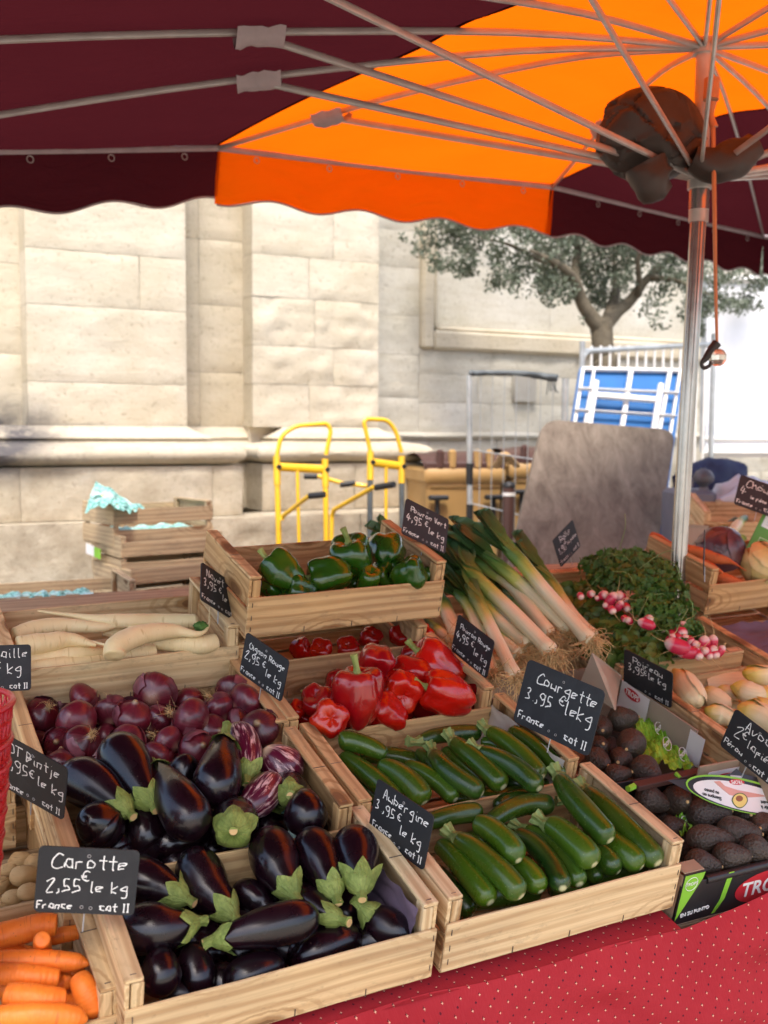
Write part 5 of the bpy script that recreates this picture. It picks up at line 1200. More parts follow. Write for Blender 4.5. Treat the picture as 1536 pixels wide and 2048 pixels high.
# roots -------------------------------------------------------------
def rootveg(nm,cat,c,P,rad,mat,label,grp,tail=True,crown=None,seg=18,fn=None):
    Q=pathin(c,P) if isinstance(c,str) else [onplane(*p) for p in P]; k=depth(Q[0])/FPX; t_=thing(nm,label,cat,tuple(sum(Q)/len(Q)),grp); org=t_.location; ph=random.random()*30
    tab=[r*k*(1.14 if c=='D' else 1.06) for r in rad]; f=lambda t:max(.0005,float(np.interp(t,np.linspace(0,1,len(tab)),tab)))*max(.25,rnd_start(t,.035))*(rnd_end(t,.965) if not tail else 1)
    g=G(); g.sweep(Q,f,seg,cross=lambda a,t:1+.05*noise.noise((math.cos(a)+ph,math.sin(a),t*7))+.012*math.sin(t*70+ph),n=44); part('root',g,mat,t_,org=org,ang=180)
    if crown:
        d=Q[0]-Q[1]; d/=np.linalg.norm(d); g=G()
        for i in range(14):
            s0=Q[0]-d*.003; dd=d+rng.normal(size=3)*.45; g.sweep([s0,s0+dd*.006,s0+dd*.011],[.0022,.0018,.001],5,n=4)
        part('leaf_stub',g,crown,t_,org=org,ang=60)
    return t_
rv=lambda *a,**k: rootveg(*a,**k)
TG='long white turnips in their crate'
for P,rd,lb,cw in [
 ([(396,1243,.12),(350,1243,.12),(260,1243,.12),(200,1240,.12),(150,1232,.12),(75,1222,.12)],[13,14,14,13,8,4,2],'long white turnip at the back with its thin root tail to the left',None),
 ([(24,1274,.105),(70,1258,.11),(130,1252,.11),(200,1255,.11),(240,1250,.115),(276,1256,.115)],[15,16,16,12,8,4,2],'white turnip at the back left with its tail curling right',None),
 ([(30,1294,.12),(90,1286,.12),(140,1280,.12),(193,1290,.12)],[18,19,17,12,3],'thick white turnip above the left price board',None),
 ([(205,1266,.09),(240,1262,.09),(280,1258,.09),(320,1252,.09)][::-1],[12,13,14,13,5],'slim white turnip lying between the thick ones',None),
 ([(229,1316,.12),(234,1292,.135),(281,1270,.14),(346,1262,.135),(396,1268,.13),(417,1252,.135),(419,1215,.15)],[19,20,20,17,9,4,2,1],'bent hooked white turnip in front with its tail pointing up',None),
 ([(434,1284,.10),(400,1290,.10),(360,1288,.10),(300,1285,.09)],[15,17,16,15,12],'stubby white turnip at the right with a scarred end',None),
 ([(312,1304,.085),(290,1306,.085),(260,1312,.08),(230,1320,.075)],[14,15,14,13,12],'small white turnip end under the hooked one',None),
 ([(50,1320,.09),(110,1314,.09),(160,1308,.095),(225,1298,.09)],[13,15,15,13,11],'white turnip lying low in the second row from the front',None),
 ([(45,1340,.075),(100,1334,.08),(160,1326,.08),(225,1316,.075)],[14,16,16,14,11],'white turnip resting against the front board',None),
 ([(180,1300,.10),(130,1296,.10),(160,1270,.10),(110,1262,.10),(220,1288,.11)][:1]+[(150,1278,.115),(180,1283,.12),(222,1292,.125)],[2,3,3,2],'thin root tail crossing over the turnips',None)]:
    rv('white_turnip','turnip','D',P,rd,DAIKON,lb,TG)
CALG=simple('green_crown',(.06,.14,.02),.7,.4,60,bump=.8,bs=120)
t_=thing('turnip_crown','green leafy crown of a white turnip by the right end of the crate','turnip top',tuple(inc('D',402,1253,.135))); blob('crown_knob',t_.location,(.015,.012,.011),CALG,t_,t_.location,.35,9,24,16)
for P,rd,lb in [
 ([(115,1850,.125),(80,1852,.125),(40,1862,.12),(-40,1882,.12)],[20,23,24,24,22],'fat orange carrot at the back with a dark crown end to the right'),
 ([(84,1878,.15),(84,1885,.13),(86,1900,.10),(92,1920,.06)],[15,17,17,15],'orange carrot pointing its round end up at the viewer'),
 ([(158,1864,.09),(135,1868,.09),(110,1873,.09),(70,1880,.08)],[13,15,15,14],'short orange carrot poking out at the right side board'),
 ([(-30,1922,.12),(30,1921,.12),(100,1922,.12),(150,1924,.12),(181,1928,.12)],[19,20,21,19,16,3],'orange carrot pointing right, upper of the middle pair'),
 ([(-30,1948,.12),(20,1949,.12),(70,1954,.12),(120,1957,.115)],[19,21,22,21,17],'orange carrot with a blunt end, lower of the middle pair'),
 ([(10,1990,.12),(45,1994,.12),(90,1998,.12),(132,1998,.115)],[21,26,26,24,18],'thick broken orange carrot in front'),
 ([(188,2022,.08),(182,2002,.10),(170,1978,.115),(158,1955,.12)],[20,26,27,24,20],'reddish carrot standing against the right side board'),
 ([(-30,2036,.12),(30,2032,.12),(100,2030,.12),(150,2034,.115),(176,2040,.11)],[20,22,24,22,18,4],'orange carrot lying along the front board'),
 ([(-20,1905,.09),(10,1903,.09),(35,1903,.09),(52,1908,.09)],[11,13,13,10],'small orange carrot half hidden at the back'),
 ([(100,1968,.09),(115,1970,.09),(130,1965,.09),(140,1960,.09)],[14,16,16,12],'orange carrot deep between the others'),
 ([(60,2010,.07),(100,2012,.07),(140,2014,.07),(165,2020,.07)],[18,22,22,16],'orange carrot low under the thick broken one'),
 ([(-20,1975,.08),(10,1975,.08),(40,1976,.08),(80,1980,.08)],[18,20,20,16],'orange carrot low at the left edge'),
 ([(0,1900,.04),(60,1920,.04),(120,1940,.04),(160,1960,.04)],[20,24,24,20],'orange carrot at the bottom of the crate, rear one'),
 ([(0,1990,.04),(60,1980,.04),(120,1970,.04),(170,1990,.04)],[20,24,24,20],'orange carrot at the bottom of the crate, front one')]:
    rv('carrot','carrot','J',P,rd,CARROT,lb,'orange carrots in the front crate',tail=False)
for i,(P,rd,lb) in enumerate([
 ([(1486,1170,.075),(1460,1163,.08),(1430,1152,.085),(1405,1138,.09)],[9,12,13,12,9],'dusty carrot nearest the front board, blunt end right'),
 ([(1369,1098,.13),(1400,1106,.13),(1430,1116,.13),(1456,1122,.13),(1474,1130,.13),(1492,1142,.125)],[10,11,11,9,4,1.5,1],'dusty carrot with a long thin tail pointing at the pale cabbage'),
 ([(1395,1122,.11),(1415,1130,.11),(1432,1140,.11),(1445,1146,.11)],[7,8,8,6,3],'short dusty carrot in the middle of the three'),
 ([(1303,1070,.13),(1318,1078,.13),(1335,1090,.12),(1360,1105,.12)],[7,9,9,8],'dusty carrot sticking out at the far left end, behind the pole')]):
    rv('carrot','carrot','O',P,rd,CARROTD,lb,'dusty carrots beside the cabbages',tail=(i==1))
ITEMS=[]
for u,v,h,r in [(16,1742,.09,18),(48,1752,.10,25),(56,1784,.10,20),(26,1795,.09,18),(85,1760,.08,22),(-5,1770,.08,22),(90,1790,.08,20),(20,1765,.05,24),(70,1770,.05,24),(40,1720,.05,20),(75,1725,.05,22),(5,1810,.05,22)]:
    P=inc('K',u,v,h); k=r*depth(P)/FPX; t_=thing('potato','potato','potato',tuple(P),'potatoes in their crate'); blob('skin',P,(k*1.15,k*.9,k*.85),POTATO,t_,t_.location,.14,1.3,24,16,ph=u); ITEMS.append((t_,u,v,None))
rows(ITEMS,'pale brown potato','in the potato crate',nrow=2,rn=('back','front'))
# endives
for P,rd,lb in [
 ([(1398,1406,.15),(1385,1388,.15),(1365,1362,.15),(1345,1338,.15)],[12,22,25,24,15,4],'big white endive leaning on the left rail behind the leek price board'),
 ([(1462,1412,.11),(1440,1404,.11),(1420,1392,.11),(1402,1382,.11)],[12,18,20,17,5],'endive with a yellow back in the middle left'),
 ([(1525,1388,.13),(1505,1388,.13),(1485,1380,.13),(1460,1372,.13)],[13,19,20,16,4],'yellow tipped endive pointing left'),
 ([(1570,1358,.13),(1545,1354,.13),(1515,1350,.13),(1484,1344,.13)],[13,18,19,17,8],'endive lying across the back'),
 ([(1466,1440,.12),(1450,1432,.12),(1430,1426,.12),(1408,1418,.12)],[12,17,19,16,5],'endive with green streaks near the left rail'),
 ([(1575,1470,.14),(1545,1448,.14),(1510,1428,.14),(1475,1412,.14)],[14,22,26,24,10],'large endive behind the avocado price board'),
 ([(1580,1440,.15),(1560,1430,.15),(1535,1418,.15),(1502,1400,.15)],[13,18,20,17,7],'endive at the right edge above the large one'),
 ([(1570,1400,.12),(1555,1396,.12),(1535,1388,.12),(1505,1400,.12)],[10,15,16,14,9],'small endive at the right edge of the picture'),
 ([(1480,1392,.10),(1465,1388,.10),(1445,1384,.10),(1430,1380,.10)],[10,13,14,11,4],'narrow yellow endive tucked behind'),
 ([(1500,1460,.10),(1490,1450,.10),(1470,1440,.10),(1440,1430,.10)],[14,20,22,18,8],'low endive under the big ones'),
 ([(1440,1420,.05),(1480,1430,.05),(1530,1420,.05),(1580,1400,.05)],[20,26,26,20],'endive at the bottom of the crate, front one'),
 ([(1400,1370,.05),(1450,1370,.05),(1500,1370,.05),(1560,1370,.05)],[20,24,24,20],'endive at the bottom of the crate, rear one')]:
    Q=pathin('M',P); k=depth(Q[0])/FPX; t_=thing('endive',lb,'endive',tuple(sum(Q)/len(Q)),'endives in their crate'); ph=random.random()*20
    tab=[r*k for r in rd]; 
    for layer,(sc,nm) in enumerate(((1.,'heart'),(1.05,'outer_leaf'),(1.05,'outer_leaf'))):
        off=ph+layer*2.6
        if layer==0:
            g=G(); g.sweep(Q,lambda t:max(.001,float(np.interp(t,np.linspace(0,1,len(tab)),tab))*max(.5,rnd_start(t,.1))*rnd_end(t,.9)),20,cross=lambda a,t:1+.05*math.cos(3*a+ph+t*2),n=28); part(nm,g,ENDIVE,t_,org=t_.location,ang=180)
        else:
            fs=frames(np.array([cr(Q,i/20) for i in range(21)]))
            def fn(a,b):
                t=.03+.9*b; e1,e2,_=fs[int(t*20)]; r=float(np.interp(t,np.linspace(0,1,len(tab)),tab))*(sc+.05*b); an=off+(a-.5)*2.7*math.sin(math.pi*min(1,.2+b*.8))**.6
                return cr(Q,t)+(r+.0012+.002*abs(a-.5)*2)*(math.cos(an)*e1+math.sin(an)*e2)
            g=G(); g.grid(fn,12,16); part(nm,g,ENDIVE,t_,org=t_.location,ang=180)
# leeks
sr=rotv('x',R(15))
for i,(P,r,lb) in enumerate([
 ([(1182,1284,.40),(1130,1226,.42),(1082,1172,.45),(1042,1124,.48),(995,1080,.52),(945,1034,.55)],13,'top leek with the broadest dark green leaves, bushy roots at the front right'),
 ([(1138,1262,.38),(1096,1222,.40),(1055,1181,.42),(1010,1142,.45),(950,1095,.48),(890,1046,.50)],12,'leek second from the right, pale shaft'),
 ([(1100,1270,.37),(1065,1222,.39),(1020,1168,.41),(977,1137,.43),(930,1100,.46),(885,1066,.48)],12,'leek third from the right'),
 ([(1104,1306,.40),(1062,1262,.41),(1016,1216,.42),(956,1160,.44),(920,1125,.46),(885,1085,.47)],14,'thick leek lying over the middle of the bunch'),
 ([(1058,1292,.38),(1030,1270,.38),(1000,1244,.39),(968,1212,.40),(930,1170,.42),(895,1130,.44)],12,'leek with a short shaft in the middle left'),
 ([(1030,1355,.41),(1008,1308,.41),(982,1256,.42),(960,1212,.42),(925,1155,.44),(885,1098,.46)],12,'leek pointing down to the courgette price board'),
 ([(984,1345,.38),(970,1300,.38),(952,1245,.39),(930,1202,.40),(905,1178,.41),(880,1155,.42)],11,'leek half behind the red pepper price board'),
 ([(915,1275,.36),(900,1240,.36),(885,1205,.37),(868,1170,.38)],13,'leek shaft between the pepper crate and the price board'),
 ([(1188,1274,.37),(1162,1248,.37),(1138,1220,.38),(1105,1170,.40),(1062,1125,.43),(1015,1080,.46)],11,'rearmost leek with brownish leaves at the right side'),
 ([(1040,1310,.36),(1015,1290,.36),(990,1268,.36),(960,1240,.37)],11,'leek shaft low in the bunch'),
 ([(905,1285,.34),(888,1270,.34),(870,1255,.34),(850,1235,.35)],9,'thin leek end beside the pepper crate rail'),
 ([(1060,1282,.34),(1030,1250,.34),(990,1200,.35),(950,1155,.37),(915,1115,.39)],11,'dark leek deep in the bunch'),
 ([(1120,1290,.35),(1085,1250,.35),(1050,1215,.36),(1010,1180,.37),(960,1130,.40)],11,'leek lying underneath the right part of the bunch'),
 ([(880,1180,.38),(845,1130,.41),(800,1090,.44),(768,1062,.47),(745,1046,.49)],9,'leek whose leaf tips poke out behind the green pepper crate')]):
    Q=[onplane(u,v,n,sr) for u,v,n in P]; k=depth(Q[0])/FPX; r0=r*k*1.15; t_=thing('leek',lb,'leek',tuple(sum(Q)/len(Q)),'leeks heaped beside the peppers'); org=t_.location; ph=random.random()*30
    long_=len(P)>4
    f=lambda t:r0*float(np.interp(t,[0,.03,.10,.5,.66,.72,1],[.75,1.15,.98,1.0,1.1,.85,.5]))
    g=G(); ends_=.74 if long_ else 1
    Qc=[cr(Q,ends_*j/6) for j in range(7)]
    # shaft: uv v scaled so that white turns green near its top
    g.sweep(Qc,lambda t:f(t*ends_),18,cross=lambda a,t:1+.03*math.cos(3*a+ph),n=24)
    g.uv=[[(x,y*ends_) for x,y in q] for q in g.uv]; part('shaft',g,LEEK,t_,org=org,ang=180)
    if long_:
        fs=frames(np.array([cr(Q,j/30) for j in range(31)]))
        for L_ in range(5):
            a0=ph+L_*1.15; spr=(L_-2.)*.009*(1 if r>11 else .7)+random.uniform(-.004,.004); s0=.46+.035*L_; e=1.0+random.uniform(-.10,.10); wd=r0*random.uniform(1.5,2.0)
            def fn(a,b):
                t=s0+(e-s0)*b; tt=min(1,t); e1,e2,ax=fs[min(30,int(tt*30))]; 
                c_=cr(Q,tt)+ax*max(0,t-1)*.25
                # leaf starts wrapped on the shaft, opens into a folded blade
                w_=(a-.5)*2; op=min(1,max(0,(b-.12)/.4)); an=a0*(1-op)+(ph*.0+1.57)*op
                cyl_=f(tt)*1.04*(math.cos(a0+w_*1.5)*e1+math.sin(a0+w_*1.5)*e2)
                tip=math.sqrt(max(0,1-max(0,(b-.93)/.07)**2)) if b>.93 else 1
                blade=e2*(w_*wd*tip*(.95-.25*b)+spr*3*b*b)+e1*(abs(w_)*wd*.55+(L_-2.5)*.0035-.008*b*b+.003*noise.noise((b*6,w_*2,L_+ph)))
                return c_+cyl_*(1-op)+blade*op
            g=G(); g.grid(fn,8,26); g.uv=[[(x,s0+(e-s0)*y) for x,y in q] for q in g.uv]; part('leaf',g,LEEK,t_,org=org,ang=180)
    if i not in (11,13):
        d=Q[0]-Q[1]; d/=np.linalg.norm(d); g=G()
        for q in range(95 if i in(0,3) else 70):
            dd=d*random.uniform(.3,1.)+rng.normal(size=3)*np.array([.75,.75,.5]); dd/=np.linalg.norm(dd); L=random.uniform(.02,.055)
            s0=Q[0]+rng.normal(size=3)*r0*.3; p1=s0+dd*L*.4; p2=p1+dd*L*.35+rng.normal(size=3)*L*.2-np.array([0,0,L*.12]); p3=p2+dd*L*.2+rng.normal(size=3)*L*.32-np.array([0,0,L*.25])
            g.sweep([s0,p1,p2,p3],[.0012,.0011,.0009,.0005],4,n=9)
        part('roots',g,ROOTM,t_,org=org,ang=180,kind='stuff')
# parsley and radishes --------------------------------------------------
def leafpile(name,mat,par,clusters,n,size,kind='flat',stems=True):
    V=[];F=[]; org=np.array(par.location)
    for c,r in clusters:
        for i in range(n):
            d=rng.normal(size=3); d/=np.linalg.norm(d)
            if d[2]<-.35: d[2]=-d[2]
            p=c+d*r*np.array([1,1,.6])*(.72+.38*rng.random()); nrm=d+rng.normal(size=3)*.55; nrm/=np.linalg.norm(nrm)
            a=np.cross(nrm,rng.normal(size=3)); a/=np.linalg.norm(a); b_=np.cross(nrm,a); L=size*random.uniform(.6,1.25)
            if kind=='parsley':
                for an,ln in ((0,1.),(1.05,.8),(-1.05,.8)):
                    e=a*math.cos(an)+b_*math.sin(an); f_=np.cross(nrm,e); k=len(V); w_=L*.30
                    V+=[p,p+e*L*ln*.45+f_*w_,p+e*L*ln*.75+f_*w_*.95+nrm*L*.1,p+e*L*ln*.85+f_*w_*.1,p+e*L*ln*1.05+nrm*L*.15,p+e*L*ln*.82-f_*w_*.2,p+e*L*ln*.75-f_*w_*1.0,p+e*L*ln*.42-f_*w_]; F+=[(k,k+1,k+2,k+3),(k,k+3,k+4,k+5),(k,k+5,k+6,k+7)]
            else:
                k=len(V); nu=5; cu=random.uniform(.1,.45)
                for j in range(nu+1):
                    t=j/nu; w_=L*.42*math.sin(math.pi*min(1,.12+t*.83))**.8; q=p+a*L*(t-.3)+nrm*L*cu*math.sin(t*2.6)*.6; wv=nrm*L*.07*math.sin(j*2.3+i)
                    V+=[q-b_*w_+nrm*w_*.35+wv,q,q+b_*w_+nrm*w_*.35-wv]
                for j in range(nu): F+=[(k+j*3,k+j*3+1,k+j*3+4,k+j*3+3),(k+j*3+1,k+j*3+2,k+j*3+5,k+j*3+4)]
    g=G(); g.add(V,F); part(name,g,mat,par,smooth=kind!='parsley',org=org,ang=180,kind='stuff')
def stp(u,v,n): return onplane(u,v,n,sr)
t_=thing('parsley_bunch','big bunch of dark green parsley hanging over the crate, in front of the pole','parsley',tuple(stp(1300,1190,.42)))
cls=[(stp(u,v,n),r) for u,v,n,r in [(1200,1135,.40,.06),(1235,1130,.43,.07),(1275,1130,.44,.07),(1310,1150,.44,.07),(1245,1160,.43,.06),(1290,1175,.45,.07),(1330,1190,.44,.07),(1305,1215,.43,.065),(1345,1225,.42,.06),(1320,1250,.40,.055),(1365,1262,.40,.05),(1350,1285,.38,.045),(1385,1290,.37,.04),(1210,1165,.40,.05)]]
leafpile('leaves',PARSLEY,t_,cls,230,.018,'parsley')
g=G()
for i in range(26):
    c=cls[random.randrange(len(cls))][0]; d=rng.normal(size=3)*np.array([1,.6,.5]); d[2]=abs(d[2]); p=c+d/np.linalg.norm(d)*.055; q=p+rng.normal(size=3)*.06; g.sweep([p,(p+q)/2+np.array([0,-.02,.02]),q],.0012,5,n=8)
part('stems',g,STEMG,t_,org=t_.location,ang=180,kind='stuff')
BUN=[]
for bi,(lc_,rads,lb) in enumerate([
  ([(1150,1195,.36,.06),(1180,1215,.36,.055),(1165,1230,.34,.05),(1205,1245,.35,.05),(1225,1255,.36,.045),(1140,1222,.34,.05)],[(1161,1192,.40,6.5,0),(1182,1188,.40,7,1),(1195,1197,.39,5,2),(1207,1191,.40,9,1),(1222,1200,.40,10,3),(1240,1195,.40,11,2),(1249,1203,.39,9,1),(1253,1215,.39,8,0),(1238,1212,.40,7,3),(1224,1220,.40,7.5,0),(1212,1212,.39,6,2),(1262,1208,.38,8,1),(1266,1225,.37,7,2)],'rear bunch of pink radishes half buried in leaves'),
  ([(1200,1275,.34,.05),(1235,1285,.35,.055),(1265,1275,.36,.05),(1290,1290,.36,.045),(1250,1310,.34,.05),(1215,1310,.33,.05),(1300,1315,.33,.04),(1180,1290,.33,.05),(1275,1315,.35,.045)],[(1293,1248,.40,10,4),(1297,1238,.40,8,1),(1250,1238,.38,7,0),(1258,1242,.38,7,2)],'small middle bunch of radishes among big leaves'),
  ([(1300,1275,.34,.035),(1320,1300,.33,.03)],[(1352,1248,.39,9,3),(1360,1258,.40,10,3),(1362,1264,.40,11,0),(1372,1252,.39,7,1),(1330,1268,.38,8,2),(1345,1270,.39,9,0),(1356,1278,.39,10,0),(1368,1278,.39,9,1),(1340,1280,.39,8,3),(1356,1293,.39,15,4),(1380,1282,.39,9,0),(1375,1304,.38,13,4),(1388,1290,.385,9,1),(1392,1303,.38,9,2),(1396,1310,.38,9,0),(1408,1288,.39,11,5),(1425,1285,.39,10,5),(1412,1304,.38,9,2),(1424,1300,.385,9,1),(1430,1308,.38,8,0),(1440,1303,.38,8,3),(1402,1296,.38,8,0),(1318,1284,.37,7,1),(1336,1262,.37,7,0),(1386,1272,.38,8,1),(1370,1290,.37,8,0),(1418,1310,.375,8,0)],'front bunch of bright pink radishes with white tips at the front rail')]):
    t_=thing('radish_bunch',lb,'radishes',tuple(stp(rads[0][0],rads[0][1],.36)),'bunches of radishes in their crate')
    leafpile('leaves',RLEAF,t_,[(stp(a,b,c),d) for a,b,c,d in lc_],50 if bi<2 else 26,.042 if bi<2 else .034,'leaf')
    for (u,v,n,r,k) in rads:
        P=stp(u,v,n+(.035 if bi<2 else .012)); q=1.1*r*depth(P)/FPX; an={0:-1.2,1:.6,2:2.4,3:1.0,4:-.35 if u<1370 else -.1,5:1.5}[k]; dz=.65 if k in(0,1,2) else .15
        d=CW[0]*math.cos(an)*(1-dz)-CW[1]*math.sin(an)*(1-dz)-CW[2]*dz*(1 if k!=2 else .5); d/=np.linalg.norm(d); el=1.7 if k in(3,4) else (1.5 if k==5 else 1.35)
        if k==4: d=-d if u<1370 else d*-1
        prof=smooth([(0,.05),(.05,.4),(.2,.85),(.45,1.0),(.75,.92),(.92,.6),(1,.15)])
        g=G(); g.sweep([P+d*q*el,P,P-d*q*el],lambda t:q*max(.05,prof(t)),14,n=16); part('radish',g,RADISH,t_,org=t_.location,ang=180)
        if r>=7:
            e=P+d*q*el; w_=rng.normal(size=3)*.35; g=G(); g.sweep([e-d*.002,e+d*.008,e+(d+w_)*.018,e+(d+w_*1.6)*.03+np.array([0,0,.004])],[.0014,.0009,.0006,.0003],5,n=10); part('rootlet',g,ROOTM,t_,org=t_.location,ang=180)
# cabbages
def cabbage(c,u,v,h,rpx,mat,lb,ph):
    P=inc(c,u,v,h); r=rpx*depth(P)/FPX; t_=thing('cabbage',lb,'cabbage',tuple(P),'cabbages in the crate by the pole')
    blob('heart',P,(r*.95,r*.95,r*.9),mat,t_,P,.10,1.5,30,20,ph=ph)
    for i in range(7):
        d=rng.normal(size=3); d[1]-=.9; d[2]+=.5; d/=np.linalg.norm(d); e1=np.cross(d,[.3,.5,.8]); e1/=np.linalg.norm(e1); e2=np.cross(d,e1)
        def fn(a,b):
            th=2*math.pi*a; f=b*.95*(1+.12*noise.noise((math.cos(th)*2+i,math.sin(th)*2,ph))); rr=r*(.99+.012*i+.05*b**3+.035*noise.noise((a*9,b*4,i+ph))+.015*math.cos(9*th)*b)
            return P+rr*(d*math.cos(f)+math.sin(f)*(math.cos(th)*e1+math.sin(th)*e2))
        g=G(); g.grid(fn,30,9); part('leaf',g,mat,t_,org=P,ang=60)
cabbage('O',1440,1102,.13,47,CABR,'shiny dark red cabbage with crinkled leaves in the middle of the crate',3.)
cabbage('O',1522,1128,.12,42,CABY,'pale yellow cabbage at the right edge of the picture',9.)

# ================================================================ BOXES, PAPERS, BACK ITEMS
def pbox(c,x0,x1,y0,y1,z0,z1,name,mat,par,bev=.0008):
    Rm,T=CRT[c]; g=G(); g.box(Rm@np.array([(x0+x1)/2,(y0+y1)/2,(z0+z1)/2])+T,(x1-x0,y1-y0,z1-z0),Rm,bev=bev); return part(name,g,mat,par,org=par.location)
def text(body,size,M4,mat,par,name='lettering',bold=.0,sx=1.,thick=.0003):
    cu=bpy.data.curves.new('t','FONT'); cu.body=body; cu.size=size; cu.align_x='CENTER'; cu.align_y='CENTER'; cu.offset=bold; cu.extrude=thick; cu.resolution_u=3
    o=bpy.data.objects.new('t',cu); col.objects.link(o); dg=bpy.context.evaluated_depsgraph_get(); me=bpy.data.meshes.new_from_object(o.evaluated_get(dg)); bpy.data.objects.remove(o)
    me.materials.clear(); me.materials.append(mat); M5=M4@Matrix.Scale(sx,4,(1,0,0)); me.transform(Matrix.Translation(-Vector(par.location))@M5); return link(name,me,par)
def mat4(o,x,y):
    x=np.array(x)/np.linalg.norm(x); z=np.cross(x,y); z/=np.linalg.norm(z); y=np.cross(z,x); m=Matrix.Identity(4)
    for i in range(3): m[i][0]=x[i];m[i][1]=y[i];m[i][2]=z[i];m[i][3]=o[i]
    return m
def flatshape(pts,M4,mat,par,name,th=.0006):
    n=len(pts); g=G(); P=[np.array(M4@Vector((x,y,th))) for x,y in pts]+[np.array(M4@Vector((x,y,0))) for x,y in pts]
    g.add(P,[tuple(range(n))]+[(i+n,(i+1)%n+n,(i+1)%n,i) for i in range(n)]); return part(name,g,mat,par,smooth=False,org=par.location)
def ell(rx,ry,n=28,cx=0,cy=0): return [(cx+rx*math.cos(2*math.pi*i/n),cy+ry*math.sin(2*math.pi*i/n)) for i in range(n)]
# rear carton (open, brown outside)
PB_=thing('avocado_carton','tall open brown cardboard carton of avocados with a raised flap','carton',tuple(CRT['P'][1]))
pbox('P',0,.365,0,.43,0,.004,'bottom',CARD,PB_); pbox('P',0,.004,0,.43,.004,.12,'side_wall',CARD,PB_); pbox('P',0,.365,.426,.43,.004,.14,'back_wall',CARD,PB_); 
# right side wall as a shaped panel following the photograph: tall at the back, with a notch
def quadboard(P,th,mat,par,name):
    P=[np.array(p,float) for p in P]; nrm=np.cross(P[1]-P[0],P[2]-P[0]); nrm/=np.linalg.norm(nrm); n=len(P); g=G(); g.add(P+[q+nrm*th for q in P],[tuple(range(n)),tuple(range(2*n-1,n-1,-1))]+[(i,i+n,(i+1)%n+n,(i+1)%n) for i in range(n)]); return part(name,g,mat,par,smooth=False,org=par.location)
Rp=CRT['P'][0]; px=stall(1.70,0,0)[0]
nX=np.array([1.,0,0])
def onX(u,v,X): d=ray(u,v); t=X/d[0]; return CAM0+t*d
XP=1.715
quadboard([onX(1212,1338,XP),onX(1395,1462,XP),onX(1366,1522,XP),onX(1290,1475,XP),onX(1285,1470,XP),onX(1228,1440,XP)],.004,CARDIN,PB_,'side_wall')
quadboard([stall(1.712,1.872,.172),stall(1.712,2.298,.172),stall(1.712,2.298,.25),stall(1.712,1.872,.25)],.003,CARDIN,PB_,'side_wall')
# raised corner flap
a,b,c_=stp(1186,1306,.43),stp(1232,1420,.33),stp(1160,1372,.33)
quadboard([c_,b,b+(a-b)*.55+np.array([.01,0,0]),a],.004,CARDIN,PB_,'corner_flap')
quadboard([a,onX(1245,1352,XP),onX(1235,1385,XP),b],.004,CARDIN,PB_,'corner_flap')
# printed white panels
Mx=lambda u,v,X: mat4(onX(u,v,X),-sr[:,1],sr[:,2])
for (u,v) in ((1266,1400),):
    m_=Mx(u,v,XP-.006); flatshape([(-.05,-.05),(.055,-.05),(.055,.03),(-.05,.03)],m_,WHITEP,PB_,'white_label',.001)
    m2=m_@Matrix.Translation((-.004,.012,.0022)); flatshape(ell(.030,.013),m2,REDPR,PB_,'red_oval',.0006); text('TROPS',.018,m2@Matrix.Translation((0,0,.0010)),WHITEL,PB_,bold=.0004,sx=.95)
m_=Mx(1388,1490,XP-.004); flatshape([(-.02,-.06),(.028,-.06),(.028,.03),(-.02,.03)],m_,WHITEP,PB_,'white_label',.001)
# second small carton between, with logo, right of the flap
CC=thing('small_carton','open end of a brown carton with a white printed label behind the avocado price board','carton',tuple(stall(1.73,1.80,.2)))
Rm=sr
for (x0,x1,y0,y1,z0,z1) in ((1.715,1.745,1.62,1.80,.19,.335),(1.60,1.75,1.795,1.80,.19,.335)):
    g=G(); g.box(stall((x0+x1)/2,(y0+y1)/2,(z0+z1)/2),(x1-x0,y1-y0,z1-z0),sr); part('carton_wall',g,CARD,CC,org=CC.location)
m_=mat4(stp(1455,1523,.30)+np.array([0,0,0]),CW[0]*.95-CW[1]*-.2,-CW[1]*.95+CW[0]*.12)
yq=stall(1.68,1.792,.285); m_=mat4(yq,sr[:,0],sr[:,2]); flatshape([(-.055,-.035),(.06,-.035),(.06,.035),(-.055,.035)],m_,WHITEP,CC,'white_label',.001)
m2=m_@Matrix.Translation((-.006,.012,.0018)); flatshape(ell(.031,.014),m2,REDPR,CC,'red_oval'); text('TROPS',.019,m2@Matrix.Translation((0,0,.0010)),WHITEL,CC,bold=.0004)
flatshape([(-.004,-.03),(.004,-.022),(.014,-.008),(.004,-.014)],m_@Matrix.Translation((0,0,.0013)),GREENC,CC,'green_leaf_print')
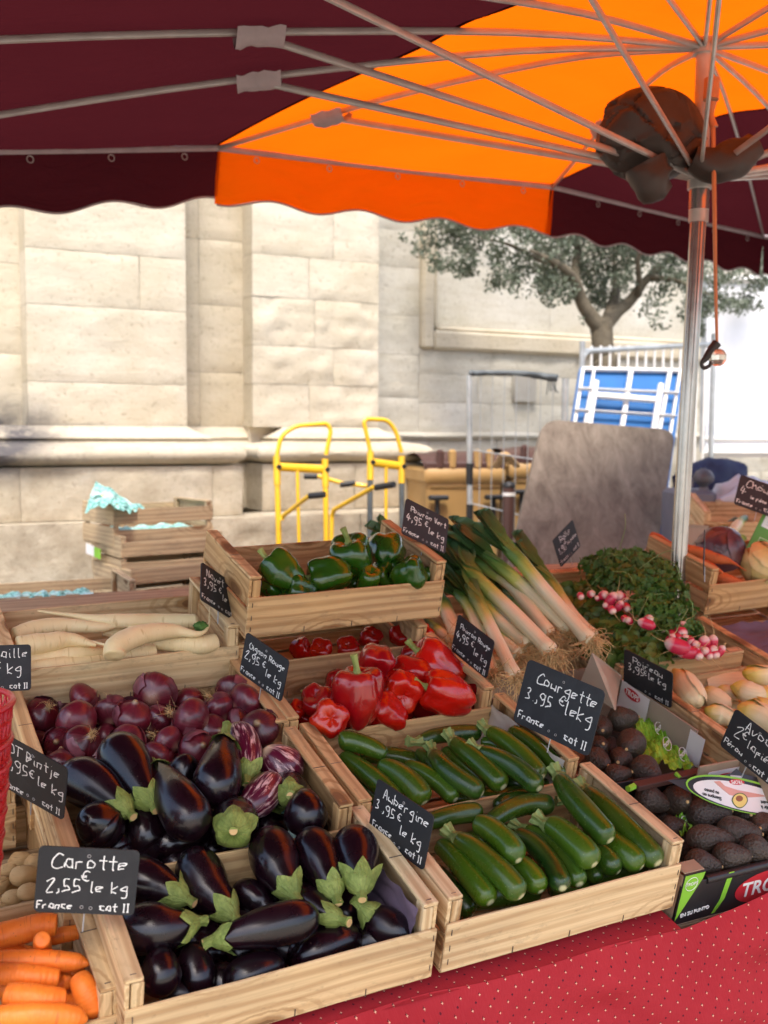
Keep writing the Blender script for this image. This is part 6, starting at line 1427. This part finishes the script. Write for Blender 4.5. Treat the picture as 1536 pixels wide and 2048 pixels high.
# green plastic film
for lb,c,P0 in (('crumpled green printed plastic film beside the rear avocados','P',[(1255,1410),(1300,1440),(1400,1545),(1290,1530)]),('scrap of green printed film between the front avocados','Q',[(1350,1625),(1388,1630),(1392,1668),(1360,1672)])):
    hh=.095 if c=='P' else .075
    Q=[inc(c,u,v,hh) for u,v in P0]; t_=thing('plastic_film',lb,'plastic film',tuple(sum(Q)/4)); 
    def fn(a,b): q=(Q[0]*(1-a)+Q[1]*a)*(1-b)+(Q[3]*(1-a)+Q[2]*a)*b; return q+np.array([0,0,1])*(.014*noise.noise((a*5,b*5,1))+.010*abs(noise.noise((a*11,b*11,4)))*2)
    g=G(); g.grid(fn,34,34); part('film_sheet',g,FILM,t_,org=t_.location,ang=25)
    for (a,b) in (((.75,.35),(.6,.7),(.85,.8)) if c=='P' else ((.4,.5),)):
        q=fn(a,b)+np.array([0,-.003,.010]); m_=mat4(q,sr[:,0]+.6*sr[:,1],sr[:,2]+sr[:,1]); ring=[np.array(m_@Vector((x,y,0))) for x,y in ell(.020,.015)]; g=G(); g.sweep(ring+[ring[0]],.0008,4,n=40,ends='lin'); part('printed_ring',g,WHITEL,t_,org=t_.location)
        text('TROPS',.012,m_,WHITEL,t_)
# front carton, black
QB=thing('avocado_carton','black printed avocado carton at the front right, its back flap folded over the fruit','carton',tuple(CRT['Q'][1]))
QW=.62
pbox('Q',0,QW,0,.285,.0,.004,'bottom',CARD,QB); pbox('Q',0,.004,0,.285,.004,.115,'side_wall',CARD,QB); pbox('Q',0,QW,.281,.285,.004,.13,'back_wall',BLACKC,QB); pbox('Q',QW-.004,QW,0,.285,.004,.12,'side_wall',CARD,QB)
pbox('Q',0,QW,0,.004,.004,.095,'front_wall',BLACKC,QB)
Rq,Tq=CRT['Q']; g=G(); g.sweep([Rq@np.array([.065,.004,.092])+Tq,Rq@np.array([QW,.004,.092])+Tq],.008,10,n=4,ends='lin'); part('rolled_edge',g,BLACKC,QB,org=QB.location)
pbox('Q',0,.05,-.003,.0,.01,.122,'corner_tab',BLACKC,QB); pbox('Q',0,.05,-.0005,.03,.121,.1235,'corner_tab',CARD,QB)
mq=mat4(Rq@np.array([0,-.0035,0])+Tq,Rq[:,0],Rq[:,2])
flatshape([(.001,.119),(.050,.119),(.047,.105),(.001,.018)],mq,GREENC,QB,'green_triangle')
mm=mq@Matrix.Translation((.021,.098,.0012)); ring=[np.array(mm@Vector((x,y,0))) for x,y in ell(.0145,.0145)]; g=G(); g.sweep(ring+[ring[0]],.0006,4,n=40,ends='lin'); part('printed_ring',g,WHITEL,QB,org=QB.location); text('TROPS',.0098,mm,WHITEL,QB)
mm=mq@Matrix.Translation((.047,.030,.0012))@Matrix.Rotation(R(4),4,'Z'); text('EN SU PUNTO',.0112,mm,WHITEL,QB,bold=.0001,thick=.0008)
flatshape([(.118,.1),(.132,.1),(.124,.04),(.106,.01),(.098,.01),(.112,.04)],mq@Matrix.Translation((0,0,-.0028)),GREENC,QB,'green_stripe')
mm=mq@Matrix.Translation((.235,.045,-.0028)); flatshape(ell(.085,.036),mm,REDPR,QB,'red_oval'); text('TROPS',.046,mm@Matrix.Translation((0,0,.001)),WHITEL,QB,bold=.0008)
# folded flap leaning over the fruit; print on it is upside down
FN=sr[:,2]*.72-sr[:,1]*.69; FO=inc('Q',1480,1575,.150)
def onfl(u,v,k=0.): d=ray(u,v); t=(FN@(FO-CAM0)+k)/(FN@d); return CAM0+t*d
def shp(P,k,mat,nm):
    n=len(P); g=G(); g.add([onfl(u,v,k) for u,v in P]+[onfl(u,v,k)-FN*.0012 for u,v in P],[tuple(range(n)),tuple(range(2*n-1,n-1,-1))]+[(i,i+n,(i+1)%n+n,(i+1)%n) for i in range(n)]); return part(nm,g,mat,QB,smooth=False,org=QB.location)
def te(cx,cy,rx,ry,tilt=0,n=36): c_,s_=math.cos(R(tilt)),math.sin(R(tilt)); return [(cx+rx*math.cos(a)*c_-ry*math.sin(a)*s_,cy+rx*math.cos(a)*s_+ry*math.sin(a)*c_) for a in np.linspace(0,2*math.pi,n+1)[:-1]]
shp([(1334,1561),(1400,1556),(1448,1550),(1462,1546),(1473,1537),(1484,1547),(1536,1560),(1610,1588),(1620,1650),(1536,1630),(1480,1621),(1440,1609),(1400,1595),(1345,1566)],0,BLACKC,'folded_flap')
shp(te(1487,1591,118,33,13),.0014,GREENC,'green_outline'); shp(te(1487,1592,114,30,13),.0019,BLACKC,'black_inner'); shp(te(1487,1594,103,26,13),.0025,WHITEP,'white_oval')
shp([(1428,1563),(1440,1562),(1450,1572),(1475,1580),(1527,1590),(1531,1593),(1490,1595),(1470,1592),(1460,1590),(1446,1579)],.0034,SKINP,'printed_arm')
def av(k): return [(1480+x*k*(1-.22*max(0,y)/15),1601+y*k) for x,y in ell(16,15.5)]
shp(av(1.),.0038,AVOG,'printed_avocado_skin'); shp(av(.88),.0043,AVOY,'printed_avocado_flesh'); shp(te(1479,1597,7,6),.0048,AVOB,'printed_avocado_stone')
def ftext(b,u,v,size,k,mat,tilt=.2):
    o=onfl(u,v,k); x=onfl(u-10,v-10*tilt,k)-o; y=onfl(u,v+10,k)-o; text(b,size,mat4(o,x,y),mat,QB,bold=.0002)
ftext('Siempre en\nsu punto',1424,1588,.0105,.0036,BLACKL,.25); ftext('Mûr à\npoint',1531,1610,.0105,.0036,BLACKL,.1)
shp(te(1474,1564,15,5.5,4),.0036,REDPR,'red_oval'); ftext('TROPS',1474,1564,.0105,.0042,WHITEL,.05)
shp([(1461,1550),(1484,1552),(1484,1556),(1461,1554)],.0012,ALUD,'slot_tab')
g=G(); g.box((inc('Q',1255,1583,.13)+inc('Q',1415,1535,.14))/2,(.19,.022,.012),Rq@rotv('z',R(2))); part('rolled_edge',g,BINBR,QB,org=QB.location)
g=G(); g.sweep([inc('Q',1256,1578,.14),inc('Q',1268,1572,.14)],.007,6,n=3); g.sweep([inc('Q',1351,1546,.145),inc('Q',1360,1556,.14)],.005,6,n=3); part('green_tab',g,GREENC,QB,org=QB.location)
# lettering on the radish crate rail
Rl=CRT['L'][0]; q=stp(1405,1312,.3405); mm=mat4(Rl@np.array([.0136,.155,.1426])+CRT['L'][1],Rl[:,1],-Rl[:,0]); text('Les Délices des Vallées',.021,mm,DKGREENL,bpy.data.objects[[o.name for o in bpy.data.objects if o.get('label','').startswith('wooden crate of radishes')][0]])
lo=[o for o in bpy.data.objects if o.name.startswith('lettering')][-1]; crL=lo.parent; bpy.context.view_layer.update(); lo.matrix_parent_inverse=crL.matrix_world.inverted(); lo.location=crL.location
# papers
def paper(lb,fnq,mat,loc,nu=26,nv=26,name='tissue_paper'):
    t_=thing(name,lb,'paper',tuple(loc)); g=G(); g.grid(fnq,nu,nv); part('sheet',g,mat,t_,org=loc,ang=28); return t_
Rn,Tn=CRT['N']; paper('smooth purple tissue paper laid over the crate at the right edge',lambda a,b:Rn@np.array([.03+.45*a,.02+.25*b,.112+.02*noise.noise((a*3,b*3,1))+.012*abs(noise.noise((a*8,b*8,3)))])+Tn,PURPLE,Tn+[.2,.1,.1])
Ra,Ta=CRT['A']; paper('purple tissue paper lining the right side of the front aubergine crate',lambda a,b:Ra@np.array([.466-.010*abs(noise.noise((a*4,b*4,1)))-.05*(1-b)**3,.012+.24*a,.02+.112*b*(1-.4*a*a)+.006*noise.noise((a*6,b*2,2))])+Ta,PURPLE,Ta+[.4,.1,.1])
Rf,Tf=CRT['F']; paper('beige paper lining the right side of the rear courgette crate',lambda a,b:Rf@np.array([.468-.012*abs(noise.noise((a*4,b*4,5)))-.04*(1-b)**3,.012+.27*a,.02+.116*b*(1-.15*a)+.004*noise.noise((a*6,b*2,2))])+Tf,BEIGEP,Tf+[.4,.1,.1])
paper('purple tissue paper scrap with a dark edge under the striped aubergines',lambda a,b:CRT['B'][0]@np.array([.30+.16*a,.03+.12*b,.055+.02*noise.noise((a*4,b*4,1))])+CRT['B'][1],TEAL,CRT['B'][1],14,14)
# back: crate stack at the left
def stack():
    Rz=lambda dz,dx=0:rotv('z',R(dz))@rotv('x',R(dx))
    z1=at(160,1010,4.7)
    b0=at(235,1095,4.72); P=[]
    lbs=['weathered empty crate on top of the stack by the wall, holding teal printed paper','second crate of the stack by the wall, with a green and white sticker','third crate of the stack by the wall, tilted slats']
    zs_=[at(228,1094,4.7)[2],at(243,1160,4.65)[2],at(262,1215,4.6)[2]]
    xs=[at(228,1094,4.7),at(243,1160,4.65),at(262,1215,4.6)]
    for i in range(3): crate('S%d'%i,lbs[i],xs[i],Rz((11,9,15)[i],(0,1,2)[i]),W=.50,D=.36,H=.19 if i!=2 else .16,h=.165,wood=WOODG,gap=True,group='old crates stacked by the wall')
    z=zs_[2]
    for i in range(4):
        z-=.17
        if z<0.0: break
        crate('T%d'%i,'lower crate of the stack by the wall, number %s above the floor'%(['three','two','one','zero'][i]),np.array([xs[2][0]-.02,xs[2][1]+.02*i,z]),Rz(11+3*(-1)**i),W=.50,D=.36,H=.16,h=.14,wood=WOODG,gap=True,group='old crates stacked by the wall')
    p=(at(215,975,4.8)); o0=at(180,1015,4.75)
    A1,B1,C1,D1=at(168,1026,4.65),at(192,962,4.85),at(292,1020,4.85),at(245,1022,4.6)
    def fn(a,b):
        q=(A1*(1-a)+D1*a)*(1-b)+(B1*(1-a)+C1*a)*b; return q+np.array([0,0,1])*(.03*math.sin(math.pi*a)*(1-b)+.03*noise.noise((a*5,b*5,2)))+np.array([0,1,0])*.04*noise.noise((a*6,b*6,7))
    paper('teal and white printed paper heaped in the top crate by the wall',fn,TEAL,p,20,20,'printed_paper')
    def fn2(a,b): q=xs[0]+rotv('z',R(11))@np.array([.03+.44*a,.04+.28*b,.055+.03*noise.noise((a*6,b*6,3))]); return q
    paper('crumpled teal paper seen between the slats of the top crate',fn2,TEAL,xs[0],20,20,'printed_paper')
    g_=thing('crate_sticker','green and white sticker on the second crate by the wall','sticker',tuple(at(182,1092,4.62))); 
    for nm,m_,u0,u1 in (('white_half',WHITEP,172,188),('green_half',GREENC,188,200)):
        P_=[at(u0,1086+(u0-172)*.45,4.86-(u0-172)*.004),at(u1,1086+(u1-172)*.45,4.86-(u1-172)*.004),at(u1,1106+(u1-172)*.45,4.86-(u1-172)*.004),at(u0,1106+(u0-172)*.45,4.86-(u0-172)*.004)]; quadboard(P_,.003,m_,g_,nm)
stack()
# packing heap at far left behind the turnips
hp=at(90,1208,4.0)
def fn(a,b): q=at(-60,1222,3.9)*(1-a)+at(200,1214,4.0)*a; q=q+np.array([0,.32*b,0]); return q+np.array([0,0,1])*(.035*math.sin(math.pi*b)+.045*abs(noise.noise((a*9,b*4,2)))-.01)
t_=paper('crumpled teal printed paper heaped in a low crate behind the turnips',fn,TEAL,hp,40,16,'printed_paper')
crate('U','low crate filled with teal packing paper behind the turnips',at(-60,1262,3.95)-[0,0.02,0],rotv('z',R(-2)),W=.62,D=.4,H=.16,h=.12,wood=WOODG,gap=True,group='old crates stacked by the wall')
def fillz(o):pass
g=G(); q=at(80,1300,4.1); tz=at(-60,1262,3.95)[2]-.03
SD=thing('side_bench','plain wooden bench carrying the low packing crate behind the turnips','bench',tuple(q*[1,1,0])); g.box((q[0],q[1]+.15,tz-.01),(1.0,.5,.03)); part('bench_top',g,WOODG,SD,org=SD.location)
for dx in (-.4,.4): g=G(); g.box((q[0]+dx,q[1]+.15,tz/2-.012),(.06,.4,tz-.03)); part('bench_leg',g,WOODG,SD,org=SD.location)
# right back: carton flap, crate with white stems, green box
BK=thing('green_box','green cardboard box with a white printed label behind the cabbages, right edge','box',tuple(at(1520,1080,3.5)))
m_=mat4(at(1497,1100,3.35),rgt*.93-np.array([0,0,1])*.42,np.array([0,0,1])*.93+rgt*.25); flatshape([(-.01,0),(.30,0),(.30,.16),(-.01,.16)],m_,simple('green_box_card',(.10,.27,.02),.5,.1),BK,'box_side',.006)
flatshape([(.0,.085),(.24,.085),(.24,.125),(.0,.125)],m_@Matrix.Translation((0,0,.0062)),WHITEP,BK,'white_label',.0005)
for k in range(3): flatshape([(.012,.095+k*.008),(.075,.095+k*.008),(.075,.097+k*.008),(.012,.097+k*.008)],m_@Matrix.Translation((0,0,.0068)),ALUD,BK,'printed_line',.0003)
for sgm in (((.012,.012),(.2,.012),(.2,.0145),(.012,.0145)),((.012,.012),(.0145,.012),(.0145,.05),(.012,.05)),((.012,.05),(.2,.05),(.2,.0525),(.012,.0525))): flatshape(list(sgm),m_@Matrix.Translation((0,0,.0062)),simple('pale_print',(.5,.6,.35)),BK,'printed_frame',.0004)
WC=at(1405,1100,4.3); crate('V','pale crate of white stemmed vegetables far behind the cabbages',WC,rotv('z',R(-34))@rotv('x',R(8)),W=.6,D=.4,H=.16,h=.12,wood=WOODP,group='wooden produce crates at the back')
crate('V2','carton like crate next to the white stemmed vegetables, behind the dark red cabbage',at(1452,1075,4.9),rotv('z',R(-34))@rotv('x',R(6)),W=.5,D=.3,H=.13,h=.12,wood=WOODP,group='wooden produce crates at the back')
for i,(P) in enumerate([[(1410,1078),(1440,1062),(1472,1040)],[(1430,1085),(1460,1072),(1500,1052)],[(1400,1070),(1425,1066),(1455,1060)],[(1450,1088),(1475,1080),(1510,1066)],[(1465,1062),(1478,1046),(1490,1036)]]):
    Q=[at(u,v,4.15+.1*j) for j,(u,v) in enumerate(P)]; t_=thing('white_leek',['short white stem pointing up right behind the dark cabbage','white stem lying nearest the green box','pale stem half hidden by the pole','lowest white stem in front of the others','small white stem at the far end of its crate'][i],'leek',tuple(Q[1]),'white stems in the rear crate'); g=G(); g.sweep(Q,[.018,.02,.018,.014],12,n=14); part('shaft',g,LEEK,t_,org=t_.location,ang=180)
t_=thing('cardboard_flap','grey beige cardboard flap standing beside the pole behind the cabbages','cardboard',tuple(at(1400,1060,3.9))); quadboard([at(1372,1048,3.8),at(1418,1052,3.9),at(1400,1092,3.9),at(1378,1100,3.8)],.004,CARDIN,t_,'flap_panel')
# ================================================================ RED BASKETS
def basket(i,top,k):
    c0=at(-147-1*i,top,1.44); R0=.112-.0022*i; H=.19
    t_=thing('red_basket',['topmost','second from the top','third from the top','fourth from the top','fifth from the top','sixth from the top','lowest'][min(i,6)]+' red plastic mesh basket of the nested pile at the left edge','basket',tuple(c0),'nested red plastic baskets')
    g=G(); g.sweep([c0+R0*np.array([math.cos(q),math.sin(q),0]) for q in np.linspace(0,2*math.pi,41)],.0045,8,n=90,ends='lin'); part('rim',g,REDNET,t_,org=t_.location)
    n=44; g=G(); nr=6 if i else 16
    def pt_(a,z): r=R0*(1-.22*z/H*.8); return c0+np.array([r*math.cos(a),r*math.sin(a),-z])
    hh=H if i==k-1 or i==0 else .06
    for j in range(n):
        a=2*math.pi*j/n
        for s_ in (.16,-.16): g.sweep([pt_(a,0),pt_(a+s_*hh/.06*.5,hh*.5),pt_(a+s_*hh/.06,hh)],.0016,4,n=5,ends='lin')
    part('mesh_wall',g,REDNET,t_,org=t_.location,ang=180)
    for z in (.022,.045,.07,.1,.14,.18):
        if z<hh: g=G(); g.sweep([pt_(q,z) for q in np.linspace(0,2*math.pi,41)],.0022,6,n=80,ends='lin'); part('ring',g,REDNET,t_,org=t_.location)
    # solid inner wall strip seen through the mesh
for i,top in enumerate([1412,1488,1538,1586,1634,1682,1730]): basket(i,top,7)

# ================================================================ PRICE BOARDS
GL_={'a':"5848281416345456,585453",'b':"1b13,153444565718",'c':"58481826154454",'d':"5b54,5848281425446",'e':"1536465727161424445",'f':"5a4b3a33,1848",'g':"58481625455558,585240201",'h':"1b13,1627484755534",'i':"2724334,2a2a1",'j':"3731201,3a3a1",
'k':"1b13,581543",'l':"2b24334",'m':"1713,16273743,4657676364",'n':"1713,162747574344",'o':"3817142444564728",'p':"1710,175837561525",'r':"1713,1627475",'s':"5728174536251324",'t':"3b34435,1858",'u':"17142444,575344",'v':"172357",'x':"1753,5713",
'A':"133b53,1646",'B':"1b13,1b4a483617,17573513",'C':"6a4b2917143364",'D':"1b13,1b4a585413",'F':"1b13,1b6b,1747",'G':"6a4b291714336466,4666",'N':"131b535b",'O':"3b18152353657849",'P':"1b13,1b4b6a6847171",'R':"1b13,1b5a584617,3753",'T':"0b7b,3b33",'V':"1b335b",'I':"1b3b,1333,2b23",
'0':"3b18152343565a3b",'1':"293b33",'2':"194b5a1353",'3':"1a3b4a3727454413",'4':"3b1666,4933",'5':"5b1b175745341",'9':"5a3b193747595b54321",'e_':"",',':"2523121",'.':"2323",'E':"6a4b29154364,0747,0646",
'é':"1536465727161424445,394b",'è':"1536465727161424445,294b"}
GL_['5']="5b2b17474533413"; GL_['5']="5b2b27475534132"; 
def glyph(ch):
    s_=GL_.get(ch,''); out=[]
    for st in s_.split(','):
        if len(st)<4: continue
        st=st[:len(st)//2*2]; out.append([(int(st[i],16),int(st[i+1],16)-3) for i in range(0,len(st),2)])
    return out
GW={'m':8,'i':3.6,'l':4,'I':3.6,',':3,'.':3,'1':4.6,' ':4,'t':5,'f':5,'j':4.5}
def write(body,x,y,size,g,rot=0,wd=.0011,jit=.25,sp=1.0,maxw=9):
    """hand-drawn strokes as flat raised ribbons; x,y in metres on the board, size = capital height"""
    u=size/8; cx=0
    tw=sum(GW.get(c,5.9) for c in body)*u; u=u*min(1,maxw/tw); sz0=size/8/u
    for ch in body:
        for st in glyph(ch):
            P=[]
            for (a,b) in st: P.append((x+((cx+a)*u)*math.cos(rot)-(b*u)*math.sin(rot)+random.uniform(-1,1)*jit*u,y+((cx+a)*u)*math.sin(rot)+(b*u)*math.cos(rot)+random.uniform(-1,1)*jit*u))
            Q=[np.array([p[0],p[1],0.]) for p in P]
            n=max(4,(len(Q)-1)*4); C=[cr(Q,i/n) for i in range(n+1)]
            V=[];F=[]
            for i,c in enumerate(C):
                d=C[min(i+1,n)]-C[max(i-1,0)]; L=np.linalg.norm(d[:2]); d=d/L if L>1e-9 else np.array([1,0,0.]); nn=np.array([-d[1],d[0],0]); w_=wd*(.75+.5*noise.noise((i*.6,x*90,y*90))+.1)
                V+=[c-nn*w_,c+nn*w_]
            k=0
            for i in range(n): F.append((2*i,2*i+2,2*i+3,2*i+1))
            g.add([(v[0],v[1],.0012) for v in V],F)
        cx+=GW.get(ch,5.9)*sp
def board(key,label,o,x,u_,w,lines,holes=True,pin=True,bend=0):
    h=w/1.42; x=np.array(x);u_=np.array(u_); z=np.cross(x,u_); m4=mat4(np.array(o),x,u_)
    t_=thing('price_board',label,'price board',tuple(o),'slate price boards'); t_.rotation_euler=m4.to_3x3().to_euler()
    rad=w*.055; pts=[]
    for cx,cy,a0 in ((w/2-rad,h/2-rad,0),(-w/2+rad,h/2-rad,90),(-w/2+rad,-h/2+rad,180),(w/2-rad,-h/2+rad,270)):
        for j in range(6): a=R(a0+j*18); pts.append((cx+rad*math.cos(a),cy+rad*math.sin(a)))
    n=len(pts); g=G(); g.add([(a,b,0.0008) for a,b in pts]+[(a,b,-.0014) for a,b in pts],[tuple(range(n)),tuple(range(2*n-1,n-1,-1))]+[(i,i+n,(i+1)%n+n,(i+1)%n) for i in range(n)]); part('slate_panel',g,SLATE,t_,smooth=False)
    g=G(); s=w/.14
    for (body,lx,ly,sz,rt_) in lines: write(body,lx*w-w/2,h/2-ly*h,sz*w,g,rt_,wd=.00085*s if sz<.11 else .00098*s,maxw=w*({'kg':.3,'le kg':.40}.get(body,.95-lx if lx>.3 or ly<.4 else (.36 if sz>.14 else .36))))
    if g.v: part('chalk_writing',g,CHALK,t_,smooth=False,kind='stuff')
    for (a,b) in ((0,.38),(-.03,-.40),(.06,-.41)) if holes else ():
        g=G(); q=[np.array([a*w+.0022*math.cos(k),b*h+.0022*math.sin(k),.001]) for k in np.linspace(0,2*math.pi,11)]; g.sweep(q,.0005,4,n=16,ends='lin'); part('eyelet',g,ALUD,t_)
    if pin: g=G(); g.sweep([(0,-h/2+.01,-.003),(0,-h/2-.03,-.004)],.0012,6,n=3); part('pin',g,GALV,t_)
    return t_
def std(name,price,unit='le kg',org_='France',cat_='cat II',sp=1.):
    return [(name,.12,.30,.135,-.0),(price,.05,.58,.165,0),('E',.47,.50,.095,0),(unit,.55,.66 if unit!='la pièce' else .62,.12 if unit!='la pièce' else .095,-.05),(org_,.02,.93,.105,0),(cat_,.64,.95,.105,0)]
board('carotte','slate board reading Carotte, largest and nearest, over the carrot crate',(0.285,1.4878,0.8573),(0.9436,-0.3128,-0.1087),(0.0855,-0.087,0.9925),.1403,[('Carotte',.13,.32,.155,0),('2,55',.09,.68,.19,0),('E',.44,.50,.11,0),('le kg',.52,.67,.155,0),('France',.02,.94,.14,0),('cat II',.64,.95,.12,0)])
board('bintje','slate board reading PDT Bintje beside the red baskets',(0.2452,1.7184,0.9476),(0.5996,-0.7445,-0.2936),(0.0225,-0.351,0.9361),.144,[('PDT Bintje',.05,.28,.13,0),('1,95',.10,.58,.17,0),('E',.47,.52,.10,0),('le kg',.58,.60,.15,0),('France',.05,.95,.11,0),('cat II',.68,.93,.10,0)])
board('grenaille','slate board with only its right half in view at the left edge, above the baskets',(0.2413,2.0891,1.0455),(0.981,0.1719,-0.09),(0.0488,0.2304,0.9719),.1253,[('Grenaille',.10,.28,.15,0),('3,95',.10,.62,.17,0),('E',.46,.50,.1,0),('kg',.62,.62,.16,0),('France',.05,.95,.11,0),('cat II',.66,.95,.12,0)])
board('navet','slate board reading Navet behind the white turnips',(0.7304,2.2418,1.1378),(0.7588,0.4072,-0.5084),(0.2068,0.5895,0.7809),.1362,std('Navet','3,95'))
board('oignon','slate board reading Oignon Rouge between the onions and the red peppers',(0.734,1.9714,1.0248),(0.3477,-0.886,-0.3069),(0.0672,-0.3029,0.9506),.1331,std('Oignon Rouge','2,95'))
board('vert','slate board reading Poivron Vert at the back of the green pepper crate',(1.2678,2.2605,1.2659),(0.9085,0.0578,-0.4139),(0.3523,0.4265,0.833),.1405,std('Poivron Vert','4,95'))
board('rouge','slate board reading Poivron Rouge in front of the leeks',(1.257,2.0189,1.0115),(0.1235,-0.9404,-0.3169),(0.0054,-0.3187,0.9479),.1364,std('Poivron Rouge','4,95'))
board('courgette','slate board reading Courgette, biggest of the middle ones, beside the leek roots',(1.2367,1.6644,0.9579),(0.2944,-0.939,-0.1776),(0.1851,-0.1263,0.9746),.1891,[('Courgette',.17,.30,.14,0),('3.,95',.07,.58,.19,0),('E',.50,.46,.10,0),('le',.58,.56,.14,0),('kg',.74,.56,.14,0),('France',.04,.91,.12,0),('cat II',.66,.93,.11,0)])
board('aubergine','slate board reading Aubergine between the front aubergines and the courgettes',(0.8234,1.5487,0.8299),(0.2579,-0.9446,-0.2032),(0.0964,-0.1841,0.9782),.1435,[('Aubergine',.14,.27,.15,0),('3.,95',.04,.52,.16,0),('E',.44,.46,.09,0),('le kg',.50,.68,.13,0),('France',.05,.86,.13,0),('cat II',.66,.92,.12,0)])
board('poireau','slate board reading Poireau at the left end of the endives',(1.7126,1.9464,0.9051),(0.2135,-0.9459,-0.2442),(-0.2486,-0.2944,0.9228),.1463,[('Poireau',.18,.28,.13,0),('3,95',.08,.52,.15,0),('E',.42,.44,.09,0),('le kg',.50,.50,.12,0),('cat II',.66,.95,.10,0)])
board('avocat','slate board reading Avocat and Pérou above the front avocados',(1.6337,1.5323,0.858),(0.1591,-0.8985,-0.4092),(0.0048,-0.4138,0.9104),.1388,[('Avocat',.25,.28,.16,0),('2',.12,.56,.20,0),('E',.26,.47,.13,0),('la',.38,.60,.14,0),('pièce',.56,.62,.12,0),('Pérou',.03,.86,.14,0),('cat II',.60,.95,.13,0)])
board('radis','slate board reading Radis standing at the back of the radish crate',(2.0331,2.7045,1.1465),(0.8284,0.3751,0.4161),(-0.416,-0.0855,0.9053),.1391,[('Radis',.25,.30,.15,0),('1,90',.07,.62,.20,0),('E',.42,.46,.10,0),('la pièce',.50,.56,.10,0),('France',.05,.92,.10,0),('cat II',.66,.93,.09,0)])
board('chou','slate board reading Chou at the right edge, clipped to the green box',(2.5486,2.3987,1.2993),(0.8119,-0.48,-0.3322),(0.4838,0.2349,0.843),.1512,[('Chou',.15,.33,.17,0),('4',.05,.60,.19,0),('le pièce',.30,.66,.12,0),('France',.03,.92,.12,0),('cat',.62,.92,.12,0)])
o_=at(1408,1106,2.75); board('back','dark back of a price board seen almost edge on beside the pole',o_,-(fwd*.93+rgt*.30+np.array([0,0,-.35])),np.array([-.10,-.1,.95]),.135,[],holes=False)
